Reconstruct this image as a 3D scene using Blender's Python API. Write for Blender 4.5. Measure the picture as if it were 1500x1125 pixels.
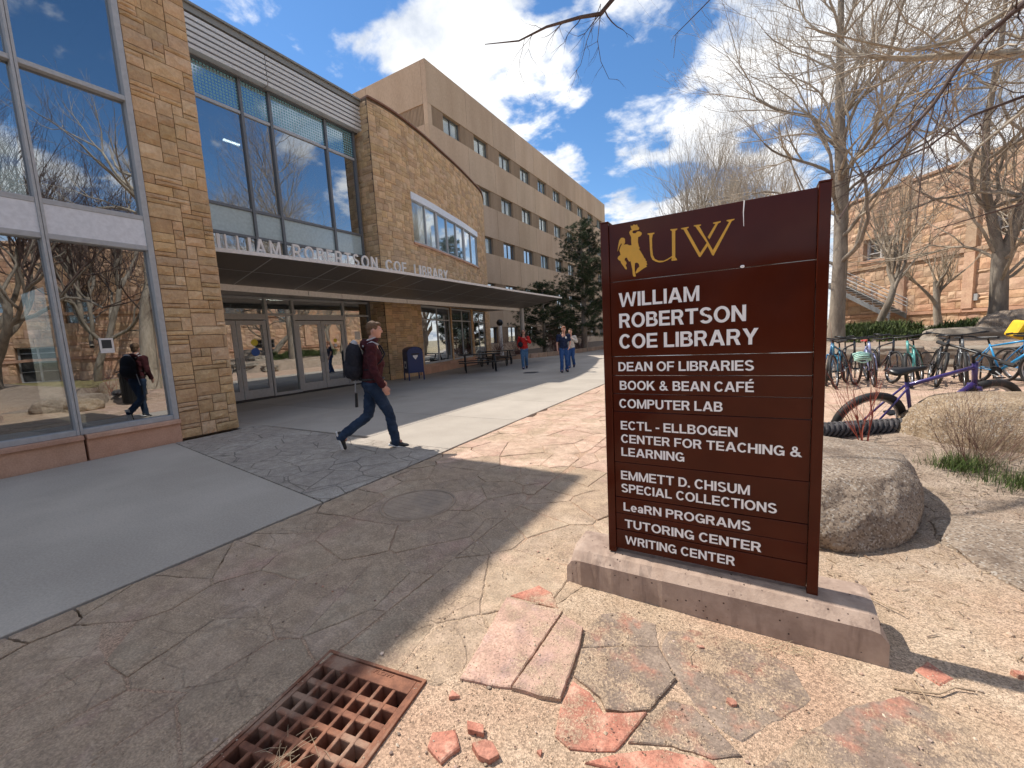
import bpy, bmesh, math, random
import numpy as np
from mathutils import Vector, Matrix, noise
R = math.radians
random.seed(11)
rng = np.random.default_rng(5)
S = bpy.context.scene
C = S.collection
for o in list(bpy.data.objects):
    bpy.data.objects.remove(o)

# ---------------------------------------------------------------- camera
cd = bpy.data.cameras.new('camera')
cam = bpy.data.objects.new('camera', cd); C.objects.link(cam)
cd.sensor_width = 36; cd.lens = 604.28/1500*36; cd.clip_start = 0.05; cd.clip_end = 2000
yw, pt, rl = R(30.094), R(-6.657), R(-3.095)
fw = Vector((-math.sin(yw)*math.cos(pt), math.cos(yw)*math.cos(pt), math.sin(pt)))
rt = Vector((math.cos(yw), math.sin(yw), 0)); up = rt.cross(fw)
r2 = math.cos(rl)*rt+math.sin(rl)*up; u2 = -math.sin(rl)*rt+math.cos(rl)*up
M = Matrix((r2, u2, -fw)).transposed().to_4x4(); M.translation = Vector((0, 0, 1.45))
cam.matrix_world = M
S.camera = cam

# ---------------------------------------------------------------- light
SUN_EL, SUN_AZ = R(55.4), R(-1.6)           # light travels towards +x, a touch towards -y
sl = bpy.data.lights.new('sun', 'SUN'); sl.energy = 3.4; sl.angle = R(0.53); sl.color = (1.0, 0.93, 0.83)
so = bpy.data.objects.new('sun', sl); C.objects.link(so); so.location = (-20, 0, 40)
ld = Vector((math.cos(SUN_EL)*math.cos(SUN_AZ), math.cos(SUN_EL)*math.sin(SUN_AZ), -math.sin(SUN_EL)))
so.rotation_euler = ld.to_track_quat('-Z', 'Y').to_euler()
S.view_settings.view_transform = 'Standard'; S.view_settings.look = 'None'
S.view_settings.gamma = 1; S.view_settings.use_curve_mapping = False
S.view_settings.exposure = 0.76
S.render.engine = 'CYCLES'
S.cycles.max_bounces = 8; S.cycles.transparent_max_bounces = 12; S.cycles.diffuse_bounces = 4; S.cycles.glossy_bounces = 4

W = bpy.data.worlds.new("World"); S.world = W; W.use_nodes = True
nt = W.node_tree; nt.nodes.clear()
def wn(t, **k):
    n = nt.nodes.new(t)
    for a, b in k.items(): setattr(n, a, b)
    return n
def wm(op, a, b=None, clamp=False):
    n = wn('ShaderNodeMath', operation=op, use_clamp=clamp)
    for i, v in enumerate((a, b)):
        if v is None: continue
        if isinstance(v, (int, float)): n.inputs[i].default_value = v
        else: nt.links.new(v, n.inputs[i])
    return n.outputs[0]
sky = wn('ShaderNodeTexSky', sky_type='NISHITA'); sky.sun_disc = False; sky.altitude = 2200
sky.sun_elevation = SUN_EL; sky.sun_rotation = R(-88.4); sky.air_density = 1.25; sky.ozone_density = 2.2; sky.dust_density = 0.4
tc = wn('ShaderNodeTexCoord'); sp = wn('ShaderNodeSeparateXYZ'); nt.links.new(tc.outputs['Generated'], sp.inputs[0])
zz = wm('ADD', wm('MAXIMUM', sp.outputs[2], 0.0), 0.22)
cx = wn('ShaderNodeCombineXYZ'); nt.links.new(wm('DIVIDE', sp.outputs[0], zz), cx.inputs[0]); nt.links.new(wm('DIVIDE', sp.outputs[1], zz), cx.inputs[1])
cx.inputs[2].default_value = 3.1
def wnoise(scale, detail, rough, dist=0.0, off=(3.49, 0.13, 6.5)):
    mp = wn('ShaderNodeMapping'); mp.inputs['Location'].default_value = off; nt.links.new(cx.outputs[0], mp.inputs[0])
    n = wn('ShaderNodeTexNoise'); n.inputs['Scale'].default_value = scale; n.inputs['Detail'].default_value = detail
    n.inputs['Roughness'].default_value = rough; n.inputs['Distortion'].default_value = dist
    nt.links.new(mp.outputs[0], n.inputs['Vector']); return n.outputs[0]
big = wnoise(1.9, 2, 0.5, 0.0); fine = wnoise(5.5, 10, 0.56, 0.15); shade = wnoise(3.2, 8, 0.6, 0.2)
f = wm('ADD', wm('MULTIPLY', big, 0.55), wm('MULTIPLY', fine, 0.45))
mr = wn('ShaderNodeMapRange', interpolation_type='SMOOTHSTEP'); nt.links.new(f, mr.inputs[0])
mr.inputs[1].default_value = 0.468; mr.inputs[2].default_value = 0.545
lowband = wn('ShaderNodeMapRange', interpolation_type='SMOOTHSTEP'); nt.links.new(sp.outputs[2], lowband.inputs[0])
lowband.inputs[1].default_value = 0.30; lowband.inputs[2].default_value = 0.02; lowband.inputs[3].default_value = 0; lowband.inputs[4].default_value = 0.85
cf = wm('MAXIMUM', mr.outputs[0], lowband.outputs[0], True)
cr = wn('ShaderNodeValToRGB'); nt.links.new(shade, cr.inputs[0])
cr.color_ramp.elements[0].position = 0.38; cr.color_ramp.elements[0].color = (0.50, 0.56, 0.66, 1)
cr.color_ramp.elements[1].position = 0.58; cr.color_ramp.elements[1].color = (1.0, 1.0, 1.0, 1)
cs = wn('ShaderNodeVectorMath', operation='SCALE'); nt.links.new(cr.outputs[0], cs.inputs[0]); cs.inputs[3].default_value = 5.0
sat = wn('ShaderNodeHueSaturation'); nt.links.new(sky.outputs[0], sat.inputs['Color']); sat.inputs['Saturation'].default_value = 1.2; sat.inputs['Value'].default_value = 0.68
mx = wn('ShaderNodeMix', data_type='RGBA'); nt.links.new(cf, mx.inputs[0]); nt.links.new(sat.outputs[0], mx.inputs[6]); nt.links.new(cs.outputs[0], mx.inputs[7])
bg = wn('ShaderNodeBackground'); nt.links.new(mx.outputs[2], bg.inputs[0]); bg.inputs[1].default_value = 0.15
ou = wn('ShaderNodeOutputWorld'); nt.links.new(bg.outputs[0], ou.inputs[0])

# ---------------------------------------------------------------- object helpers
def link(name, me, mat=None, parent=None, loc=(0, 0, 0), rot=(0, 0, 0), scale=(1, 1, 1)):
    o = bpy.data.objects.new(name, me); C.objects.link(o)
    o.location = loc; o.rotation_euler = rot; o.scale = scale
    if me is not None and mat is not None:
        me.materials.clear(); me.materials.append(mat)
    if parent: o.parent = parent
    return o
def tag(o, label=None, cat=None, group=None, kind=None):
    if label: o['label'] = label
    if cat: o['category'] = cat
    if group: o['group'] = group
    if kind: o['kind'] = kind
    return o
def thing(name, label, cat, loc=(0, 0, 0), rz=0, group=None):
    o = link(name, None, loc=loc, rot=(0, 0, rz)); o.empty_display_size = 0.2
    return tag(o, label, cat, group)
def copy_tree(o, parent=None):
    c = o.copy(); C.objects.link(c); c.parent = parent
    for ch in list(o.children): copy_tree(ch, c)
    return c

class MB:
    def __init__(s): s.v = []; s.f = []
    def add(s, vs, fs):
        n = len(s.v); s.v += [tuple(v) for v in vs]; s.f += [tuple(i+n for i in f) for f in fs]
    def box(s, x0, x1, y0, y1, z0, z1):
        s.add([(x0, y0, z0), (x1, y0, z0), (x1, y1, z0), (x0, y1, z0), (x0, y0, z1), (x1, y0, z1), (x1, y1, z1), (x0, y1, z1)],
              [(3, 2, 1, 0), (4, 5, 6, 7), (0, 1, 5, 4), (1, 2, 6, 5), (2, 3, 7, 6), (3, 0, 4, 7)]); return s
    def obox(s, c, size, mat):
        c = Vector(c); h = [k/2 for k in size]
        vs = [c+mat@Vector((sx*h[0], sy*h[1], sz*h[2])) for sz in (-1, 1) for sx, sy in ((-1, -1), (1, -1), (1, 1), (-1, 1))]
        s.add(vs, [(3, 2, 1, 0), (4, 5, 6, 7), (0, 1, 5, 4), (1, 2, 6, 5), (2, 3, 7, 6), (3, 0, 4, 7)]); return s
    def tube(s, pts, rad, n=6, cap=True):
        pts = [Vector(p) for p in pts]
        if isinstance(rad, (int, float)): rad = [rad]*len(pts)
        b = len(s.v); ref = None
        for i, p in enumerate(pts):
            t = (pts[min(i+1, len(pts)-1)]-pts[max(i-1, 0)])
            if t.length < 1e-9: t = Vector((0, 0, 1))
            t.normalize()
            if ref is None:
                ref = Vector((0, 0, 1)) if abs(t.z) < .9 else Vector((1, 0, 0))
            u = t.cross(ref)
            if u.length < 1e-4: u = t.cross(Vector((1, .3, .2)))
            u.normalize(); w = u.cross(t); ref = w
            for k in range(n):
                a = 2*math.pi*k/n
                s.v.append(tuple(p+rad[i]*(math.cos(a)*u+math.sin(a)*w)))
        for i in range(len(pts)-1):
            for k in range(n):
                a = b+i*n+k; c = b+i*n+(k+1) % n
                s.f.append((a, a+n, c+n, c))
        if cap:
            s.f.append(tuple(b+k for k in range(n)))
            s.f.append(tuple(b+(len(pts)-1)*n+k for k in reversed(range(n))))
        return s
    def cone(s, a, b, ra, rb, n=12, cap=True): return s.tube([a, b], [ra, rb], n, cap)
    def prism(s, poly, z0, z1):
        n = len(poly)
        ar = sum(poly[i][0]*poly[(i+1) % n][1]-poly[(i+1) % n][0]*poly[i][1] for i in range(n))
        if ar < 0: poly = poly[::-1]
        vs = [(p[0], p[1], z0) for p in poly]+[(p[0], p[1], z1) for p in poly]
        s.add(vs, [tuple(reversed(range(n))), tuple(range(n, 2*n))]+[(i, (i+1) % n, (i+1) % n+n, i+n) for i in range(n)]); return s
    def sphere(s, c, r, n=12, m=8, mat=None):
        c = Vector(c); r = (r, r, r) if isinstance(r, (int, float)) else r
        b = len(s.v)
        for j in range(m+1):
            th = math.pi*j/m
            for i in range(n):
                ph = 2*math.pi*i/n
                p = Vector((r[0]*math.sin(th)*math.cos(ph), r[1]*math.sin(th)*math.sin(ph), r[2]*math.cos(th)))
                if mat is not None: p = mat@p
                s.v.append(tuple(c+p))
        for j in range(m):
            for i in range(n):
                a = b+j*n+i; d = b+j*n+(i+1) % n
                s.f.append((a, a+n, d+n, d))
        return s
    def torus(s, c, ax_u, ax_v, R_, r, n=32, m=8):
        c = Vector(c); u = Vector(ax_u).normalized(); v = Vector(ax_v).normalized(); w = u.cross(v); b = len(s.v)
        for i in range(n):
            a = 2*math.pi*i/n; d = math.cos(a)*u+math.sin(a)*v
            for k in range(m):
                t = 2*math.pi*k/m
                s.v.append(tuple(c+d*(R_+r*math.cos(t))+w*r*math.sin(t)))
        for i in range(n):
            for k in range(m):
                A = b+i*m+k; B = b+i*m+(k+1) % m; i2 = (i+1) % n
                s.f.append((A, b+i2*m+k, b+i2*m+(k+1) % m, B))
        return s
    def mesh(s, name, smooth=False):
        me = bpy.data.meshes.new(name); me.from_pydata(s.v, [], s.f); me.validate(); me.update()
        if smooth: me.polygons.foreach_set('use_smooth', [True]*len(me.polygons))
        return me
    def build(s, name, mat, parent=None, loc=(0, 0, 0), rot=(0, 0, 0), smooth=False, bevel=0, label=None):
        o = link(name, s.mesh(name, smooth), mat, parent, loc, rot)
        if bevel:
            m = o.modifiers.new('bevel', 'BEVEL'); m.width = bevel; m.segments = 2; m.limit_method = 'ANGLE'
        if label: o['label'] = label
        return o

# ---------------------------------------------------------------- materials
def hsv(c, k): return tuple(min(1, x*k) for x in c)
def mat_base(name):
    m = bpy.data.materials.new(name); m.use_nodes = True; t = m.node_tree
    return m, t, t.nodes['Principled BSDF']
def node(t, ty, **k):
    n = t.nodes.new(ty)
    for a, b in k.items(): setattr(n, a, b)
    return n
def inp(t, sock, v):
    if isinstance(v, bpy.types.NodeSocket): t.links.new(v, sock)
    else: sock.default_value = v
def tmath(t, op, a, b=0.0, clamp=False):
    n = node(t, 'ShaderNodeMath', operation=op, use_clamp=clamp); inp(t, n.inputs[0], a); inp(t, n.inputs[1], b); return n.outputs[0]
def tnoise(t, vec, scale, detail=5, rough=0.6, dist=0.0):
    n = node(t, 'ShaderNodeTexNoise'); t.links.new(vec, n.inputs['Vector']); n.inputs['Scale'].default_value = scale
    n.inputs['Detail'].default_value = detail; n.inputs['Roughness'].default_value = rough; n.inputs['Distortion'].default_value = dist; return n.outputs[0]
def tmix(t, f, a, b, mode='MIX'):
    n = node(t, 'ShaderNodeMix', data_type='RGBA', blend_type=mode); inp(t, n.inputs[0], f)
    inp(t, n.inputs[6], (*a, 1) if isinstance(a, tuple) else a); inp(t, n.inputs[7], (*b, 1) if isinstance(b, tuple) else b); return n.outputs[2]
def tramp(t, f, p0, p1, v0=0.0, v1=1.0):
    n = node(t, 'ShaderNodeMapRange', interpolation_type='SMOOTHSTEP'); inp(t, n.inputs[0], f)
    for i, v in enumerate((p0, p1, v0, v1)): n.inputs[i+1].default_value = v
    return n.outputs[0]
def tvec(t, stretch=None, obj=False):
    if obj: v = node(t, 'ShaderNodeTexCoord').outputs['Object']
    else: v = node(t, 'ShaderNodeNewGeometry').outputs['Position']
    if stretch:
        mp = node(t, 'ShaderNodeMapping'); t.links.new(v, mp.inputs[0]); mp.inputs['Scale'].default_value = stretch; v = mp.outputs[0]
    return v
def tbump(t, p, h, strength, dist):
    b = node(t, 'ShaderNodeBump'); t.links.new(h, b.inputs['Height']); b.inputs['Strength'].default_value = strength; b.inputs['Distance'].default_value = dist
    t.links.new(b.outputs[0], p.inputs['Normal']); return b
def trand(t):
    a = node(t, 'ShaderNodeObjectInfo').outputs['Random']; b = node(t, 'ShaderNodeNewGeometry').outputs['Random Per Island']
    return tmath(t, 'FRACT', tmath(t, 'ADD', tmath(t, 'MULTIPLY', a, 7.31), tmath(t, 'MULTIPLY', b, 3.77)))

def grain(name, c1, c2, scale=8, rough=0.85, bump=0.3, bdist=0.01, bscale=60, rand=0.0, c3=None, c3amt=0.5, stretch=None, obj=False, spec=0.3, metallic=0.0, fine=0.15):
    """two-tone noise with grain, an optional third tone in patches and a per-piece brightness"""
    m, t, p = mat_base(name); v = tvec(t, stretch, obj)
    a = tnoise(t, v, scale, 6, 0.62); col = tmix(t, tramp(t, a, 0.3, 0.7), c1, c2)
    if c3: col = tmix(t, tramp(t, tnoise(t, v, scale*0.37, 4, 0.6), 0.5, 0.66, 0, c3amt), col, c3)
    g = tnoise(t, v, bscale, 4, 0.7)
    if fine: col = tmix(t, fine*2, col, tmix(t, tramp(t, g, 0.35, 0.65), (0.35, 0.35, 0.35), (0.65, 0.65, 0.65)), 'OVERLAY')
    if rand:
        r = trand(t); hv = node(t, 'ShaderNodeHueSaturation'); t.links.new(col, hv.inputs['Color'])
        t.links.new(tramp(t, r, 0, 1, 1-rand, 1+rand), hv.inputs['Value'])
        r2_ = tmath(t, 'FRACT', tmath(t, 'MULTIPLY', r, 13.7)); t.links.new(tramp(t, r2_, 0, 1, 0.5-rand*0.035, 0.5+rand*0.03), hv.inputs['Hue'])
        t.links.new(tramp(t, tmath(t, 'FRACT', tmath(t, 'MULTIPLY', r, 29.1)), 0, 1, 1-rand*0.6, 1+rand*0.3), hv.inputs['Saturation'])
        col = hv.outputs[0]
    t.links.new(col, p.inputs['Base Color']); p.inputs['Roughness'].default_value = rough; p.inputs['Specular IOR Level'].default_value = spec
    p.inputs['Metallic'].default_value = metallic
    if bump: tbump(t, p, tmath(t, 'ADD', g, tmath(t, 'MULTIPLY', a, 1.5)), bump, bdist)
    return m
def plain(name, c, rough=0.5, metallic=0.0, spec=0.5, coat=0.0, wear=0.08, scale=14):
    m, t, p = mat_base(name); v = tvec(t, None, True)
    a = tnoise(t, v, scale, 5, 0.6)
    t.links.new(tmix(t, tramp(t, a, 0.3, 0.7), hsv(c, 1-wear), hsv(c, 1+wear)), p.inputs['Base Color'])
    t.links.new(tramp(t, a, 0.2, 0.8, rough*0.8, min(1, rough*1.2)), p.inputs['Roughness'])
    p.inputs['Metallic'].default_value = metallic; p.inputs['Specular IOR Level'].default_value = spec; p.inputs['Coat Weight'].default_value = coat
    return m
def glow(name, c, s):
    m, t, p = mat_base(name); p.inputs['Base Color'].default_value = (*c, 1); p.inputs['Emission Color'].default_value = (*c, 1); p.inputs['Emission Strength'].default_value = s; return m
def glassy(name, tint, reflect, wave=0.0, rough=0.0, top=0.97):
    m = bpy.data.materials.new(name); m.use_nodes = True; t = m.node_tree; t.nodes.clear()
    tr = node(t, 'ShaderNodeBsdfTransparent'); tr.inputs[0].default_value = (*tint, 1)
    gl = node(t, 'ShaderNodeBsdfGlossy'); gl.inputs[0].default_value = (0.93, 0.96, 1.0, 1); gl.inputs[1].default_value = rough
    lw = node(t, 'ShaderNodeLayerWeight'); lw.inputs[0].default_value = 0.35
    f_ = tramp(t, lw.outputs['Facing'], 0.0, 1.0, reflect, top)
    ms = node(t, 'ShaderNodeMixShader'); t.links.new(f_, ms.inputs[0]); t.links.new(tr.outputs[0], ms.inputs[1]); t.links.new(gl.outputs[0], ms.inputs[2])
    if wave:
        b = node(t, 'ShaderNodeBump'); t.links.new(tnoise(t, tvec(t), 0.9, 2, 0.4), b.inputs['Height']); b.inputs['Strength'].default_value = wave; b.inputs['Distance'].default_value = 0.02
        t.links.new(b.outputs[0], gl.inputs['Normal'])
    o = node(t, 'ShaderNodeOutputMaterial'); t.links.new(ms.outputs[0], o.inputs[0]); return m

m_stone = grain('ochre sandstone', (0.52, 0.35, 0.19), (0.66, 0.455, 0.26), 3.5, 0.9, 0.8, 0.02, 18, rand=0.14, c3=(0.46, 0.29, 0.17), c3amt=0.3)
m_hall = grain('pink sandstone', (0.50, 0.31, 0.20), (0.62, 0.42, 0.27), 2.5, 0.9, 0.5, 0.02, 14, rand=0.16, c3=(0.46, 0.25, 0.17), c3amt=0.45)
m_mortar = grain('mortar', (0.13, 0.09, 0.06), (0.18, 0.125, 0.085), 12, 0.95, 0.2, 0.004, 90)
m_mortar2 = grain('hall mortar', (0.36, 0.23, 0.15), (0.42, 0.28, 0.19), 12, 0.95, 0.2, 0.004, 90)
m_redstone = grain('smooth red stone', (0.50, 0.29, 0.19), (0.60, 0.36, 0.245), 2.5, 0.8, 0.12, 0.004, 50, rand=0.08)
m_pcc = grain('tan precast concrete', (0.47, 0.335, 0.225), (0.56, 0.41, 0.285), 0.5, 0.9, 0.25, 0.01, 20, rand=0.05, c3=(0.40, 0.28, 0.19), c3amt=0.45, stretch=(1, 1, 0.25))
m_conc = grain('grey concrete paving', (0.38, 0.335, 0.285), (0.46, 0.41, 0.35), 0.7, 0.88, 0.12, 0.003, 60, rand=0.05, c3=(0.34, 0.30, 0.255), c3amt=0.5)
m_alu = plain('silver aluminium', (0.42, 0.43, 0.435), 0.45, 0.12, 0.5)
m_alud = plain('dark aluminium', (0.16, 0.165, 0.17), 0.45, 0.3, 0.5)
m_white = plain('white metal', (0.72, 0.71, 0.69), 0.45, 0.1)
m_spand = plain('pale spandrel panel', (0.70, 0.72, 0.75), 0.35, 0.0, 0.5, 0.3)
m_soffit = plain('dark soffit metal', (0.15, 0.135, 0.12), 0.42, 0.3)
m_louv = plain('grey louver metal', (0.62, 0.62, 0.61), 0.4, 0.35)
m_roofd = plain('roof cap metal', (0.26, 0.25, 0.22), 0.5, 0.2)
m_glass = glassy('window glass', (0.42, 0.47, 0.48), 0.36, 0.05)
m_glassd = glassy('entrance glass', (0.52, 0.55, 0.52), 0.34, 0.05)
m_glassf = glassy('tower glass', (0.85, 0.87, 0.85), 0.06, top=.3)
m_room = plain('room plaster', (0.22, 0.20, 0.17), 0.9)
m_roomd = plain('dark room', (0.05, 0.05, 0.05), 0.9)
m_curt = grain('pale curtain', (0.50, 0.51, 0.50), (0.60, 0.61, 0.60), 3, 0.9, 0.2, 0.01, 30, stretch=(1, 14, 0.3), rand=0.15)
m_tube = glow('lit lamp tube', (1, 0.97, 0.9), 6)
m_frost = plain('frosted spandrel glass', (0.45, 0.53, 0.52), 0.12, 0.0, 0.6, 0.5)
m_black = plain('black rubber', (0.018, 0.018, 0.018), 0.65)
m_blackm = plain('black metal', (0.02, 0.021, 0.023), 0.35, 0.4)
m_dkfab = grain('black backpack fabric', (0.010, 0.010, 0.016), (0.022, 0.022, 0.03), 30, 0.8, 0.3, 0.003, 200)
# ---------------------------------------------------------------- glass with dotted ceramic frit
def frit_mat():
    m = bpy.data.materials.new('fritted glass'); m.use_nodes = True; t = m.node_tree; t.nodes.clear()
    v = tvec(t); s_ = node(t, 'ShaderNodeSeparateXYZ'); t.links.new(v, s_.inputs[0])
    gy = tmath(t, 'FRACT', tmath(t, 'MULTIPLY', s_.outputs[1], 12.0)); gz = tmath(t, 'FRACT', tmath(t, 'MULTIPLY', s_.outputs[2], 12.0))
    a = tmath(t, 'MULTIPLY', tmath(t, 'GREATER_THAN', gy, 0.3), tmath(t, 'GREATER_THAN', gz, 0.32))
    pr = node(t, 'ShaderNodeBsdfPrincipled'); pr.inputs['Base Color'].default_value = (0.20, 0.42, 0.47, 1); pr.inputs['Roughness'].default_value = 0.2
    gl = node(t, 'ShaderNodeBsdfGlossy'); gl.inputs[1].default_value = 0.02; gl.inputs[0].default_value = (.35, .4, .45, 1)
    ms = node(t, 'ShaderNodeMixShader'); t.links.new(a, ms.inputs[0]); t.links.new(gl.outputs[0], ms.inputs[1]); t.links.new(pr.outputs[0], ms.inputs[2])
    o = node(t, 'ShaderNodeOutputMaterial'); t.links.new(ms.outputs[0], o.inputs[0]); return m
m_frit = frit_mat()

# ---------------------------------------------------------------- random ashlar
def ashlar(nu, nv, blocked=None, wmax=6, rs=None):
    """pack an nu x nv unit grid with blocks; returns (i, j, w, h)"""
    rs = rs or random
    occ = [[False]*nu for _ in range(nv)]
    if blocked:
        for j in range(nv):
            for i in range(nu):
                if blocked(i, j): occ[j][i] = True
    out = []
    for j in range(nv):
        i = 0
        while i < nu:
            if occ[j][i]: i += 1; continue
            w = rs.choice([2, 3, 3, 4, 4, 5, 5, 6, 7][:wmax+3]); h = rs.choice([1, 1, 2, 2, 2, 3, 3])
            if w == 2 and h == 1: h = 2
            k = 0
            while k < w and i+k < nu and not occ[j][i+k]: k += 1
            free = 0
            while i+free < nu and not occ[j][i+free]: free += 1
            if free-k == 1: k = free if k < 7 else k
            w = k; hh = 1
            while hh < h and j+hh < nv and all(not occ[j+hh][i+q] for q in range(w)): hh += 1
            h = hh
            for a in range(h):
                for b in range(w): occ[j+a][i+b] = True
            out.append((i, j, w, h)); i += w
    return out
def rock_faces(n, nx=4, nz=3, amp=0.3, seed=1):
    """unit stones: x -.5...5, z -.5...5, back at y=0, rock face towards -y about 1 deep"""
    res = []; rs = random.Random(seed)
    for q in range(n):
        vs = []; fs = []
        for j in range(nz+1):
            for i in range(nx+1):
                u = i/nx-.5; w = j/nz-.5
                edge = min(0.5-abs(u), 0.5-abs(w))
                d = 0.55+(0.45*min(1, edge*4))*(1-amp*rs.random()*1.6) if edge > 1e-6 else 0.5
                vs.append((u, -d, w))
        for j in range(nz):
            for i in range(nx):
                a = j*(nx+1)+i; fs.append((a, a+1, a+nx+2, a+nx+1))
        b = len(vs)
        vs += [(-.5, 0, -.5), (.5, 0, -.5), (.5, 0, .5), (-.5, 0, .5)]
        def ix(i, j): return j*(nx+1)+i
        fs.append(tuple([ix(i, 0) for i in range(nx, -1, -1)]+[b, b+1]))
        fs.append(tuple([ix(i, nz) for i in range(nx+1)]+[b+2, b+3]))
        fs.append(tuple([ix(0, j) for j in range(nz+1)]+[b+3, b]))
        fs.append(tuple([ix(nx, j) for j in range(nz, -1, -1)]+[b+1, b+2]))
        me = bpy.data.meshes.new('stone'); me.from_pydata(vs, [], fs); me.update(); res.append(me)
    return res
ROCK = rock_faces(8, 4, 3, 0.55, 3)
ROCK_H = rock_faces(6, 3, 2, 0.5, 8)
for me in ROCK: me.materials.append(m_stone)
for me in ROCK_H: me.materials.append(m_hall)
def lay_stones(parent, rects, unit, mapf, u0, v0, depth, meshes, mat, limit, gap=0.011, dist=None, name='stone'):
    """mapf(u) -> (x, y, heading of the wall's x axis); stones nearest the viewer become parts, the rest one stuff part"""
    items = []
    for (i, j, w, h) in rects:
        uc = u0+(i+w/2)*unit; vc = v0+(j+h/2)*unit
        x, y, a = mapf(uc)
        items.append((dist(x, y, vc) if dist else 0, x, y, vc, a, w*unit-gap, h*unit-gap))
    items.sort(key=lambda q: q[0])
    rs = random.Random(len(items))
    mb = MB()
    for k, (_, x, y, z, a, w, h) in enumerate(items):
        me = rs.choice(meshes); dp = depth*rs.uniform(0.75, 1.25)
        if k < limit:
            link(name, me, None, parent, (x, y, z), (0, 0, a), (w, dp, h))
        else:
            c_, s_ = math.cos(a), math.sin(a)
            vs = [(x+v.co.x*w*c_-v.co.y*dp*s_, y+v.co.x*w*s_+v.co.y*dp*c_, z+v.co.z*h) for v in me.vertices]
            mb.add(vs, [tuple(p.vertices) for p in me.polygons])
    if mb.v:
        o = mb.build('small_stones', mat, parent); o['kind'] = 'stuff'
def near(x, y, z): return x*x+y*y+(z-1.45)**2

# ---------------------------------------------------------------- left glazed wing
PX = -8.3
wing = thing('glazed_wing', 'tall glazed wing with a stone corner pier and red stone base, nearest the camera', 'building', (0, 0, 0))
b = MB(); b.box(-12.9, PX-0.02, 3.12, 4.0, 0, 9.85); b.build('pier_core', m_mortar, wing)
# front face of the pier (looks +x): wall axis runs along +y
rects = ashlar(12, 130, None, 6, random.Random(4))
lay_stones(wing, rects, 0.0755, lambda u: (PX-0.02, 3.115+u, math.pi/2), 0, 0.02, 0.055, ROCK, m_stone, 300, dist=near)
# side face of the pier (looks +y)
rects = ashlar(45, 98, None, 6, random.Random(9))
lay_stones(wing, rects, 0.1, lambda u: (PX-0.02-u, 4.0, math.pi), 0, 0.02, 0.05, ROCK, m_stone, 0)
b = MB(); b.box(-13.2, PX+0.02, 3.09, 4.05, 9.85, 9.93); b.build('coping', m_roofd, wing)
for (y0, y1) in ((-9.2, -5.515), (-5.485, -1.815), (-1.785, 1.935), (1.965, 3.10)):
    b = MB(); b.box(PX-0.5, PX+0.06, y0, y1, -0.04, 0.30); b.build('base_panel', m_redstone, wing, bevel=0.006)
    b = MB(); b.box(PX-0.5, PX+0.11, y0, y1, 0.302, 0.37); b.build('sill_stone', m_redstone, wing, bevel=0.01)
GXW = PX-0.06
mul_y = [1.92-1.66*k for k in range(7)]
def bar(parent, x0, x1, y0, y1, z0, z1, mat, name='mullion', bev=0.004): b = MB(); b.box(x0, x1, y0, y1, z0, z1); return b.build(name, mat, parent, bevel=bev)
ys = [3.03]+mul_y
bar(wing, GXW-0.08, PX+0.03, 3.03, 3.108, 0.372, 9.8, m_alu, 'window_frame')
for k in range(7):
    bar(wing, GXW-0.10, PX+0.035, mul_y[k]-0.034, mul_y[k]-0.003, 0.372, 9.8, m_alu)
    bar(wing, GXW-0.10, PX+0.028, mul_y[k]+0.003, mul_y[k]+0.034, 0.372, 9.8, m_alu)
    y1 = ys[k]-(0.034 if k else 0); y0 = mul_y[k]+0.034
    for (z0, z1) in ((0.372, 0.45), (3.10, 3.17), (3.56, 3.63), (5.32, 5.385), (7.2, 7.265), (9.1, 9.165), (9.72, 9.8)):
        bar(wing, GXW-0.07, PX+0.02, y0, y1, z0, z1, m_alu, 'transom')
    for (z0, z1) in ((0.45, 3.10), (3.63, 5.32), (5.385, 7.2), (7.265, 9.1), (9.165, 9.72)):
        bar(wing, GXW-0.02, GXW-0.008, y0, y1, z0, z1, m_glass, 'glass_pane', 0)
    bar(wing, GXW-0.05, PX+0.012, y0, y1, 3.17, 3.56, m_spand, 'spandrel_panel')
b = MB()
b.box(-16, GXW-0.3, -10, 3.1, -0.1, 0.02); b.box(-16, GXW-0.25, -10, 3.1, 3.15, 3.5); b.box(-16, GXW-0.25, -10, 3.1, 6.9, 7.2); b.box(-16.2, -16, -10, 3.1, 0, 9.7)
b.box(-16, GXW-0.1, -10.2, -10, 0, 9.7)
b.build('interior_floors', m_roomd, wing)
b = MB(); b.box(-16.2, PX+0.05, -10.2, 3.08, 9.8, 9.88); b.build('roof', m_roofd, wing)
p_ = MB(); p_.box(PX-0.055, PX-0.052, 2.30, 2.46, 1.52, 1.74); o = p_.build('notice_paper', m_white, wing); p_ = MB(); p_.box(PX-0.051, PX-0.049, 2.325, 2.435, 1.59, 1.715); p_.build('notice_picture', m_roomd, wing)

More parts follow.
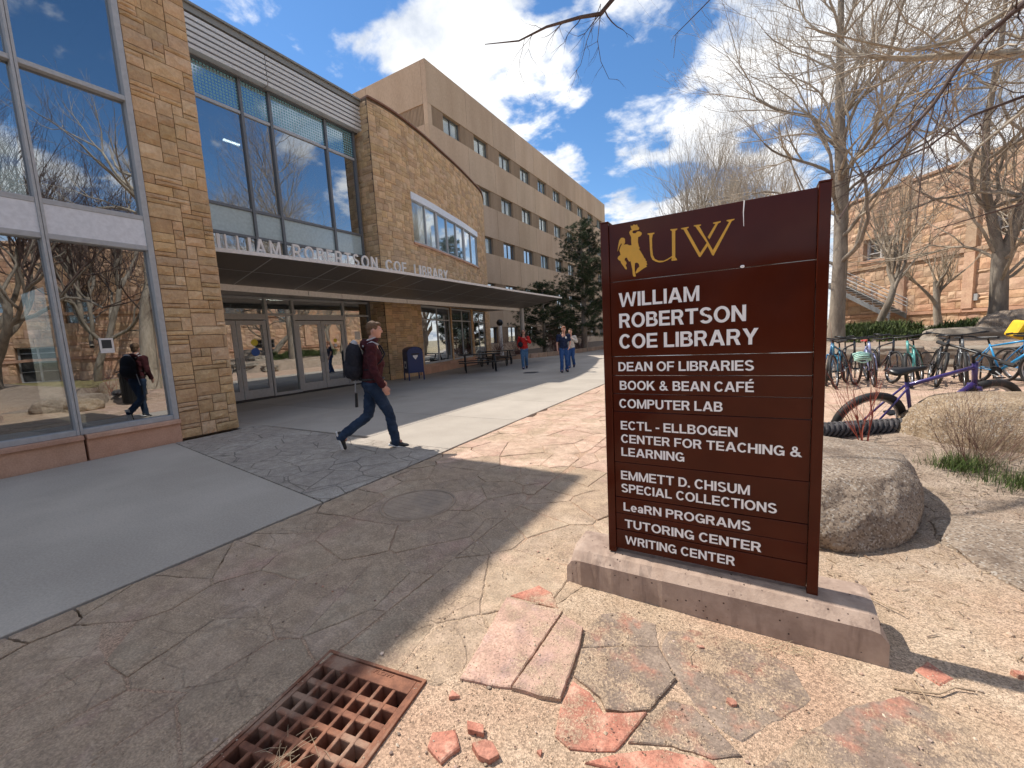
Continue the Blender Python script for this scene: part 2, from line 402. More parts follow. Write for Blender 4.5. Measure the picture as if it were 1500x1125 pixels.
# ---------------------------------------------------------------- entrance block: glass wall, fascia, doors
GX = -12.7
ent = thing('entrance_block', 'glass entrance wall between two stone piers under a louvred metal fascia', 'building')
Y0, Y1 = 4.03, 11.28
mys = [5.9, 7.30, 8.15, 10.06]
cols = [Y0]+mys+[Y1]
for y in mys: bar(ent, GX-0.1, GX+0.07, y-0.04, y+0.04, 3.12, 9.1, m_alud)
bar(ent, GX-0.1, GX+0.07, 11.2, Y1, 3.12, 9.1, m_alud, 'window_frame')
for k in range(5):
    a = cols[k]+0.04; c = cols[k+1]-0.04
    if k == 4: c = 11.2
    for (z0, z1, mm) in ((8.14, 8.22, m_alu), (5.45, 5.53, m_alud), (4.68, 4.76, m_alud), (3.12, 3.2, m_alud)): bar(ent, GX-0.07, GX+0.05, a, c, z0, z1, mm, 'transom')
    bar(ent, GX-0.01, GX, a, c, 8.22, 9.1, m_frit, 'frit_pane', 0)
    bar(ent, GX-0.01, GX, a, c, 5.53, 8.14, m_glass, 'glass_pane', 0)
    bar(ent, GX-0.01, GX, a, c, 4.76, 5.45, m_frost, 'frosted_pane', 0)
    bar(ent, GX-0.01, GX, a, c, 3.2, 4.68, m_glass, 'glass_pane', 0)
# fascia of metal louvres, two lengths of each blade
for i in range(6):
    z = 9.13+i*0.145
    for (a, c) in ((4.03, 7.98), (8.0, 11.45)):
        b = MB(); b.add([(GX+0.12, a, z), (GX+0.32, a, z+0.012), (GX+0.34, a, z+0.095), (GX+0.12, a, z+0.10), (GX+0.12, c, z), (GX+0.32, c, z+0.012), (GX+0.34, c, z+0.095), (GX+0.12, c, z+0.10)],
                    [(0, 3, 2, 1), (4, 5, 6, 7), (0, 1, 5, 4), (1, 2, 6, 5), (2, 3, 7, 6), (3, 0, 4, 7)])
        b.build('louver_blade', m_louv, ent)
b = MB(); b.box(GX-0.3, GX+0.118, 4.03, 11.45, 9.1, 10.0); b.build('fascia_back', m_alud, ent)
b = MB(); b.box(-16.5, GX+0.36, 4.03, 11.5, 10.0, 10.16); b.box(-16.5, GX+0.42, 4.03, 11.5, 10.163, 10.22); b.build('roof', m_roofd, ent)
# inside
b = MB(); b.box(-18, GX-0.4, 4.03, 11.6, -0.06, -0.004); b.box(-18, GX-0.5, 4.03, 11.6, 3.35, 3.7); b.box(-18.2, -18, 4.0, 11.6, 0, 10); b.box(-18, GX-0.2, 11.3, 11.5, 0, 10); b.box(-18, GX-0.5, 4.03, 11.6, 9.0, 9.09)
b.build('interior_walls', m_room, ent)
for (x, y, z, l) in ((-14.2, 5.2, 7.2, 0.9), (-15.2, 8.3, 8.4, 0.5), (-14.0, 9.4, 5.9, 1.3), (-14.4, 7.0, 5.75, 1.0), (-15, 6.2, 3.2, .8), (-15, 8.9, 3.2, .8)):
    b = MB(); b.box(x-0.04, x+0.04, y-l/2, y+l/2, z, z+0.04); b.build('lamp_tube', m_tube, ent)
# ground floor: transoms and doors
for y in (5.0, 7.30, 8.15, 10.06):
    bar(ent, GX-0.08, GX+0.06, y-0.035, y+0.035, 0, 3.0, m_alu)
bar(ent, GX-0.08, GX+0.06, 11.17, 11.28, 0, 3.0, m_alud, 'door_frame')
gcols = [(4.05, 4.965, 0), (5.035, 7.265, 1), (7.335, 8.115, 0), (8.185, 10.025, 1), (10.095, 11.17, 0)]
def door_leaf(y0, y1, hinge):
    z0, z1 = 0.02, 2.30
    d = link('door', None, parent=ent, loc=(GX+0.02, 0, 0))
    b = MB(); b.box(-0.03, 0.02, y0, y0+0.11, z0, z1); b.box(-0.03, 0.02, y1-0.11, y1, z0, z1); b.box(-0.03, 0.02, y0+.11, y1-.11, z1-0.12, z1); b.box(-0.03, 0.02, y0+.11, y1-.11, z0, 0.27)
    b.build('leaf_frame', m_alu, d)
    b = MB(); b.box(-0.008, 0, y0+.11, y1-.11, 0.27, z1-.12); b.build('pane', m_glassd, d)
    b = MB(); b.box(-0.05, -0.03, y0+.11, y1-.11, 0.98, 1.04); b.build('push_bar', m_alu, d)
    yh = y1-0.06 if hinge else y0+0.06
    b = MB(); b.tube([(0.02, yh, 0.92), (0.07, yh, 0.92), (0.085, yh, 0.95), (0.085, yh, 1.19), (0.07, yh, 1.22), (0.02, yh, 1.22)], 0.011, 8); b.build('handle', m_alu, d, smooth=True)
    return d
for (a, c, dr) in gcols:
    if dr:
        bar(ent, GX-0.06, GX+0.05, a, c, 2.33, 2.50, m_alu, 'door_head')
        bar(ent, GX-0.06, GX+0.05, a, c, 2.94, 3.0, m_alu, 'transom')
        bar(ent, GX-0.01, GX, a, c, 2.50, 2.94, m_glassd, 'glass_pane', 0)
        if c-a > 2.1: door_leaf(a+0.51, a+1.35, 1); door_leaf(a+1.37, c-0.02, 0); bar(ent, GX-.01, GX, a, a+.49, .1, 2.33, m_glassd, 'glass_pane', 0)
        else: mid = (a+c)/2; door_leaf(a+0.01, mid-0.01, 1); door_leaf(mid+0.01, c-0.01, 0)
    else:
        bar(ent, GX-0.06, GX+0.05, a, c, 0.0, 0.09, m_alu, 'transom'); bar(ent, GX-0.06, GX+0.05, a, c, 2.46, 2.53, m_alu, 'transom'); bar(ent, GX-0.06, GX+0.05, a, c, 2.94, 3.0, m_alu, 'transom')
        bar(ent, GX-0.01, GX, a, c, 0.09, 2.46, m_glassd, 'glass_pane', 0); bar(ent, GX-0.01, GX, a, c, 2.53, 2.94, m_glassd, 'glass_pane', 0)
m_yel = plain('yellow sticker', (0.75, 0.62, 0.05), 0.5); m_blu = plain('blue sticker', (0.03, 0.13, 0.5), 0.5)
def disc(y, z, r, mm, name='round_sticker'):
    b = MB(); b.tube([(GX+0.022, y, z), (GX+0.027, y, z)], r, 14); b.build(name, mm, ent)
disc(6.86, 1.66, 0.10, m_yel); disc(6.86, 1.38, 0.12, m_blu); disc(9.62, 1.62, 0.07, m_yel); disc(9.62, 1.45, 0.06, m_white)
for (y, z, h) in ((10.62, 1.62, 0.3), (10.62, 1.22, 0.22)):
    b = MB(); b.box(GX+0.002, GX+0.006, y-0.12, y+0.12, z, z+h); b.build('notice_paper', m_white, ent)
# dark door mat
b = MB(); b.box(GX+0.1, GX+0.5, 4.1, 11.1, 0.003, 0.012); o = b.build('entrance_mat', plain('dark mat', (0.05, 0.045, 0.04), 0.95)); tag(o, 'dark floor mat along the foot of the glass entrance doors', 'mat')

# ---------------------------------------------------------------- curved stone bay
cur = [(-12.0, 11.4), (-11.97, 12.3), (-12.09, 13.4), (-12.33, 14.8), (-12.75, 16.6), (-13.15, 18.3), (-13.8, 20.6), (-14.35, 22.2), (-15.45, 24.0), (-16.9, 25.6), (-18.6, 26.6)]
def smooth_curve(P, n=8):
    out = []
    for k in range(len(P)-1):
        p0 = P[max(k-1, 0)]; p1 = P[k]; p2 = P[k+1]; p3 = P[min(k+2, len(P)-1)]
        for i in range(n):
            t = i/n
            out.append(tuple(0.5*((2*p1[d])+(-p0[d]+p2[d])*t+(2*p0[d]-5*p1[d]+4*p2[d]-p3[d])*t*t+(-p0[d]+3*p1[d]-3*p2[d]+p3[d])*t**3) for d in range(len(p1))))
    out.append(tuple(P[-1])); return out
cs_ = smooth_curve(cur)
cum = [0]
for a, c in zip(cs_, cs_[1:]): cum.append(cum[-1]+math.hypot(c[0]-a[0], c[1]-a[1]))
def bay(u):
    u = min(max(u, 0), cum[-1]-1e-6)
    k = max(i for i in range(len(cum)-1) if cum[i] <= u)
    t = (u-cum[k])/(cum[k+1]-cum[k]); a, c = cs_[k], cs_[k+1]
    return a[0]+t*(c[0]-a[0]), a[1]+t*(c[1]-a[1]), math.atan2(c[1]-a[1], c[0]-a[0])
def bay_u(y): return min((abs(p[1]-y), cu) for p, cu in zip(cs_, cum))[1]
TOP = 10.2
bayo = thing('stone_bay', 'curved two storey bay of ochre ashlar with a ribbon window, right of the entrance', 'building')
opens = [(bay_u(13.45), bay_u(20.55), 5.5, 7.5), (bay_u(13.5), bay_u(16.05), 0.42, 2.95), (bay_u(16.35), bay_u(18.9), 0.42, 2.95), (bay_u(19.15), bay_u(21.3), 0.1, 2.95)]
un = 0.085; nu = int(cum[-1]/un); nv = int((TOP-0.0)/un)
opc = [(round(a/un), round(c/un), round(z0/un), round(z1/un)) for a, c, z0, z1 in opens]
def blk(i, j): return any(a <= i < c and z0 <= j < z1 for a, c, z0, z1 in opc)
rects = ashlar(nu, nv, blk, 6, random.Random(21))
lay_stones(bayo, rects, un, bay, 0, 0, 0.04, ROCK, m_stone, 300, dist=near)
rects = ashlar(9, nv, None, 5, random.Random(5))
lay_stones(bayo, rects, un, lambda u: (-12.78+u, 11.42, 0), 0, 0, 0.04, ROCK, m_stone, 0)
# backing wall with the same openings
mb = MB()
ucuts = sorted(set([0, cum[-1]-0.001]+[k*0.5 for k in range(1, int(cum[-1]/0.5)+1)]+[a*un for a, c, _, _ in opc]+[c*un for a, c, _, _ in opc]))
zc = sorted(set([0, TOP]+[z0*un for _, _, z0, _ in opc]+[z1*un for _, _, _, z1 in opc]))
for u0, u1 in zip(ucuts, ucuts[1:]):
    x0, y0, a0 = bay(u0); x1, y1, a1 = bay(u1); n0 = (math.sin(a0), -math.cos(a0)); n1 = (math.sin(a1), -math.cos(a1))
    for z0, z1 in zip(zc, zc[1:]):
        if blk(int((u0+u1)/2/un), int((z0+z1)/2/un)): continue
        q = 0.32
        mb.add([(x0, y0, z0), (x1, y1, z0), (x1, y1, z1), (x0, y0, z1), (x0-n0[0]*q, y0-n0[1]*q, z0), (x1-n1[0]*q, y1-n1[1]*q, z0), (x1-n1[0]*q, y1-n1[1]*q, z1), (x0-n0[0]*q, y0-n0[1]*q, z1)],
               [(0, 1, 2, 3), (7, 6, 5, 4), (0, 4, 5, 1), (3, 2, 6, 7), (0, 3, 7, 4), (1, 5, 6, 2)])
mb.build('wall_core', m_mortar, bayo)
mb = MB(); mb.box(-12.9, -12.02, 11.425, 11.7, 0, TOP); mb.build('wall_core', m_mortar, bayo)
def ribbon(u0, u1, z0, z1, push, pull, mat, name, parent=bayo, step=0.35):
    n = max(1, int((u1-u0)/step)); m_ = MB()
    P = [bay(u0+(u1-u0)*k/n) for k in range(n+1)]
    for (x0, y0, a0), (x1, y1, a1) in zip(P, P[1:]):
        f_ = lambda x, y, a, d: (x+math.sin(a)*d, y-math.cos(a)*d)
        A = f_(x0, y0, a0, push); B = f_(x1, y1, a1, push); D = f_(x0, y0, a0, pull); E_ = f_(x1, y1, a1, pull)
        m_.add([(*A, z0), (*B, z0), (*B, z1), (*A, z1), (*D, z0), (*E_, z0), (*E_, z1), (*D, z1)], [(0, 1, 2, 3), (7, 6, 5, 4), (0, 4, 5, 1), (3, 2, 6, 7), (0, 3, 7, 4), (1, 5, 6, 2)])
    return m_.build(name, mat, parent)
ribbon(-0.0, cum[-1]-.01, TOP, TOP+0.06, 0.08, -0.5, grain('copper coloured coping', (0.20, 0.10, 0.06), (0.26, 0.13, 0.08), 6, 0.6), 'coping')
m_glassb = glassy('pale bay glass', (0.9, 0.95, 0.93), 0.22, 0.03, 0.0, .7)
for n, (u0, u1, z0, z1) in enumerate(opens):
    w = link('window', None, parent=bayo)
    cell = [4, 2, 2, 2][n]; cellw = (u1-u0)/ (7 if n == 0 else cell); fr = m_alu
    if n == 0:
        ribbon(u0-0.03, u1+0.03, z1-0.28, z1+0.0, 0.07, -0.06, m_spand, 'head_panel', w); ribbon(u0, u1, z0, z0+0.07, 0.05, -0.08, fr, 'sill', w); zt_ = z1-0.28; zb = z0+0.07
        ribbon(u0-0.05, u1+.05, z0-0.07, z0, 0.1, 0.0, m_redstone, 'sill_stone', w)
    else:
        ribbon(u0, u1, z1-0.08, z1, -0.02, -0.12, fr, 'head', w); ribbon(u0, u1, z0, z0+0.08, -0.0, -0.12, fr, 'sill', w); zt_ = z1-0.08; zb = z0+0.08
        ribbon(u0, u1, zt_-0.55, zt_-0.49, -0.03, -0.11, fr, 'transom', w)
    nc = 7 if n == 0 else cell
    for k in range(nc+1):
        uu = u0+(u1-u0)*k/nc; hw = 0.03
        wide = (n == 0 and k in (2, 5)) or (n and k in (0, nc)); hw = 0.09 if wide and n == 0 else hw
        ribbon(max(u0, uu-hw), min(u1, uu+hw), zb, zt_, (-0.0 if n == 0 else -0.02), -0.1, fr, 'mullion', w)
        if k < nc: ribbon(uu+hw, u0+(u1-u0)*(k+1)/nc-hw, zb, zt_, -0.05, -0.06, m_glassb if n == 0 else m_glassd, 'pane', w)
ribbon(opens[0][0], opens[0][1], 5.5, 7.5, -0.25, -0.30, m_curt, 'window_blind')
ribbon(opens[1][0], opens[3][1], 0.0, 3.2, -2.2, -2.3, m_room, 'interior_wall')
ribbon(0, cum[-1]-.5, 3.15, 3.3, -.34, -2.3, m_room, 'interior_ceiling')
ribbon(bay_u(13.1), bay_u(19.1), -.04, 0.30, 0.09, 0.0, m_redstone, 'base_course')
ribbon(bay_u(13.1), bay_u(19.1), .302, 0.40, 0.13, 0.0, m_redstone, 'base_coping')
b = MB(); b.prism([(p[0]-.3, p[1]) for p in cs_]+[(-20, 26.5), (-20, 11.7), (-12.5, 11.7)], TOP-0.3, TOP-.02); b.build('roof', m_roofd, bayo)

# ---------------------------------------------------------------- canopy
canopy = thing('entrance_canopy', 'long dark metal canopy with a thin white edge over the entrance doors', 'canopy')
fr_ = smooth_curve([(-8.95, 4.06), (-8.78, 5.2), (-8.65, 7.0), (-8.62, 9.2), (-8.78, 13.0), (-8.98, 16.6), (-9.1, 21.75)], 10)
bk_ = smooth_curve([(-10.30, 4.06), (-10.45, 5.05), (-10.70, 8.5), (-10.95, 11.7), (-11.2, 16.5), (-11.5, 21.45)], 10)
def at_y(P, y):
    for a, c in zip(P, P[1:]):
        if (a[1]-y)*(c[1]-y) <= 0 and a[1] != c[1]:
            return a[0]+(c[0]-a[0])*(y-a[1])/(c[1]-a[1])
    return P[-1][0] if y > P[-1][1] else P[0][0]
ZF, ZB = 3.37, 2.98
joints = [4.06, 5.35, 6.9, 7.6, 9.2, 10.1, 11.9, 13.4, 15.2, 17.2, 19.2, 21.4]
for a, c in zip(joints, joints[1:]):
    for t0, t1 in ((0.0, 0.5), (0.5, 1.0)):
        m_ = MB(); g = 0.014; n = 4; V = []
        for k in range(n+1):
            y = a+g+(c-a-2*g)*k/n; xf = at_y(fr_, y); xb = at_y(bk_, y)
            for tt in (t0+0.008, t1-0.008): V.append((xb+(xf-xb)*tt, y+0.25*tt*(y > 21), ZB+(ZF-ZB)*tt))
        fs = []
        for k in range(n): i = 2*k; fs.append((i, i+2, i+3, i+1))
        nb = len(V); V += [(x, y, z+0.03) for x, y, z in V]; fs += [tuple(q+nb for q in reversed(f_)) for f_ in fs]
        rim = [0]+[2*k for k in range(1, n+1)]+[2*k+1 for k in range(n, -1, -1)]
        fs += [(rim[q], rim[(q+1) % len(rim)], rim[(q+1) % len(rim)]+nb, rim[q]+nb) for q in range(len(rim))][::1]
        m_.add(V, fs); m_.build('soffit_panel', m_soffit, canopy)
for y in joints[1:-1]:
    m_ = MB(); xf, xb = at_y(fr_, y), at_y(bk_, y); m_.add([(xb, y-.011, ZB-.004), (xf, y-.011, ZF-.004), (xf, y+.011, ZF-.004), (xb, y+.011, ZB-.004), (xb, y-.011, ZB+.02), (xf, y-.011, ZF+.02), (xf, y+.011, ZF+.02), (xb, y+.011, ZB+.02)], [(0, 1, 2, 3), (7, 6, 5, 4), (0, 4, 5, 1), (3, 2, 6, 7)]); m_.build('joint_strip', m_alu, canopy)
m_ = MB()
for a, c in zip(joints, joints[1:]):
    P = [((at_y(fr_, y)+at_y(bk_, y))/2, y) for y in (a, c)]; zm = (ZF+ZB)/2-.004
    m_.add([(P[0][0]-.011, a, zm-.002), (P[0][0]+.011, a, zm+.002), (P[1][0]+.011, c, zm+.002), (P[1][0]-.011, c, zm-.002)], [(0, 1, 2, 3)])
m_.build('joint_strip', m_alu, canopy)
m_ = MB(); top = []
ysamp = [4.06+(21.45-4.06)*k/40 for k in range(41)]
for y0, y1 in zip(ysamp, ysamp[1:]):
    f0, f1, b0, b1 = at_y(fr_, y0)-.01, at_y(fr_, y1)-.01, at_y(bk_, y0), at_y(bk_, y1)
    e0, e1 = y0+.25*(y0 > 21), y1+.25*(y1 > 21)
    z0a, z1a = 0.034, 0.0
    m_.add([(b0, y0, ZB+.034), (b1, y1, ZB+.034), (f1, e1, ZF+.034), (f0, e0, ZF+.034), (b0-1.4, y0, 3.33), (b1-1.4, y1, 3.33), (f1, e1, ZF+.06), (f0, e0, ZF+.06)],
           [(0, 3, 2, 1), (4, 5, 6, 7), (0, 1, 5, 4), (2, 3, 7, 6)])
m_.build('roof_skin', m_white, canopy)
def edge_strip(P, w, z0, z1, name, mat, dy=0.0, cut=None):
    rng_ = cut or [(4.06, 21.45)]
    for (a, c) in rng_:
        m_ = MB(); n = max(2, int((c-a)/0.5))
        for k in range(n):
            y0 = a+(c-a)*k/n; y1 = a+(c-a)*(k+1)/n; x0 = at_y(P, y0); x1 = at_y(P, y1); e0 = y0+dy*(y0 > 21); e1 = y1+dy*(y1 > 21)
            m_.add([(x0, e0, z0), (x1, e1, z0), (x1, e1, z1), (x0, e0, z1), (x0+w, e0, z0), (x1+w, e1, z0), (x1+w, e1, z1), (x0+w, e0, z1)],
                   [(3, 2, 1, 0), (4, 5, 6, 7), (0, 1, 5, 4), (3, 7, 6, 2), (0, 4, 7, 3), (1, 2, 6, 5)])
        m_.build(name, mat, canopy)
edge_strip(fr_, 0.03, ZF-0.01, ZF+0.065, 'front_edge', m_white, 0.25)
edge_strip(bk_, -0.05, ZB-0.14, ZB+0.01, 'fascia_strip', m_white, 0, [(4.06, 4.85), (4.87, 7.35), (7.37, 8.5), (8.52, 11.5), (11.52, 15.0), (15.02, 18.5), (18.52, 21.45)])
m_ = MB()
for k in range(30):
    y0 = 4.06+k*(21.45-4.06)/30; y1 = 4.06+(k+1)*(21.45-4.06)/30
    x0, x1 = at_y(bk_, y0)-.05, at_y(bk_, y1)-.05; c0 = min(GX+0.08 if y0 < 11.4 else bay(bay_u(y0))[0]+.04, x0-.05); c1 = min(GX+0.08 if y1 < 11.4 else bay(bay_u(y1))[0]+.04, x1-.05)
    m_.add([(x0, y0, ZB-.01), (x1, y1, ZB-.01), (c1, y1, ZB+.02), (c0, y0, ZB+.02), (x0, y0, ZB+.06), (x1, y1, ZB+.06), (c1, y1, ZB+.1), (c0, y0, ZB+.1)], [(0, 1, 2, 3), (7, 6, 5, 4), (0, 4, 5, 1), (3, 2, 6, 7)])
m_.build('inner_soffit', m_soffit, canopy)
b = MB(); b.cone((-11.42, 21.25, 0), (-11.42, 21.25, ZB), 0.125, 0.125, 20); b.build('column', m_alu, canopy, smooth=False)
# standing letters
def text_mesh(txt, size=1.0, offset=0.0, extrude=0.0, shear=0.0):
    cu = bpy.data.curves.new('t', 'FONT'); cu.body = txt; cu.size = size; cu.offset = offset; cu.extrude = extrude; cu.resolution_u = 4
    o = bpy.data.objects.new('t', cu); C.objects.link(o); bpy.context.view_layer.update()
    me = bpy.data.meshes.new_from_object(o.evaluated_get(bpy.context.evaluated_depsgraph_get())); bpy.data.objects.remove(o); return me
def fit(me, x0, x1, z0, z1, ref=None):
    co = np.empty(len(me.vertices)*3); me.vertices.foreach_get('co', co); co = co.reshape(-1, 3)
    a, c = co[:, 0].min(), co[:, 0].max(); lo, hi = (0, ref) if ref else (co[:, 1].min(), co[:, 1].max())
    co[:, 0] = x0+(co[:, 0]-a)/(c-a)*(x1-x0); co[:, 1] = z0+(co[:, 1]-lo)/(hi-lo)*(z1-z0)
    me.vertices.foreach_set('co', co.ravel()); me.update()
CAP = 0.0
_h = text_mesh('H', 1.0); _c = np.empty(len(_h.vertices)*3); _h.vertices.foreach_get('co', _c); CAP = float(_c.reshape(-1, 3)[:, 1].max())

# letter shapes drawn as flat cut pieces (a plain heavy sans serif)
def arc(cx_, cy_, rx, ry, t, a0, a1, n=14, ty=None):
    ty = ty or t*.86; P = []
    for k in range(n+1): a = R(a0+(a1-a0)*k/n); P.append((cx_+rx*math.cos(a), cy_+ry*math.sin(a)))
    Q = []
    for k in range(n+1): a = R(a0+(a1-a0)*k/n); Q.append((cx_+(rx-t)*math.cos(a), cy_+(ry-ty)*math.sin(a)))
    return [[P[k], P[k+1], Q[k+1], Q[k]] for k in range(n)]
def rc(x0, x1, y0, y1): return [[(x0, y0), (x1, y0), (x1, y1), (x0, y1)]]
def glyph(ch, b=1.0):
    s_ = .205*b; h_ = .17*b
    def mir(P, c): return [[(2*c-x, y) for x, y in q] for q in P]
    if ch == 'I': return rc(0, s_, 0, 1), s_
    if ch == 'L': return rc(0, s_, 0, 1)+rc(s_, .66, 0, h_), .66
    if ch in 'EÉ':
        g = rc(0, s_, 0, 1)+rc(s_, .71, 0, h_)+rc(s_, .66, .5-h_/2, .5+h_/2)+rc(s_, .70, 1-h_, 1)
        return g+([[(.28, 1.07), (.42, 1.07), (.62, 1.27), (.38, 1.27)]] if ch == 'É' else []), .71
    if ch == 'F': return rc(0, s_, 0, 1)+rc(s_, .62, .56-h_, .56)+rc(s_, .68, 1-h_, 1), .68
    if ch == 'T': return rc(0, .78, 1-h_, 1)+rc(.39-s_/2, .39+s_/2, 0, 1-h_), .78
    if ch == 'H': return rc(0, s_, 0, 1)+rc(.78-s_, .78, 0, 1)+rc(s_, .78-s_, .5-h_/2, .5+h_/2), .78
    if ch == 'N': return rc(0, s_, 0, 1)+rc(.8-s_, .8, 0, 1)+[[(s_, 1), (s_, .66), (.8-s_, 0), (.8-s_, .34)]], .8
    if ch == 'M':
        d_ = [[(s_, 1), (s_, .62), (.49-.09*b, 0), (.49, 0), (.49, .26)]]; return rc(0, s_-.01, 0, 1)+rc(.98-s_+.01, .98, 0, 1)+d_+mir(d_, .49), .98
    if ch == 'A':
        l_ = [[(0, 0), (.23*b, 0), (.46, .74), (.46, 1), (.34, 1)]]; return l_+mir(l_, .46)+rc(.2, .72, .21, .21+h_*.95), .92
    if ch == 'W':
        l_ = [[(0, 1), (.22*b, 1), (.41, .0), (.24, 0)], [(.28, 0), (.41, 0), (.64, .72), (.64, 1), (.56, 1)]]; return l_+mir(l_, .64), 1.28
    if ch == 'Y':
        l_ = [[(0, 1), (.24*b, 1), (.43, .62), (.43, .40), (.33, .40)]]; return l_+mir(l_, .43)+rc(.43-s_/2, .43+s_/2, 0, .4), .86
    if ch == 'K': return rc(0, s_, 0, 1)+[[(s_, .30), (s_, .56), (.56, 1), (.82, 1)], [(.33, .44), (.46, .60), (.87, 0), (.61, 0)]], .87
    if ch == 'D': return rc(0, s_, 0, 1)+rc(s_, .36, 0, h_)+rc(s_, .36, 1-h_, 1)+arc(.36, .5, .43, .5, s_, -90, 90), .79
    if ch in 'PR':
        g = rc(0, s_, 0, 1)+rc(s_, .46, 1-h_, 1)+rc(s_, .46, .40, .40+h_)+arc(.46, .70, .28, .30, s_, -90, 90)
        return (g+[[(.38, .41), (.60, .41), (.78, 0), (.55, 0)]], .78) if ch == 'R' else (g, .74)
    if ch == 'B': return rc(0, s_, 0, 1)+rc(s_, .46, 0, h_)+rc(s_, .46, 1-h_, 1)+rc(s_, .46, .435, .435+h_)+arc(.46, .285, .31, .285, s_, -90, 78)+arc(.44, .755, .28, .245, s_, -70, 90), .77
    if ch == 'C': return arc(.42, .5, .42, .52, s_, 38, 322, 22), .80
    if ch == 'G': return arc(.43, .5, .43, .52, s_, 38, 330, 22)+rc(.44, .84, .36, .36+h_)+rc(.84-.15, .84, .0, .36), .84
    if ch == 'O': return arc(.46, .5, .46, .52, s_, 0, 360, 28), .92
    if ch == 'U': return rc(0, s_, .38, 1)+rc(.8-s_, .8, .38, 1)+arc(.4, .38, .4, .40, s_, 180, 360), .8
    if ch == 'S': return arc(.37, .735, .35, .285, s_, 22, 250, 16)+arc(.38, .27, .37, .29, s_, 70, -158, 16)+[[(.24, .62), (.30, .455), (.52, .38), (.46, .55)]], .75
    if ch == '&': return arc(.35, .78, .22, .24, .15, 0, 360, 18)+arc(.32, .27, .32, .29, .18, 0, 360, 20)+[[(.20, .66), (.40, .66), (.90, 0), (.66, 0)]]+[[(.60, .46), (.77, .46), (.60, .12), (.48, .20)]], .9
    if ch == '-': return rc(0, .36, .30, .30+h_), .36
    if ch == '.': return rc(0, s_, 0, s_), s_
    if ch == 'e': return arc(.31, .36, .31, .385, s_*.92, 0, 318, 20)+rc(.1, .60, .30, .30+h_*.75), .62
    if ch == 'a': return arc(.24, .21, .24, .225, .17, 0, 360, 16)+rc(.36, .55, 0, .5)+arc(.28, .47, .27, .275, .17, 0, 165, 10), .57
    return [], .3
def glyph_mesh(txt, depth, b=1.0, gap=.095):
    m_ = MB(); x = 0; q = 0
    for ch in txt:
        if ch == ' ': x += .33; continue
        P, w = glyph(ch, b)
        for poly in P:
            q += 1; m_.prism([(x+a, c) for a, c in poly], 0, depth*(1+.02*(q % 7)))
        x += w+gap
    return m_.mesh('letter')
def letters(word, y0, y1, weights):
    tot = sum(weights); g = 0.075; y = y0; k = (y1-y0-g*(len(word)-1))/tot
    for ch, w in zip(word, weights):
        me = glyph_mesh(ch, 0.035, 0.8)
        fit(me, 0, w*k, 0, 0.31)
        x = at_y(fr_, y+w*k/2)-0.16
        link('letter', me, m_white, canopy, (x, y, ZF+0.06), (R(90), 0, R(90))); y += w*k+g
WD = dict(W=1.35, I=.3, L=.72, A=1.12, M=1.25, R=.9, O=1.15, B=.85, E=.72, T=.85, S=.8, N=1.0, C=1.05, Y=1.0)
letters('WILLIAM', 4.09, 5.60, [WD[c] for c in 'WILLIAM']); letters('ROBERTSON', 5.86, 8.2, [WD[c] for c in 'ROBERTSON'])
letters('COE', 8.5, 9.3, [WD[c] for c in 'COE']); letters('LIBRARY', 9.66, 11.32, [WD[c] for c in 'LIBRARY'])
# ---------------------------------------------------------------- concrete tower block behind
tower = thing('concrete_block', 'five storey tan concrete building with rows of small paired windows behind the stone bay', 'building')
TX, TY0, TY1, TH = -20.0, 24.7, 66.5, 21.1
rows = [(16.86, 18.2), (12.82, 14.22), (8.77, 10.18), (4.78, 6.2), (0.85, 2.3)]
m_rib = grain('ribbed precast', (0.34, 0.24, 0.155), (0.42, 0.30, 0.20), 0.7, 0.9, 0.3, 0.01, 24, stretch=(1, 1, 0.2), rand=0.04)
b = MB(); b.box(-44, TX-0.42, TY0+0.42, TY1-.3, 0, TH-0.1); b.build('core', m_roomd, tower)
b = MB(); b.box(-44, TX-0.5, TY0+.5, TY1-.5, TH-.08, TH-.02); b.build('roof', m_roofd, tower)
wy = [26.45+4.0*k for k in range(10)]; WW = 2.15
edges_y = [TY0]+[wy[k]-0.93 for k in range(1, 10)]+[TY1]
edges_y = [TY0, 28.4+1.1]+[wy[k]-0.93 for k in range(2, 10)]+[TY1]
bands = [(18.22, TH)]+[(rows[k+1][1]+0.02, rows[k][0]-0.02) for k in range(4)]+[(-0.1, 0.83)]
for bi, (z0, z1) in enumerate(bands):
    for a, c in zip(edges_y, edges_y[1:]):
        b = MB(); b.box(TX-0.4, TX, a+0.012, c-0.012, z0, z1); b.build('concrete_panel', m_pcc, tower, bevel=0.012)
    b = MB(); b.box(TX-0.4, TX+0.0, TY0-.0, TY0+.01, z0, z1); b.build('corner_strip', m_pcc, tower)
ex = [TX-0.0-6.0*k for k in range(5)]
for bi, (z0, z1) in enumerate(bands):
    for a, c in zip(ex, ex[1:]):
        b = MB(); b.box(c+0.012, a-0.012-(0.4 if a == ex[0] else 0), TY0-0.01, TY0+0.4, z0, z1); b.build('concrete_panel', m_pcc, tower, bevel=0.012)
def ribs(y0, y1, z0, z1):
    m_ = MB(); n = max(1, int((y1-y0)/0.13)); st = (y1-y0)/n
    m_.box(TX-0.4, TX-0.10, y0, y1, z0, z1)
    for k in range(n): m_.box(TX-0.10, TX-0.045, y0+k*st+st*.2, y0+k*st+st*.8, z0, z1)
    return m_
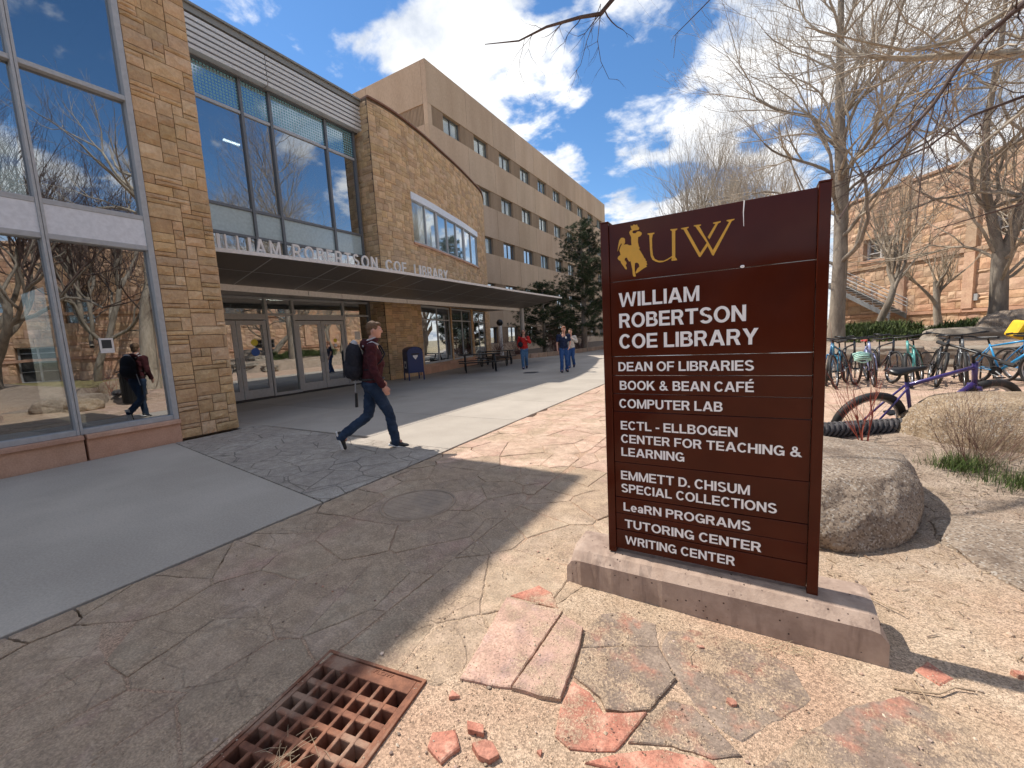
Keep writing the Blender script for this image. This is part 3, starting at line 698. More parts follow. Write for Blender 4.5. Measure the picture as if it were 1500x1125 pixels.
for (z0, z1) in rows:
    prev = TY0+.45
    b = MB(); b.box(TX-0.4, TX-.02, TY0, TY0+0.42, z0-.02, z1+.02); b.build('corner_post', m_pcc, tower)
    for k, y in enumerate(wy):
        ribs(prev, y, z0-.02, z1+.02).build('ribbed_panel', m_rib, tower)
        w = link('window', None, parent=tower, loc=(TX, y, z0))
        b = MB(); b.box(-0.38, -0.26, 0, 0.06, 0, z1-z0); b.box(-0.38, -0.26, WW-0.06, WW, 0, z1-z0); b.box(-0.38, -0.26, WW/2-.04, WW/2+.04, 0, z1-z0); b.box(-0.38, -0.26, 0.06, WW-.06, 0, 0.06); b.box(-0.38, -0.26, .06, WW-.06, z1-z0-0.06, z1-z0)
        b.build('frame', m_alud, w)
        dark = (z0 < 9 and k in (2, 3)) or z0 < 5
        for (a, c) in ((0.06, WW/2-.04), (WW/2+.04, WW-0.06)):
            b = MB(); b.box(-0.33, -0.32, a, c, 0.06, z1-z0-.06); b.build('pane', m_glassf if not dark else m_glass, w)
            if not dark:
                b = MB(); b.box(-0.37, -0.36, a, c, 0.06, z1-z0-.06); b.build('blind', m_curt, w)
        prev = y+WW
    ribs(prev, TY1-.4, z0-.02, z1+.02).build('ribbed_panel', m_rib, tower)
    b = MB(); b.box(TX-0.4, TX-.02, TY1-.4, TY1, z0-.02, z1+.02); b.build('corner_post', m_pcc, tower)
    m_ = MB(); m_.box(-44, TX-.43, TY0+.10, TY0+0.4, z0-.02, z1+.02)
    for k in range(150): m_.box(TX-.5-.13*k-.08, TX-.5-.13*k, TY0+.045, TY0+.10, z0-.02, z1+.02)
    m_.build('ribbed_panel', m_rib, tower)

# ---------------------------------------------------------------- right hand sandstone hall
P0 = Vector((6.06, 38.4)); DR = Vector((0.5569, -0.83058)); HA = math.atan2(DR.y, DR.x); HN = Vector((math.sin(HA), -math.cos(HA)))
hall = thing('sandstone_hall', 'large pink sandstone hall with rock faced walls and an outside stair, beyond the bicycles', 'building')
def hp(s, off=0.0): p = P0+DR*s+HN*off; return p.x, p.y
HL, HH, hu = 56, 9.35, 0.2
hop = [(1.2, 3.2, 5.2, 6.6), (8.4, 11.0, 5.2, 6.4)]+[(k, k+1.6, 4.0, 5.6) for k in (15.0, 19.4, 23.8, 28.2, 32.6, 37.0, 41.4)]+[(17.2, 19, 0.0, 2.4), (35, 37, 0, 2.4)]
hopc = [tuple(round(v/hu) for v in (a+0.6, c+0.6, z0, z1)) for a, c, z0, z1 in hop]
def hblk(i, j): return any(a <= i < c and z0 <= j < z1 for a, c, z0, z1 in hopc) or j == round(1.4/hu) or j == round(4.6/hu)
rects = ashlar(int((HL+.6)/hu), int(HH/hu), hblk, 5, random.Random(31))
lay_stones(hall, rects, hu, lambda u: (*hp(u), HA), -0.6, 0, 0.10, ROCK_H, m_hall, 300, dist=lambda x, y, z: near(x, y, z)+(1e6 if (x > 13 or z < 1.2) else 0), gap=0.02)
def hbox(name, s0, s1, z0, z1, o0, o1, mat, parent=hall, bevel=0):
    m_ = MB(); A, B = hp(s0, o0), hp(s1, o0); D, E_ = hp(s0, o1), hp(s1, o1)
    m_.add([(*D, z0), (*E_, z0), (*B, z0), (*A, z0), (*D, z1), (*E_, z1), (*B, z1), (*A, z1)], [(3, 2, 1, 0), (4, 5, 6, 7), (0, 1, 5, 4), (1, 2, 6, 5), (2, 3, 7, 6), (3, 0, 4, 7)])
    return m_.build(name, mat, parent, bevel=bevel)
cutx = sorted(set([-0.6, HL]+[q for a, c, _, _ in hop for q in (a, c)]))
for s0, s1 in zip(cutx, cutx[1:]):
    sm = (s0+s1)/2; hs = [(z0, z1) for a, c, z0, z1 in hop if a < sm < c]
    zz0 = -0.5
    for z0, z1 in sorted(hs):
        if z0 > zz0: hbox('wall_core', s0, s1, zz0, z0, 0.0, -0.6, m_mortar2)
        zz0 = z1
    hbox('wall_core', s0, s1, zz0, HH, 0.0, -0.6, m_mortar2)
for k in range(14): hbox('string_course', -0.6+k*4, -0.6+k*4+3.98, 1.4, 1.58, 0.16, 0.0, m_redstone, bevel=.01)
for k in range(14): hbox('sill_course', -0.6+k*4, -0.6+k*4+3.98, 4.6, 4.8, 0.18, 0.0, m_hall, bevel=.01)
for k in range(14): hbox('coping', -0.7+k*4, -0.7+k*4+3.98, HH, HH+.16, 0.14, -0.6, m_hall, bevel=.01)
for s0 in (3.75, 7.4, 11.6, 13.9, 26.6, 40.0): hbox('pilaster', s0, s0+0.5, 1.6, 4.58, 0.22, 0.0, m_hall); hbox('pilaster', s0, s0+0.5, 4.82, HH+0.4, 0.22, 0.0, m_hall)
m_hv = MB(); A = hp(-0.6, 0); A2 = hp(-0.6, -16); m_ = MB()
m_.add([(*A, -.5), (*A2, -.5), (*A2, HH), (*A, HH)], [(0, 1, 2, 3)]); m_.build('end_wall', m_hall, hall)
for n, (a, c, z0, z1) in enumerate(hop):
    w = link('window' if z0 > 1 else 'doorway', None, parent=hall)
    hbox('pane', a, c, z0, z1, -0.34, -0.36, m_glass if z0 > 1 else m_roomd, w)
    fm = m_white if n == 0 else m_alu
    for t in ((a, a+.09), ((a+c)/2-.06, (a+c)/2+.06), (c-.09, c)): hbox('frame', t[0], t[1], z0, z1, -0.25, -0.33, fm, w)
    for t in ((z0, z0+.08), (z0+(z1-z0)*.3, z0+(z1-z0)*.3+.05), (z1-.45, z1-.38), (z1-.08, z1)): hbox('rail', a+.09, c-.09, t[0], t[1], -0.26, -0.33, fm, w)
    if n == 0: hbox('sill_stone', a-.1, c+.1, z0-.18, z0-.0, 0.16, -.2, m_redstone, w)
    if 2 <= n < 9:   # round arch over the small windows: voussoirs
        m_ = MB(); cx_, cz = (a+c)/2, z1
        for k in range(9):
            t0 = math.pi*k/9+.02; t1 = math.pi*(k+1)/9-.02; V = []
            for off in (0.15, 0.02):
                for t, r in ((t0, .85), (t1, .85), (t1, 1.25), (t0, 1.25)):
                    V.append((*hp(cx_+r*math.cos(t), off), cz+r*math.sin(t)))
            m_.add(V, [(0, 1, 2, 3), (7, 6, 5, 4), (0, 4, 5, 1), (1, 5, 6, 2), (2, 6, 7, 3), (3, 7, 4, 0)])
        m_.build('arch_stones', m_hall, w)
        m_ = MB(); V = [(*hp(cx_+.84*math.cos(math.pi*k/12), .13), cz+.84*math.sin(math.pi*k/12)) for k in range(13)]
        m_.add(V, [tuple(range(13))]); m_.build('arch_pane', m_glass, w)
hbox('wall_vent', 7.4, 8.1, 2.0, 2.35, 0.16, 0.0, m_alu)
b = MB(); A = hp(-.6, -.3); 
hbox('roof', -0.6, HL, HH-.4, HH-.3, -.6, -16, m_roofd)
# outside stair
stair = thing('steel_stair', 'grey steel outside stair climbing along the pink sandstone wall', 'stair', (*hp(4.5, 0.5), 0))
m_stairm = plain('grey galvanised steel', (.27, .28, .29), .5, .2)
SA, SB = (4.55, 1.50), (-0.2, 3.95); ns = 14
def sp_(s, off, z): x, y = hp(s, off); return (x-stair.location.x, y-stair.location.y, z)
for off in (0.25, 1.35):
    m_ = MB(); d = 0.17
    a, c = SA, SB
    V = [sp_(a[0], off, a[1]-.28), sp_(c[0], off, c[1]-.28), sp_(c[0], off, c[1]+.02), sp_(a[0], off, a[1]+.02)]+[sp_(a[0], off+.05, a[1]-.28), sp_(c[0], off+.05, c[1]-.28), sp_(c[0], off+.05, c[1]+.02), sp_(a[0], off+.05, a[1]+.02)]
    m_.add(V, [(0, 1, 2, 3), (7, 6, 5, 4), (0, 4, 5, 1), (1, 5, 6, 2), (2, 6, 7, 3), (3, 7, 4, 0)]); m_.build('stringer', m_stairm, stair)
    for hgt in (0.45, 0.68, 0.9):
        MB().tube([sp_(a[0], off, a[1]+hgt), sp_(c[0], off, c[1]+hgt)], 0.016, 6).build('rail', m_stairm, stair)
    for k in range(5):
        t = k/4; s = a[0]+(c[0]-a[0])*t; z = a[1]+(c[1]-a[1])*t
        MB().tube([sp_(s, off, z-.05), sp_(s, off, z+.9)], 0.018, 6).build('post', m_stairm, stair)
for k in range(ns):
    t = (k+.5)/ns; s = SA[0]+(SB[0]-SA[0])*t; z = SA[1]+(SB[1]-SA[1])*t+.06
    m_ = MB(); V = [sp_(s-.15, .3, z-.03), sp_(s+.15, .3, z-.03), sp_(s+.15, 1.35, z-.03), sp_(s-.15, 1.35, z-.03), sp_(s-.15, .3, z), sp_(s+.15, .3, z), sp_(s+.15, 1.35, z), sp_(s-.15, 1.35, z)]
    m_.add(V, [(3, 2, 1, 0), (4, 5, 6, 7), (0, 1, 5, 4), (1, 2, 6, 5), (2, 3, 7, 6), (3, 0, 4, 7)]); m_.build('tread', m_alu, stair)
m_ = MB(); V = [sp_(-1.6, .2, 3.9), sp_(-.2, .2, 3.9), sp_(-.2, 1.45, 3.9), sp_(-1.6, 1.45, 3.9), sp_(-1.6, .2, 4.0), sp_(-.2, .2, 4.0), sp_(-.2, 1.45, 4.0), sp_(-1.6, 1.45, 4.0)]
m_.add(V, [(3, 2, 1, 0), (4, 5, 6, 7), (0, 1, 5, 4), (1, 2, 6, 5), (2, 3, 7, 6), (3, 0, 4, 7)]); m_.build('landing', m_alu, stair)
for s_ in (-1.5, -0.3, 4.5):
    MB().tube([sp_(s_, 1.35, -0.2), sp_(s_, 1.35, 3.9 if s_ < 0 else 1.5)], 0.05, 8).build('support_post', m_alu, stair)

# ---------------------------------------------------------------- ground
def smooth01(t): t = min(1, max(0, t)); return t*t*(3-2*t)
GC, GA = (-1.395, 0.675), R(7.5)       # storm drain centre and turn
def in_drain(x, y, hx=0.26, hy=0.46):
    dx, dy = x-GC[0], y-GC[1]; u = dx*math.cos(GA)+dy*math.sin(GA); v = -dx*math.sin(GA)+dy*math.cos(GA)
    return abs(u) < hx and abs(v) < hy
def gz(x, y):
    z = 0.0
    if x < -3.43: return -0.07
    sand_line = -1.12+(y-1.2)*0.345 if y > 1.2 else (-1.09 if y > 0.2 else -1.12)
    slab = x < sand_line or (y > 5.82 and y < 14.3 and x < 8)
    n = noise.noise(Vector((x*1.7, y*1.7, 0.3)))
    if slab: z = -0.0055+0.0025*n
    else:
        z = 0.006*n+0.004*noise.noise(Vector((x*7, y*7, 2)))+0.03*smooth01((x-0.6)/1.5)*smooth01((7-y)/2)
        z += 0.28*smooth01((x+.1)/.9)*smooth01((5.85-y)/.35)*smooth01((y-3.9)/1.4)+0.05*smooth01((x-1.0)/1.8)*smooth01((y-1)/2)*smooth01((6.6-y)/1.5)
    if y > 14.2 and x > 1.2: z = max(z, 0.62*smooth01((y-14.2)/0.9)*smooth01((x-1.2)/1.0)+0.012*(min(y, 34)-14)+0.05*n)
    if y > 30: z *= 1-0.5*smooth01((y-30)/10)
    return z
def axis(fine0, fine1, step, lo, hi):
    a = list(np.arange(fine0, fine1+1e-6, step)); s = step; v = a[-1]
    while v < hi: s *= 1.22; v += s; a.append(v)
    s = step; v = a[0]; pre = []
    while v > lo: s *= 1.22; v -= s; pre.append(v)
    return pre[::-1]+a
gx = axis(-1.8, 3.0, 0.03, -400, 400); gy = axis(0.0, 7.4, 0.035, -300, 600)
gy = sorted(gy+[14.2, 14.5, 14.8, 15.1])
vs = [(x, y, gz(x, y)) for y in gy for x in gx]; nxg = len(gx); fs = []
for j in range(len(gy)-1):
    for i in range(nxg-1):
        if in_drain((gx[i]+gx[i+1])/2, (gy[j]+gy[j+1])/2): continue
        a = j*nxg+i; fs.append((a, a+1, a+nxg+1, a+nxg))
def sand_mat():
    m, t, p = mat_base('tan grit'); v = tvec(t)
    big = tnoise(t, v, 0.8, 4, 0.6); mid = tnoise(t, v, 6, 5, 0.65)
    vo = node(t, 'ShaderNodeTexVoronoi'); t.links.new(v, vo.inputs['Vector']); vo.inputs['Scale'].default_value = 170
    hv = node(t, 'ShaderNodeSeparateColor'); t.links.new(vo.outputs['Color'], hv.inputs[0])
    c = tmix(t, tramp(t, mid, 0.3, 0.7), (0.40, 0.295, 0.205), (0.51, 0.39, 0.285))
    c = tmix(t, tramp(t, big, 0.42, 0.6, 0, 0.75), c, (0.44, 0.285, 0.20))
    # darker planted bed towards the boulders
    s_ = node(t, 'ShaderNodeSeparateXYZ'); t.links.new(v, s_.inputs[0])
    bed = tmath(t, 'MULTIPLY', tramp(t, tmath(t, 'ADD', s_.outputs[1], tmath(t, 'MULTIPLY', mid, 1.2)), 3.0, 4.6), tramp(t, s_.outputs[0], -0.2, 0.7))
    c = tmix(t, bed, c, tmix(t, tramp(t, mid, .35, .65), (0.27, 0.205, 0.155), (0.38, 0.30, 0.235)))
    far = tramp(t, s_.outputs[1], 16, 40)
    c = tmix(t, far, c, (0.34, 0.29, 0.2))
    c = tmix(t, 0.55, c, tmix(t, hv.outputs[0], (0.12, 0.12, 0.12), (0.88, 0.88, 0.88)), 'OVERLAY')
    t.links.new(c, p.inputs['Base Color']); p.inputs['Roughness'].default_value = 0.95; p.inputs['Specular IOR Level'].default_value = 0.15
    tbump(t, p, tmath(t, 'ADD', tmath(t, 'MULTIPLY', hv.outputs[1], 0.8), tmath(t, 'ADD', vo.outputs['Distance'], mid)), 0.7, 0.004)
    return m
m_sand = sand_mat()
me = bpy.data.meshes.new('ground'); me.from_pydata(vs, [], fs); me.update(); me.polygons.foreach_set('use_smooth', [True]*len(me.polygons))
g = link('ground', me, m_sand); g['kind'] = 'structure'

# concrete walk: slabs with open joints
def slab_mat(name, c1, c2, c3, sandamt=0.0, crack=False, rand=0.1, patch=1.3, fine=True):
    m, t, p = mat_base(name); v = tvec(t); n1 = tnoise(t, v, patch, 6, 0.65, 0.3); n2 = tnoise(t, v, 9, 6, 0.7); n3 = tnoise(t, v, 90, 4, 0.7)
    c = tmix(t, tramp(t, n1, 0.35, 0.65), c1, c2); c = tmix(t, tramp(t, tnoise(t, v, patch*2.3, 5, 0.6), 0.5, 0.68, 0, .7), c, c3)
    hgt = tmath(t, 'ADD', tmath(t, 'MULTIPLY', n2, 1.0), tmath(t, 'MULTIPLY', n3, 0.5))
    if rand:
        r = trand(t); hv = node(t, 'ShaderNodeHueSaturation'); t.links.new(c, hv.inputs['Color']); t.links.new(tramp(t, r, 0, 1, 1-rand, 1+rand), hv.inputs['Value'])
        t.links.new(tramp(t, tmath(t, 'FRACT', tmath(t, 'MULTIPLY', r, 17.3)), 0, 1, 0.5-rand*.06, 0.5+rand*.06), hv.inputs['Hue']); c = hv.outputs[0]
    if sandamt:
        s = tramp(t, tmath(t, 'ADD', tmath(t, 'MULTIPLY', tnoise(t, v, 1.9, 5, 0.7), 0.75), tmath(t, 'MULTIPLY', n3, 0.25)), 0.64-sandamt*.25, 0.72-sandamt*.25, 0, 0.85)
        vo = node(t, 'ShaderNodeTexVoronoi'); t.links.new(v, vo.inputs['Vector']); vo.inputs['Scale'].default_value = 170
        sc = tmix(t, vo.outputs['Distance'], (0.52, 0.39, 0.275), (0.35, 0.25, 0.17)); c = tmix(t, s, c, sc); hgt = tmath(t, 'ADD', hgt, tmath(t, 'MULTIPLY', s, vo.outputs['Distance']))
    n4 = tnoise(t, v, 2.4, 5, .6, 1.2); step_ = tmath(t, 'DIVIDE', tmath(t, 'FLOOR', tmath(t, 'MULTIPLY', n4, 14.0)), 14.0)
    if not crack: hgt = tmath(t, 'ADD', hgt, tmath(t, 'MULTIPLY', step_, 3.5 if fine else 6.0))
    if not crack and fine:
        vo3 = node(t, 'ShaderNodeTexVoronoi', feature='DISTANCE_TO_EDGE'); wv = node(t, 'ShaderNodeVectorMath', operation='ADD'); t.links.new(v, wv.inputs[0]); nz = node(t, 'ShaderNodeTexNoise'); t.links.new(v, nz.inputs['Vector']); nz.inputs['Scale'].default_value = 3; sc3 = node(t, 'ShaderNodeVectorMath', operation='SCALE'); t.links.new(nz.outputs['Color'], sc3.inputs[0]); sc3.inputs[3].default_value = .35; t.links.new(sc3.outputs[0], wv.inputs[1]); t.links.new(wv.outputs[0], vo3.inputs['Vector']); vo3.inputs['Scale'].default_value = 3.1
        k3 = tmath(t, 'MAXIMUM', tramp(t, vo3.outputs['Distance'], 0.0, 0.022), tramp(t, tnoise(t, v, 1.1, 3, .5), .47, .53)); hgt = tmath(t, 'ADD', hgt, tmath(t, 'MULTIPLY', k3, 1.2)); c = tmix(t, k3, tmix(t, .22, c, (.12, .085, .065)), c)
    if crack:
        vo2 = node(t, 'ShaderNodeTexVoronoi', feature='DISTANCE_TO_EDGE'); t.links.new(v, vo2.inputs['Vector']); vo2.inputs['Scale'].default_value = 2.6
        k = tramp(t, vo2.outputs['Distance'], 0.0, 0.02); hgt = tmath(t, 'ADD', hgt, tmath(t, 'MULTIPLY', k, 2.0)); c = tmix(t, k, hsv(c1, .62), c)
    c = tmix(t, 0.5, c, tmix(t, tramp(t, n3, .3, .7), (0.22, 0.22, 0.22), (0.78, 0.78, 0.78)), 'OVERLAY'); c = tmix(t, .35, c, tmix(t, tramp(t, n2, .35, .65), (0.3, 0.3, 0.3), (0.7, 0.7, 0.7)), 'OVERLAY')
    t.links.new(c, p.inputs['Base Color']); p.inputs['Roughness'].default_value = 0.85; p.inputs['Specular IOR Level'].default_value = 0.25
    tbump(t, p, hgt, 0.65, 0.007); return m
m_stamp = slab_mat('grey stamped concrete', (0.34, 0.295, 0.25), (0.40, 0.355, 0.305), (0.30, 0.26, 0.225), 0, True, 0)
m_flag = slab_mat('dusty red flagstone', (0.39, 0.285, 0.205), (0.46, 0.35, 0.255), (0.40, 0.265, 0.20), 0.74, False, 0.09, 1.3)
m_flagp = slab_mat('pale pink flagstone', (0.49, 0.335, 0.25), (0.56, 0.41, 0.31), (0.46, 0.285, 0.215), 0.55, False, 0.06, 1.0)
walk = link('concrete_walk', None); walk['kind'] = 'structure'
xc = [-8.19, -3.455]
def slab(x0, x1, y0, y1, mat, z=0.0, name='concrete_slab', g=0.006):
    m_ = MB(); m_.box(x0+g, x1-g, y0+g, y1-g, z-0.12, z); return m_.build(name, mat, walk, bevel=0.008)
m_ = MB(); m_.prism([(-8.19, 2.96), (-3.455, 2.30), (-3.455, -1.9), (-8.19, -1.9)], -0.12, 0); m_.build('concrete_slab', m_conc, walk, bevel=.006)
slab(-8.19, -3.455, -5.0, -1.9, m_conc); slab(-8.19, -3.455, -9, -5, m_conc)
m_ = MB(); m_.prism([(-8.19, 2.975), (-3.455, 2.315), (-3.455, 4.20), (-8.19, 4.35)], -0.12, -0.002); m_.build('stamped_slab', m_stamp, walk, bevel=.004)
yj = [4.36, 6.1, 8.0, 9.9, 12.0, 14.4, 17.0, 20.0, 23.5, 27.5]
for k, (a, c) in enumerate(zip(yj, yj[1:])):
    for j, (x0, x1) in enumerate(((-12.66, -10.4), (-10.4, -7.9), (-7.9, -5.15), (-5.15, -3.455))):
        if a < 4.4 and j == 3: a_ = 4.21
        elif a < 4.4: a_ = 4.36
        else: a_ = a
        slab(x0, x1, a_, c, m_conc)
b = MB(); b.box(-12.66, -8.2, 4.02, 4.355, -.12, 0); b.build('concrete_slab', m_conc, walk)
for a, c in ((27.5, 32), (32, 37), (37, 43), (43, 50), (50, 60)):
    for x0, x1 in ((-10.4, -7.9), (-7.9, -5.15), (-5.15, -3.455)): slab(x0, x1, a, c, m_conc)
m_ = MB(); m_.box(-24, -12.67, 4, 60, -.2, -0.02); o = m_.build('soil_bed', grain('brown mulch', (0.10, 0.07, 0.05), (0.17, 0.12, 0.08), 6, .95, .6, .02, 50)); o['kind'] = 'structure'

# flagstones: voronoi cells cut to the paved areas
def clip(poly, px, py, nx_, ny_):
    out = []
    for i in range(len(poly)):
        a = poly[i]; c = poly[(i+1) % len(poly)]
        da = (a[0]-px)*nx_+(a[1]-py)*ny_; dc = (c[0]-px)*nx_+(c[1]-py)*ny_
        if da <= 0: out.append(a)
        if da*dc < 0: t = da/(da-dc); out.append((a[0]+t*(c[0]-a[0]), a[1]+t*(c[1]-a[1])))
    return out
def cells(poly, step, jit, rs, aniso=1.0):
    xs = [p[0] for p in poly]; ys_ = [p[1] for p in poly]; seeds = []
    y = min(ys_)-step; r = 0
    while y < max(ys_)+step:
        x = min(xs)-step+(r % 2)*step*.5
        while x < max(xs)+step: seeds.append((x+rs.uniform(-jit, jit)*step, y+rs.uniform(-jit, jit)*step*aniso)); x += step
        y += step*aniso; r += 1
    res = []
    for i, s in enumerate(seeds):
        c = list(poly)
        for j, q in enumerate(seeds):
            if i == j: continue
            dx, dy = q[0]-s[0], q[1]-s[1]; d2 = dx*dx+dy*dy
            if d2 > 9*step*step: continue
            c = clip(c, (s[0]+q[0])/2, (s[1]+q[1])/2, dx, dy)
            if len(c) < 3: break
        if len(c) >= 3:
            ar = abs(sum(c[k][0]*c[(k+1) % len(c)][1]-c[(k+1) % len(c)][0]*c[k][1] for k in range(len(c))))/2
            if ar > 0.02: res.append(c)
    return res
def flag_obj(poly, gap, ztop, thick, mat, parent, rs, rough=0.012, name='flagstone', tilt=0.002, sub=3):
    cx_ = sum(p[0] for p in poly)/len(poly); cy_ = sum(p[1] for p in poly)/len(poly); P = []
    for i in range(len(poly)):
        a = poly[i]; c = poly[(i+1) % len(poly)]; L = math.hypot(c[0]-a[0], c[1]-a[1])
        if L < 1e-4: continue
        n = max(1, min(16, int(L/(0.12 if sub < 9 else .03)))) if sub > 1 else 1
        for k in range(n):
            t = k/n; x = a[0]+t*(c[0]-a[0]); y = a[1]+t*(c[1]-a[1]); d = math.hypot(x-cx_, y-cy_)+1e-6
            s = 1-(gap+rs.uniform(0, rough))/d; P.append((cx_+(x-cx_)*s, cy_+(y-cy_)*s))
    if len(P) < 3: return
    ar = sum(P[i][0]*P[(i+1) % len(P)][1]-P[(i+1) % len(P)][0]*P[i][1] for i in range(len(P)))
    if ar < 0: P = P[::-1]
    tx, ty = rs.uniform(-tilt, tilt), rs.uniform(-tilt, tilt); h = ztop+rs.uniform(-tilt, tilt)
    top = [(x-cx_, y-cy_, h+(x-cx_)*tx*3+(y-cy_)*ty*3) for x, y in P]
    inn = [(q[0]*(1-.006/max(.05, math.hypot(q[0], q[1]))), q[1]*(1-.006/max(.05, math.hypot(q[0], q[1]))), q[2]) for q in top]
    n = len(P); m_ = MB()
    vs_ = [(x, y, z-0.004) for x, y, z in top]+inn+[(x, y, ztop-thick) for x, y, z in top]
    m_.add(vs_, [tuple(range(n, 2*n))]+[(i, (i+1) % n, (i+1) % n+n, i+n) for i in range(n)]+[(i+2*n, (i+1) % n+2*n, (i+1) % n, i) for i in range(n)])
    return m_.build(name, mat, parent, loc=(cx_, cy_, 0))
pav = link('flagstone_paving', None); pav['kind'] = 'structure'
rs = random.Random(77)
RA = [(-3.42, -1.2), (-1.69, -1.2), (-1.69, 7.2), (-3.42, 7.2)]
RB = [(-1.69, 1.10), (-1.12, 1.175), (0.93, 7.2), (-1.69, 7.2)]
RC = [(-3.42, 7.2), (8, 7.2), (8, 14.25), (-3.42, 14.25)]
RD = [(-3.42, 14.25), (1.3, 14.25), (1.3, 40), (-3.42, 40)]
for reg, st in ((RA, 0.50), (RB, 0.50)):
    for c in cells(reg, st, 0.5, rs, 0.75):
        cy_ = sum(p[1] for p in c)/len(c)
        flag_obj(c, 0.001, 0.0, 0.05, m_flag if cy_ < 3.9 else m_flagp, pav, rs, 0.010, tilt=.0035, sub=9)
RE = [(0.46, 5.84), (8, 5.84), (8, 7.19), (0.93, 7.19)]
for c in cells(RE, .8, 0.45, rs, 0.9)+cells(RC, .85, 0.45, rs, 0.9): flag_obj(c, 0.006, 0.0, 0.05, m_flagp, pav, rs, 0.006, sub=1)
m_ = MB(); m_.prism(RD, -0.1, -0.002); m_.build('far_paving', m_flagp, pav)
# slabs and chips lying in the grit in front of the sign
TR = dict(A=[(-1.155, 1.809), (-0.829, 1.834), (-0.837, 1.299), (-0.897, 1.276), (-1.056, 1.243)], B=[(-0.813, 1.803), (-0.689, 1.756), (-0.66, 1.624), (-0.631, 1.336), (-0.716, 1.313), (-0.832, 1.295)],
 C=[(-0.655, 1.63), (-0.474, 1.73), (-0.341, 1.79), (-0.247, 1.645), (-0.312, 1.45), (-0.393, 1.403), (-0.464, 1.376), (-0.5, 1.42), (-0.628, 1.47)],
 D=[(-0.626, 1.45), (-0.542, 1.426), (-0.466, 1.367), (-0.392, 1.397), (-0.318, 1.441), (-0.386, 1.241), (-0.464, 1.202), (-0.53, 1.178), (-0.597, 1.196), (-0.625, 1.308)],
 E=[(-0.312, 1.45), (-0.248, 1.534), (-0.176, 1.545), (-0.084, 1.477), (-0.004, 1.417), (-0.093, 1.362), (-0.22, 1.346), (-0.359, 1.29)],
 F=[(-0.684, 1.775), (-0.66, 1.9), (-0.56, 1.97), (-0.38, 1.95), (-0.34, 1.80), (-0.474, 1.735), (-0.655, 1.64)],
 G=[(-0.337, 1.796), (-0.33, 1.93), (-0.2, 2.0), (0.039, 2.01), (0.175, 1.93), (0.235, 1.78), (0.10, 1.60), (-0.005, 1.47), (-0.068, 1.485), (-0.17, 1.55), (-0.241, 1.644)],
 I=[(-.47, 1.155), (-0.385, 1.234), (-0.234, 1.329), (-0.092, 1.349), (-0.068, 1.338), (-0.147, 1.284), (-0.345, 1.183)], J=[(-1.15, 1.828), (-1.046, 1.989), (-0.943, 1.958), (-0.859, 1.847)],
 H=[(0.0, 1.33), (0.186, 1.61), (0.33, 1.80), (0.52, 1.95), (0.68, 1.90), (0.80, 1.75), (0.85, 1.5), (0.5, 1.1)], K=[(0.6, 2.12), (0.66, 2.2), (0.72, 2.13), (0.66, 2.06)], L=[(-0.98, 0.95), (-0.9, 0.93), (-0.87, 1.0), (-0.93, 1.05), (-1.0, 1.0)])
m_slg = slab_mat('grey brown slab', (0.24, 0.18, 0.145), (0.31, 0.24, 0.19), (0.47, 0.20, 0.135), 0.68, False, 0, 3, False)
m_slr = slab_mat('brick red slab', (0.44, 0.18, 0.125), (0.52, 0.25, 0.18), (0.60, 0.38, 0.28), 0.5, False, 0, 4, False)
m_slp = slab_mat('dusty pink slab', (0.46, 0.29, 0.23), (0.55, 0.37, 0.28), (0.40, 0.27, 0.24), 0.5, False, 0, 3, False)
SP = dict(A=(m_slp, .015, 'dusty pink slab half covered in grit beside the storm drain'), B=(m_slp, .022, 'narrow pink slab with a broken front edge'), C=(m_slg, .014, 'grey brown slab with a red patch in the middle of the broken slabs'),
 D=(m_slr, .009, 'crumbling brick red slab in front of the grey brown one'), E=(m_slg, .011, 'pointed grey brown slab between two red ones'), F=(m_slg, .006, 'small grey slab close to the left end of the sign footing'), G=(m_slg, .003, 'wide grey slab sunk in grit before the sign footing'),
 I=(m_slr, .010, 'thin red slab at the bottom edge of the broken paving'), J=(m_slr, .008, 'reddish slab sliver behind the dusty pink slab'), H=(m_slg, .005, 'large grey slab at the bottom right corner of the grit'), K=(m_slr, .007, 'red stone wedge beside the right end of the sign footing'), L=(m_slr, .018, 'flat red chip with a notched edge right of the storm drain'))
for k, P in TR.items():
    mm, zt, lb = SP[k]; o = flag_obj(P, -0.001, zt, 0.05, mm, None, rs, 0.010 if k in 'GFHI' else .006, 'loose_slab', 0.001, 9); tag(o, lb, 'stone slab')
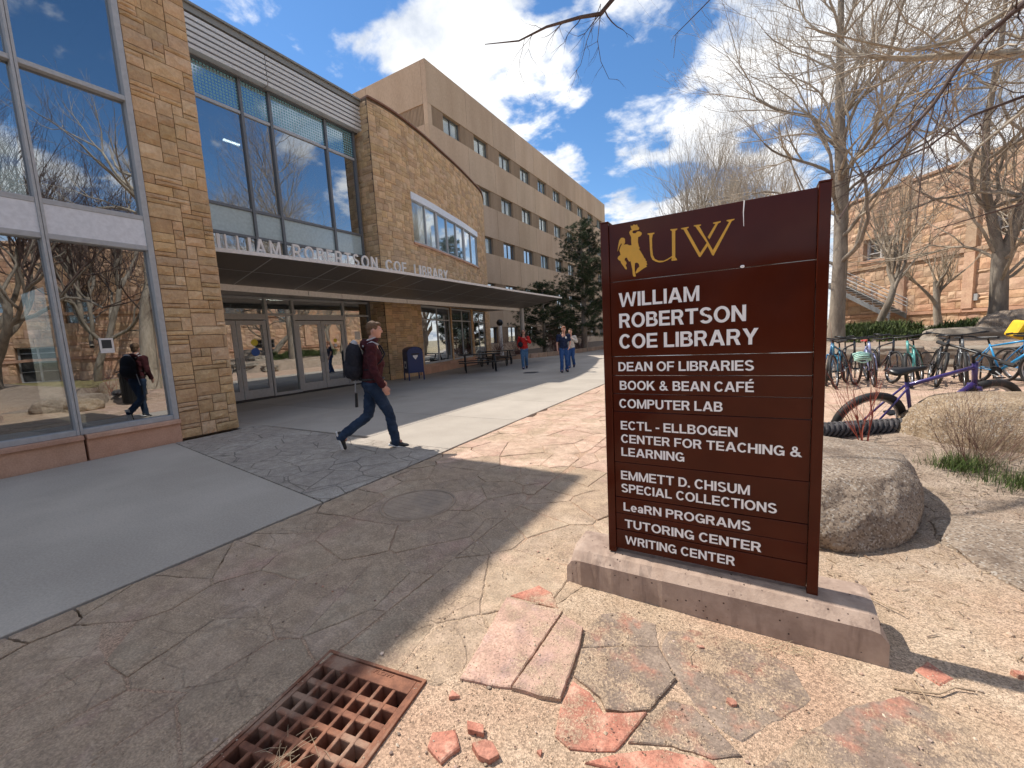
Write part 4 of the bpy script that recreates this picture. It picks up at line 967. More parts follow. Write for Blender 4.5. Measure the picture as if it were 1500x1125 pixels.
for n, (x, y, s, a, lb) in enumerate(((-0.865, 1.085, 0.042, 0.5, 'thick red brick chip between the drain and the crumbling slab'), (-0.785, 1.03, 0.05, 1.1, 'broad red stone chip nearest the thick brick chip'), (-1.03, 1.165, 0.026, 0.2, 'small red chip next to the rusty drain frame'),
        (-0.176, 1.877, 0.018, .7, 'tiny red chip on the wide grey slab'), (-0.045, 1.623, 0.02, 0.2, 'red triangular chip in the middle of the wide grey slab'), (-0.616, 1.119, 0.015, 1.2, 'pink pebble lying below the crumbling red slab'), (0.95, 2.25, 0.035, .4, 'red flake at the right edge past the sign shadow'))):
    pl = [(math.cos(t+a)*s*q, math.sin(t+a)*s*.7*w) for t, q, w in [[(.6, 1.1, .8), (2.5, 1, .9), (3.8, 1.1, .8), (5.6, 1, .9)], [(0.3, 1, 1), (1.2, .6, 1.1), (2.2, 1.1, 1), (3.4, 1, .8), (4.6, .7, 1.2), (5.6, 1.1, .8)], [(.2, 1.2, 1), (2.2, .9, 1), (4.1, .9, 1.2)]][n % 3]]
    m_ = MB(); m_.prism(pl, -0.01, s*0.42+.006); o = m_.build('stone_chip', m_slr, None, (x, y, gz(x, y)), (0.05, 0.08, 0), bevel=0.002); tag(o, lb, 'stone chip')
# loose grit grains, one mass
N = 38000
px = rng.uniform(-3.3, 2.6, N); py = rng.uniform(0.35, 4.2, N)**1.0
vs_, fs_ = [], []
octf = [(0, 1, 2), (0, 2, 3), (0, 3, 4), (0, 4, 1), (5, 2, 1), (5, 3, 2), (5, 4, 3), (5, 1, 4)]
cnt = 0
for x, y in zip(px, py):
    if in_drain(x, y, .24, .46) or x < -3.43: continue
    slabbed = x < -1.12+max(0, (y-1.2))*0.345
    if slabbed and noise.noise(Vector((x*1.3, y*1.3, 9)))+rng.uniform(-.35, .35) < 0.0: continue
    if -0.95 < x < .55 and 2.07 < y < 2.46: continue
    s = rng.uniform(0.0012, 0.0038)*(1 if rng.random() < 0.97 else 2.2)
    z = (0.0 if slabbed else gz(x, y))+s*0.35
    for k, P in TR.items():
        if math.hypot(x-P[0][0], y-P[0][1]) < .6 and not slabbed:
            ins = False; j = len(P)-1
            for i in range(len(P)):
                if (P[i][1] > y) != (P[j][1] > y) and x < (P[j][0]-P[i][0])*(y-P[i][1])/(P[j][1]-P[i][1])+P[i][0]: ins = not ins
                j = i
            if ins: z = SP[k][1]+s*.3; break
    n = len(vs_); a = s*rng.uniform(.7, 1.3); c_ = s*rng.uniform(.7, 1.3); r = rng.uniform(0, 3)
    cr_, sr_ = math.cos(r), math.sin(r)
    vs_ += [(x, y, z+s*.7), (x+a*cr_, y+a*sr_, z), (x-c_*sr_, y+c_*cr_, z), (x-a*cr_, y-a*sr_, z), (x+c_*sr_, y-c_*cr_, z), (x, y, z-s*.5)]
    fs_ += [tuple(q+n for q in f_) for f_ in octf]; cnt += 1
me = bpy.data.meshes.new('loose_grit'); me.from_pydata(vs_, [], fs_); me.update()
m_grit, t, p = mat_base('grit grains'); r = trand(t)
rr = node(t, 'ShaderNodeValToRGB'); t.links.new(r, rr.inputs[0]); e = rr.color_ramp; e.elements[0].color = (0.16, 0.11, 0.08, 1); e.elements[1].color = (0.62, 0.52, 0.41, 1)
for q, c in ((0.15, (0.34, 0.23, 0.15, 1)), (0.5, (0.46, 0.34, 0.23, 1)), (0.8, (0.54, 0.42, 0.30, 1))): e.elements.new(q).color = c
t.links.new(rr.outputs[0], p.inputs['Base Color']); p.inputs['Roughness'].default_value = 0.8
o = link('loose_grit', me, m_grit); tag(o, 'loose tan grit scattered over the paving and around the sign', 'grit', kind='stuff')

rs = random.Random(55)
PB = []
for k in range(5):
    me = bpy.data.meshes.new('pebble'); bm = bmesh.new(); bmesh.ops.create_icosphere(bm, subdivisions=1, radius=1)
    for v_ in bm.verts: v_.co *= rs.uniform(.75, 1.15)
    bm.to_mesh(me); bm.free(); PB.append(me)
m_ = MB()
for k in range(900):
    x, y = rs.uniform(-3.2, 2.3), rs.uniform(.5, 4.6)
    if in_drain(x, y, .27, .47) or (-.95 < x < .55 and 2.05 < y < 2.46): continue
    slabbed = x < -1.12+max(0, (y-1.2))*0.345
    if slabbed and rs.random() < .6: continue
    s = rs.uniform(.0035, .010)*(1 if rs.random() < .92 else 1.7); q = rs.choice(PB); a_, b_, c_ = s*rs.uniform(.8, 1.3), s*rs.uniform(.7, 1), s*rs.uniform(.45, .8)
    z = (0.002 if slabbed else gz(x, y)+.004)
    m_.add([(x+v_.co.x*a_, y+v_.co.y*b_, z+v_.co.z*c_) for v_ in q.vertices], [tuple(p_.vertices) for p_ in q.polygons])
o = m_.build('pebbles', grain('mixed pebbles', (0.26, 0.19, 0.14), (0.50, 0.37, 0.28), 3, .85, .3, .003, 90, rand=.35, c3=(.42, .2, .14), c3amt=.6)); tag(o, 'mixed grey and pink pebbles scattered over the grit and paving', 'pebbles', kind='stuff')
# ---------------------------------------------------------------- storm drain
m_rust = grain('rusty cast iron', (0.15, 0.062, 0.038), (0.29, 0.125, 0.072), 14, 0.8, 0.5, 0.003, 120, c3=(0.36, 0.235, 0.165), c3amt=0.8, spec=0.35)
drain = thing('storm_drain', 'rusty cast iron storm drain grate set in the paving at the bottom of the view', 'drain', (GC[0], GC[1], 0), GA)
hx, hy = 0.262, 0.46
m_ = MB()
m_.box(-hx-.012, -hx+.002, -hy, hy, -0.10, 0.004); m_.box(hx-.002, hx+.012, -hy, hy, -0.10, 0.006); m_.box(-hx-.012, hx+.012, hy, hy+.014, -0.10, 0.005); m_.box(-hx-.012, hx+.012, -hy-.014, -hy, -0.1, 0.004)
m_.build('frame', m_rust, drain, bevel=0.002)
ncol, nrow = 7, 11; wx = 0.470; wyy = 0.84; px_ = wx/ncol; py_ = wyy/nrow; bx_, by_ = 0.017, 0.027
m_ = MB(); z0, z1 = -0.07, 0.0
m_.box(-hx+.004, -wx/2, -hy+.003, hy-.003, z0, z1); m_.box(wx/2, hx-.004, -hy+.003, hy-.003, z0, z1); m_.box(-wx/2, wx/2, wyy/2-.03, hy-.003, z0, z1); m_.box(-wx/2, wx/2, -hy+.003, -wyy/2-.03, z0, z1)
m_.build('grate_rim', m_rust, drain, bevel=0.004)
for k in range(1, ncol): MB().box(-wx/2+k*px_-bx_/2, -wx/2+k*px_+bx_/2, -wyy/2-.03, wyy/2-.03, z0, z1-.001).build('long_bar', m_rust, drain, bevel=0.004)
for k in range(1, nrow): MB().box(-wx/2, wx/2, -wyy/2-.03+k*py_-by_/2, -wyy/2-.03+k*py_+by_/2, z0+.002, z1-.003).build('cross_bar', m_rust, drain, bevel=0.005)
me = text_mesh('FLOW', 1, 0.01, 0.03); fit(me, 0.02, 0.12, hy-.028, hy-.010, CAP); 
for v in me.vertices: v.co.z *= 0.05
link('lettering', me, m_rust, drain, (0, 0, .0005))
m_ = MB(); m_.box(-hx, hx, -hy, hy, -0.9, -0.88); m_.box(-hx-.05, -hx-.01, -hy, hy, -.9, -.05); m_.box(hx+.01, hx+.05, -hy, hy, -.9, -.05); m_.box(-hx, hx, hy+.01, hy+.05, -.9, -.05); m_.box(-hx, hx, -hy-.05, -hy-.01, -.9, -.05)
m_.build('pit', plain('dark pit concrete', (0.015, 0.012, 0.010), 0.95), drain)
# dry straw caught in the grate
m_straw = grain('dry straw', (0.36, 0.27, 0.17), (0.5, 0.4, 0.27), 30, 0.8, 0)
m_ = MB(); rs = random.Random(3)
for k in range(70):
    x, y = rs.gauss(0.0, 0.07), rs.gauss(-0.08, 0.12)
    if abs(x) > .22: continue
    a = rs.uniform(0, 3.1); L = rs.uniform(.02, .07); z = rs.uniform(.001, .008)
    m_.tube([(x-L*math.cos(a), y-L*math.sin(a), z-.01*rs.random()), (x, y, z+.004), (x+L*math.cos(a), y+L*math.sin(a), z-.012*rs.random())], .0008, 3, False)
o = m_.build('dry_grass', m_straw, None, (GC[0], GC[1], 0), (0, 0, GA)); tag(o, 'dry grass caught on the bars of the storm drain', 'dry grass', kind='stuff')
# manhole
mh = thing('manhole_cover', 'round dusty manhole cover set flush in the shaded flagstones', 'manhole', (-2.55, 2.62, 0))
m_dusty = grain('dusty iron', (0.33, 0.25, 0.185), (0.42, 0.32, 0.235), 6, .9, .6, .004, 80, c3=(0.27, .22, .18), c3amt=.5)
m_ = MB(); m_.tube([(0, 0, -.03), (0, 0, 0.006)], .30, 40); m_.build('cover', m_dusty, mh)
m_ = MB(); m_.torus((0, 0, 0.002), (1, 0, 0), (0, 1, 0), .325, .012, 48, 6); m_.build('rim', m_dusty, mh)
for k in range(9):
    L = math.sqrt(max(0, .27**2-(-.24+.06*k)**2)); MB().box(-L, L, -.24+.06*k-.006, -.24+.06*k+.006, .006, .0075).build('rib', m_dusty, mh)
m2 = thing('floor_drain', 'small dark floor drain in the shaded walk between the two walkers', 'drain', (-7.3, 14.1, 0))
m_ = MB(); m_.tube([(0, 0, -.02), (0, 0, 0.004)], .28, 24); m_.build('cover', m_blackm, m2); m_ = MB(); m_.torus((0, 0, 0), (1, 0, 0), (0, 1, 0), .3, .012, 30, 5); m_.build('rim', m_alud, m2)
# ---------------------------------------------------------------- sign
m_brown, t, p = mat_base('brown enamel'); p.inputs['Base Color'].default_value = (0.055, 0.010, 0.005, 1); p.inputs['Roughness'].default_value = 0.13
v = tvec(t); t.links.new(tramp(t, tnoise(t, v, 3, 5, .6), .3, .7, .07, .16), p.inputs['Roughness']); p.inputs['Specular IOR Level'].default_value = 0.2; p.inputs['Coat Roughness'].default_value = 0.05
t.links.new(tmix(t, tramp(t, tnoise(t, v, 2.3, 4, .6), .3, .7), (0.058, 0.010, 0.004), (0.080, 0.015, 0.006)), p.inputs['Base Color']); tbump(t, p, tnoise(t, v, 2.2, 2, .5), 0.25, 0.004)
m_gold = plain('gold vinyl', (0.72, 0.40, 0.045), 0.4); m_let = plain('white vinyl', (0.9, 0.9, 0.9), 0.35, wear=.02)
SY = 2.19
sign = thing('campus_sign', 'dark brown enamel campus sign listing the library and its offices in white letters', 'sign', (-0.2, SY+.03, 0.2))
def sb(name, x0, x1, y0, y1, z0, z1, mat, bev=0.002): b = MB(); b.box(x0+.2, x1+.2, y0-SY-.03, y1-SY-.03, z0-.2, z1-.2); return b.build(name, mat, sign, bevel=bev)
sb('post', -0.682, -0.640, SY-.012, SY+.062, 0.206, 2.0, m_brown, .003); sb('post', 0.240, 0.283, SY-.012, SY+.062, 0.2, 2.003, m_brown, .003)
sb('post_cap', -0.684, -0.638, SY-.014, SY+.064, 2.0005, 2.008, m_brown, .002); sb('post_cap', 0.238, 0.285, SY-.014, SY+.064, 2.0035, 2.011, m_brown, .002)
zs = [0.226, 0.34, 0.436, 0.53, 0.73, 1.013, 1.11, 1.208, 1.31, 1.70, 1.992]
for i, (a, c) in enumerate(zip(zs, zs[1:])): sb('panel', -0.639, 0.239, SY-.002*(i % 2 == 0)-.0005*i/10, SY+.045, a+.0012, c-.0012, m_brown, .002)
def put_text(txt, x0, x1, z0, z1):
    full = sum((glyph(c, 1)[1]+.085) if c != ' ' else .33 for c in txt)-.085; k = (x1-x0)/full; x = 0
    for w in txt.split(' '):
        me = glyph_mesh(w, .0009, 1.0 if z1-z0 > .06 else .96, .085)
        for v_ in me.vertices: v_.co.x = x0+.2+(x+v_.co.x)*k; v_.co.y = z0-.2+v_.co.y*(z1-z0)
        link('word', me, m_let, sign, (0, -.0345, 0), (R(90), 0, 0)); x += sum(glyph(c, 1)[1]+.085 for c in w)+.33
for tx, x0, x1, z0, z1 in (('WILLIAM', -.595, -.21, 1.568, 1.64), ('ROBERTSON', -.595, -.015, 1.46, 1.534), ('COE LIBRARY', -.597, .035, 1.352, 1.426), ('DEAN OF LIBRARIES', -.605, .02, 1.232, 1.28), ('BOOK & BEAN CAFÉ', -.60, .02, 1.132, 1.18),
        ('COMPUTER LAB', -.605, -.108, 1.034, 1.082), ('ECTL - ELLBOGEN', -.60, -.045, .915, .962), ('CENTER FOR TEACHING &', -.60, .21, .842, .888), ('LEARNING', -.60, -.28, .768, .815), ('EMMETT D. CHISUM', -.605, .01, .635, .684),
        ('SPECIAL COLLECTIONS', -.605, .12, .562, .61), ('LeaRN PROGRAMS', -.595, .015, .456, .503), ('TUTORING CENTER', -.59, .06, .358, .406), ('WRITING CENTER', -.59, -.05, .262, .31)):
    put_text(tx, x0, x1, z0, z1)
HORSE= [(-0.5956, 1.8518), (-0.5921, 1.8787), (-0.5859, 1.905), (-0.5762, 1.917), (-0.5646, 1.9161), (-0.5564, 1.9094), (-0.5559, 1.8913), (-0.563, 1.8811), (-0.5468, 1.8809), (-0.5332, 1.8734), (-0.524, 1.8729), (-0.5251, 1.891), (-0.5246, 1.9133), (-0.5308, 1.9254), (-0.5342, 1.9371), (-0.5271, 1.9471), (-0.5203, 1.9482), (-0.5255, 1.9579), (-0.5262, 1.9692), (-0.5177, 1.9655), (-0.5108, 1.9722), (-0.5018, 1.9671), (-0.4951, 1.9695), (-0.4908, 1.9586), (-0.4842, 1.9509), (-0.4866, 1.9425), (-0.4978, 1.9422), (-0.5113, 1.9431), (-0.5196, 1.9369), (-0.5138, 1.9293), (-0.5026, 1.9275), (-0.4957, 1.9343), (-0.4845, 1.9342), (-0.4735, 1.9271), (-0.4723, 1.9181), (-0.4805, 1.9097), (-0.4903, 1.9078), (-0.4921, 1.8859), (-0.488, 1.8608), (-0.4823, 1.8533), (-0.4882, 1.8488), (-0.4817, 1.8398), (-0.4765, 1.8302), (-0.4686, 1.8157), (-0.4622, 1.8015), (-0.4565, 1.7963), (-0.4558, 1.7873), (-0.4492, 1.7828), (-0.4524, 1.7757), (-0.4472, 1.7683), (-0.4539, 1.7639), (-0.4496, 1.7575), (-0.4585, 1.7542), (-0.4697, 1.7489), (-0.4879, 1.7376), (-0.5026, 1.7303), (-0.507, 1.7363), (-0.4967, 1.7545), (-0.4866, 1.7622), (-0.4895, 1.7761), (-0.4984, 1.784), (-0.5075, 1.7829), (-0.5101, 1.7675), (-0.5105, 1.7449), (-0.5055, 1.7216), (-0.5075, 1.7137), (-0.5179, 1.7176), (-0.5209, 1.728), (-0.5219, 1.7508), (-0.5273, 1.7787), (-0.5302, 1.795), (-0.5371, 1.7936), (-0.5438, 1.8036), (-0.5482, 1.8155), (-0.5575, 1.8145), (-0.561, 1.8036), (-0.5533, 1.7958), (-0.5502, 1.7863), (-0.556, 1.7779), (-0.5493, 1.7633), (-0.5509, 1.7553), (-0.5587, 1.7599), (-0.5655, 1.7722), (-0.5791, 1.7923), (-0.5812, 1.8018), (-0.5928, 1.8102), (-0.5964, 1.8176), (-0.5924, 1.8262), (-0.5805, 1.8337), (-0.5826, 1.8454), (-0.5861, 1.855), (-0.582, 1.8681), (-0.5722, 1.887), (-0.5768, 1.89), (-0.5817, 1.8817), (-0.5891, 1.8691), (-0.5927, 1.856)]
UL= [(-0.4449, 1.9171), (-0.4123, 1.9161), (-0.4124, 1.9104), (-0.4198, 1.9086), (-0.4235, 1.8883), (-0.4232, 1.8445), (-0.4202, 1.8089), (-0.4118, 1.7902), (-0.3946, 1.7791), (-0.3689, 1.7756), (-0.3519, 1.782), (-0.3308, 1.793), (-0.3307, 1.9098), (-0.3373, 1.9151), (-0.3373, 1.9194), (-0.3059, 1.917), (-0.3072, 1.9122), (-0.3154, 1.9085), (-0.3163, 1.7858), (-0.3093, 1.7762), (-0.3081, 1.7696), (-0.3331, 1.77), (-0.3339, 1.7753), (-0.3317, 1.7858), (-0.352, 1.7755), (-0.3733, 1.7697), (-0.3904, 1.7697), (-0.4076, 1.7764), (-0.4227, 1.7872), (-0.4312, 1.8061), (-0.4338, 1.8373), (-0.4357, 1.8902), (-0.4363, 1.9087), (-0.4441, 1.9126)]
W1= [(-0.2896, 1.9164), (-0.2558, 1.9168), (-0.2558, 1.9118), (-0.2646, 1.9092), (-0.2062, 1.7894), (-0.1782, 1.8309), (-0.2268, 1.9131), (-0.2335, 1.9155), (-0.2335, 1.9196), (-0.2022, 1.9183), (-0.203, 1.9127), (-0.21, 1.9123), (-0.152, 1.794), (-0.0865, 1.9088), (-0.0964, 1.9146), (-0.0964, 1.9186), (-0.0647, 1.9188), (-0.0654, 1.9142), (-0.0755, 1.9109), (-0.1493, 1.7689), (-0.155, 1.7718), (-0.1743, 1.8158), (-0.2054, 1.7705), (-0.2113, 1.7726), (-0.2787, 1.9082), (-0.2888, 1.912)]
W2= [(-0.1516, 1.9176), (-0.1197, 1.9187), (-0.1204, 1.9137), (-0.1309, 1.9099), (-0.1667, 1.8455), (-0.1744, 1.857), (-0.1421, 1.9094), (-0.1516, 1.9127)]
def flat_shape(P, name, mat, parent, dz=0.0006):
    bm = bmesh.new(); vv = [bm.verts.new((x+.2, -.0335, z-.2)) for x, z in P]
    from mathutils.geometry import tessellate_polygon
    tris = tessellate_polygon([[Vector((x, z, 0)) for x, z in P]])
    for tr in tris:
        try: bm.faces.new([vv[i] for i in tr])
        except ValueError: pass
    bmesh.ops.recalc_face_normals(bm, faces=bm.faces)
    r = bmesh.ops.extrude_face_region(bm, geom=list(bm.faces)); 
    for e_ in r['geom']:
        if isinstance(e_, bmesh.types.BMVert): e_.co.y -= dz
    bmesh.ops.recalc_face_normals(bm, faces=bm.faces)
    me = bpy.data.meshes.new(name); bm.to_mesh(me); bm.free(); return link(name, me, mat, parent)
flat_shape(HORSE, 'horse_and_rider_emblem', m_gold, sign); flat_shape(UL, 'serif_letter', m_gold, sign); flat_shape(W1, 'serif_letter', m_gold, sign); flat_shape(W2, 'serif_letter', m_gold, sign)
m_ = MB(); m_.tube([(.173, -.0345, 1.79), (.170, -.0345, 1.74), (.172, -.0345, 1.68)], [.003, .002, .001], 6); m_.sphere((.168, -.0335, 1.505), (.009, .002, .007), 8, 6); m_.build('bird_dropping', m_let, sign)

m_fc, t, p = mat_base('pinkish concrete'); v = tvec(t); a = tnoise(t, v, 6, 6, .68); st = tnoise(t, tvec(t, (14, 14, 2.2)), 1.0, 5, .6)
vo = node(t, 'ShaderNodeTexVoronoi'); t.links.new(v, vo.inputs['Vector']); vo.inputs['Scale'].default_value = 34; pit = tramp(t, vo.outputs['Distance'], .10, .17); pm_ = tmath(t, 'MAXIMUM', pit, tramp(t, tnoise(t, v, 9, 2, .5), .56, .50))
c = tmix(t, tramp(t, a, .32, .68), (0.33, 0.24, 0.19), (0.47, 0.355, 0.285)); c = tmix(t, tramp(t, st, .5, .68, 0, .65), c, (0.22, 0.155, 0.125)); c = tmix(t, pm_, (0.08, 0.055, 0.045), c)
t.links.new(c, p.inputs['Base Color']); p.inputs['Roughness'].default_value = .92; p.inputs['Specular IOR Level'].default_value = .2; tbump(t, p, tmath(t, 'ADD', tmath(t, 'MULTIPLY', pm_, 1.5), tmath(t, 'ADD', tnoise(t, v, 80, 5, .7), a)), .7, .004)
foot = thing('sign_footing', 'long low pinkish concrete footing with sloping top edges under the brown sign', 'concrete footing', (-.2, 2.25, 0))
prof = [(2.09, -0.12), (2.09, 0.150), (2.135, 0.192), (2.20, 0.205), (2.36, 0.205), (2.41, 0.17), (2.42, -.12)]
m_ = MB(); nx = 48; rs = random.Random(8); V = []
for k in range(nx+1):
    x = -0.915+1.43*k/nx; e_ = min(1, min(k, nx-k)/1.2)
    for j, (y, z) in enumerate(prof):
        dz = -0.045*(1-e_)*(z > .1)-0.003*(noise.noise(Vector((x*3, y*3, 0))))
        ch = rs.uniform(0, .010) if j in (1, 2) and k < 18 else rs.uniform(0, .0015)
        if k < 3 and j in (1, 2): ch += .012
        V.append((x+.2+(0.0 if 0 < k < nx else (.03 if k == 0 else -.03)*(z > .15)), y-2.25+ch*(.8), z+dz-ch*.6))
F = []; n = len(prof)
for k in range(nx):
    for j in range(n): a = k*n+j; c = k*n+(j+1) % n; F.append((a, a+n, c+n, c)[::-1])
F += [tuple(range(n)), tuple(nx*n+j for j in reversed(range(n)))]
m_.add(V, F); o = m_.build('block', m_fc, foot)
bm = bmesh.new(); bm.from_mesh(o.data); bmesh.ops.recalc_face_normals(bm, faces=bm.faces); bm.to_mesh(o.data); bm.free()
m_ = MB()
for x, y in ((-.66, 2.235), (.262, 2.235)): m_.box(x-.04+.2, x+.04+.2, y-2.25-.05, y-2.25+.06, .197, .209)
m_ = None

# ---------------------------------------------------------------- boulders
def granite(name, c1, c2, c3):
    m, t, p = mat_base(name); v = tvec(t); a = tnoise(t, v, 5, 6, .65)
    vo = node(t, 'ShaderNodeTexVoronoi'); t.links.new(v, vo.inputs['Vector']); vo.inputs['Scale'].default_value = 95
    sc_ = node(t, 'ShaderNodeSeparateColor'); t.links.new(vo.outputs['Color'], sc_.inputs[0])
    c = tmix(t, tramp(t, a, .3, .7), c1, c2); c = tmix(t, tramp(t, sc_.outputs[0], .55, .9, 0, .75), c, c3); c = tmix(t, tramp(t, sc_.outputs[1], .82, .95, 0, .7), c, (.55, .50, .44)); c = tmix(t, tramp(t, tnoise(t, v, 2.2, 4, .6), .52, .7, 0, .5), c, c3)
    t.links.new(c, p.inputs['Base Color']); p.inputs['Roughness'].default_value = .93; p.inputs['Specular IOR Level'].default_value = .2
    tbump(t, p, tmath(t, 'ADD', tmath(t, 'MULTIPLY', tnoise(t, v, 40, 5, .75), 1.6), tmath(t, 'MULTIPLY', sc_.outputs[0], .5)), 1.0, .010); return m
m_bould = granite('grey granite', (0.29, 0.225, 0.17), (0.42, 0.335, 0.26), (0.13, 0.095, 0.075)); m_bouldb = granite('tan granite', (0.34, 0.25, 0.165), (0.50, 0.385, 0.265), (0.20, 0.14, 0.09))
m_ledge = grain('grey brown ledge rock', (0.22, 0.185, 0.15), (0.36, 0.31, 0.25), 3, 0.92, 0.8, 0.02, 30, c3=(0.16, 0.13, 0.10), c3amt=.6)
def boulder(c, r, mat, label, rz=0.0, seed=0, rough=0.22, flat=0.0, sub=5, name='boulder', boxy=0.0, layers=0):
    bm = bmesh.new(); bmesh.ops.create_icosphere(bm, subdivisions=sub, radius=1)
    for v_ in bm.verts:
        q = v_.co.copy()
        if boxy:
            mxx = max(abs(q.x), abs(q.y), abs(q.z)); q = q.lerp(q/mxx*0.82, boxy)
        d = 1+rough*noise.noise(q*1.3+Vector((seed*3.7, 0, seed)))+rough*.4*noise.noise(q*3.1+Vector((seed, 2, 0)))+rough*.12*noise.noise(q*9+Vector((seed, 5, 0)))+.012*noise.noise(q*28)
        q = q*d
        if flat and q.z > flat: q.z = flat+(q.z-flat)*.25
        if layers: q.x += .03*math.sin(q.z*layers); q.y += .04*math.sin(q.z*layers+1)
        v_.co = (q.x*r[0], q.y*r[1], q.z*r[2])
    for f_ in bm.faces: f_.smooth = True
    me = bpy.data.meshes.new(name); bm.to_mesh(me); bm.free()
    o = link(name, me, mat, None, c, (0, 0, rz)); tag(o, label, 'boulder'); return o
boulder((0.55, 3.95, 0.10), (0.52, 0.86, 0.46), m_bould, 'rounded grey granite boulder directly behind the right edge of the sign', -.2, 3, .11, .62, 6)
boulder((1.62, 3.35, -0.10), (0.62, 0.86, 0.24), m_bould, 'broad low granite slab of rock sunk in the ground at the right edge', .35, 5, .18, .5, 6)
boulder((2.08, 5.50, 0.16), (0.86, 0.62, 0.64), m_bouldb, 'big tan granite boulder with dead twigs in front of it', .2, 7, .12, .75, 6)
boulder((-0.25, 4.0, 0.08), (0.5, 0.42, 0.34), m_bouldb, 'tan boulder hidden behind the sign and mirrored in the window', 0, 19, .2, .6, 5)
for i, (c, r, lb) in enumerate((((3.05, 14.95, .28), (1.05, .6, .52), 'flat topped layered ledge rock behind the left bicycles'), ((5.0, 14.9, .25), (1.1, .6, .5), 'layered ledge rock behind the teal bicycle'), ((7.2, 14.6, .3), (1.2, .6, .55), 'layered ledge rock behind the blue bicycle'), ((9.6, 14.2, .3), (1.3, .7, .55), 'layered ledge rock at the far right of the retaining row'), ((1.35, 15.2, .15), (.7, .5, .4), 'small ledge rock at the foot of the cottonwood'))):
    boulder(c, r, m_ledge, lb, .1*i-.15, 23+i, .2, .55, 5, 'ledge_rock', .75, 14)
boulder((5.25, 16.6, .72), (.85, .55, .42), m_ledge, 'brown flat topped rock set above the retaining rocks', .1, 31, .2, .6, 5, 'boulder', .5, 12)
boulder((6.55, 17.4, .72), (.85, .9, .85), m_bould, 'pale grey boulder at the foot of the forked tree', .1, 33, .22, .8, 5)
boulder((8.4, 17.8, .8), (1.1, .8, .8), m_ledge, 'large dark boulder right of the forked tree', .4, 37, .25, .8, 5)

# ribbed drain pipe in front of the bikes
m_rub = grain('weathered black rubber', (0.045, 0.042, 0.045), (0.10, 0.095, 0.10), 10, .6, .3, .003, 60)
pipe = thing('ribbed_pipe', 'fat dark ribbed rubber pipe lying on the ground in front of the purple bicycle', 'pipe', (1.03, 5.28, gz(1.0, 5.25)+.055), R(31))
m_ = MB(); m_.tube([(-.8, 0, 0), (.62, 0, 0)], .062, 20); m_.build('core', m_rub, pipe, smooth=True)
m_ = MB()
for k in range(26):
    x = -.78+k*.054
    P = [(x+.04*math.cos(t), .072*math.cos(t+1.2), .072*math.sin(t+1.2)) for t in [q*2*math.pi/16 for q in range(17)]]
    m_.tube(P, .013, 5)
m_.build('ribs', m_rub, pipe)

# ---------------------------------------------------------------- bare trees
def bark(name, a, b_, c): return grain(name, a, b_, 7, 0.95, 0.9, 0.012, 40, stretch=(1, 1, .22), c3=c, c3amt=.6)
m_bark = bark('grey brown bark', (0.18, 0.15, 0.12), (0.30, 0.26, 0.21), (0.36, 0.32, 0.27))
m_barkl = bark('pale bark', (0.34, 0.29, 0.22), (0.50, 0.44, 0.35), (0.25, 0.2, 0.15))
m_twig = grain('tan twigs', (0.31, 0.26, 0.20), (0.50, 0.43, 0.34), 3, 0.9, 0)
m_twigd = grain('dark twigs', (0.075, 0.05, 0.045), (0.14, 0.10, 0.085), 3, 0.9, 0)
def grow(trunk, crown, p, d, r, L, lev, rs, up_=0.25, droop=0.0, spread=0.7, mn=0.004, kids=(3, 5), maxlev=5, bend=.16):
    n = max(3, int(L/0.35)) if lev < 2 else 4
    n = min(n, 9); pts = [p.copy()]; rad = [r]; q = p.copy(); dd = d.normalized()
    r1 = max(mn*.6, r*(0.45 if lev else .55))
    for i in range(n):
        dd = (dd+Vector((rs.gauss(0, bend), rs.gauss(0, bend), rs.gauss(0, bend)+up_*.14-droop*.12))).normalized()
        q = q+dd*(L/n); pts.append(q.copy()); rad.append(r+(r1-r)*(i+1)/n)
    tgt = trunk if r > 0.05 else crown
    tgt.tube(pts, rad, 9 if r > .12 else (6 if r > .04 else (4 if r > .012 else 3)), False)
    if lev >= maxlev or r < mn: return
    nk = rs.randint(*kids)+(2 if lev == 0 else 0)
    for k in range(nk):
        t = rs.uniform(.35 if lev == 0 else .2, 1.0) if k else 1.0
        i = min(n, max(1, int(round(t*n)))); b0 = pts[i]; base = (pts[i]-pts[i-1]).normalized()
        a = rs.uniform(.35, 1.0)*spread; ax = base.orthogonal().normalized(); ax.rotate(Matrix.Rotation(rs.uniform(0, 2*math.pi), 3, base))
        nd = base.copy(); nd.rotate(Matrix.Rotation(a if k else a*.4, 3, ax))
        nd = (nd+Vector((0, 0, up_*rs.uniform(.3, 1)))).normalized()
        grow(trunk, crown, b0, nd, rad[i]*rs.uniform(.5, .78)*(1 if k else 1.05), L*rs.uniform(.5, .8), lev+1, rs, up_, droop, spread, mn, kids, maxlev, bend)
def bare_tree(label, base, stems, seed, mb_=None, mt=None, group=None, **kw):
    rs = random.Random(seed); tr = thing('bare_tree', label, 'tree', base, 0, group); T = MB(); K = MB()
    for (p0, pts_, r0, r1) in [s for s in stems if s[0] == 'pts'] if False else []: pass
    for st in stems:
        grow(T, K, Vector(st[0]), Vector(st[1]), st[2], st[3], st[4] if len(st) > 4 else 0, rs, **kw)
    T.build('trunk', mb_ or m_bark, tr, smooth=True)
    if K.v: K.build('crown', mt or m_twig, tr)
    return tr
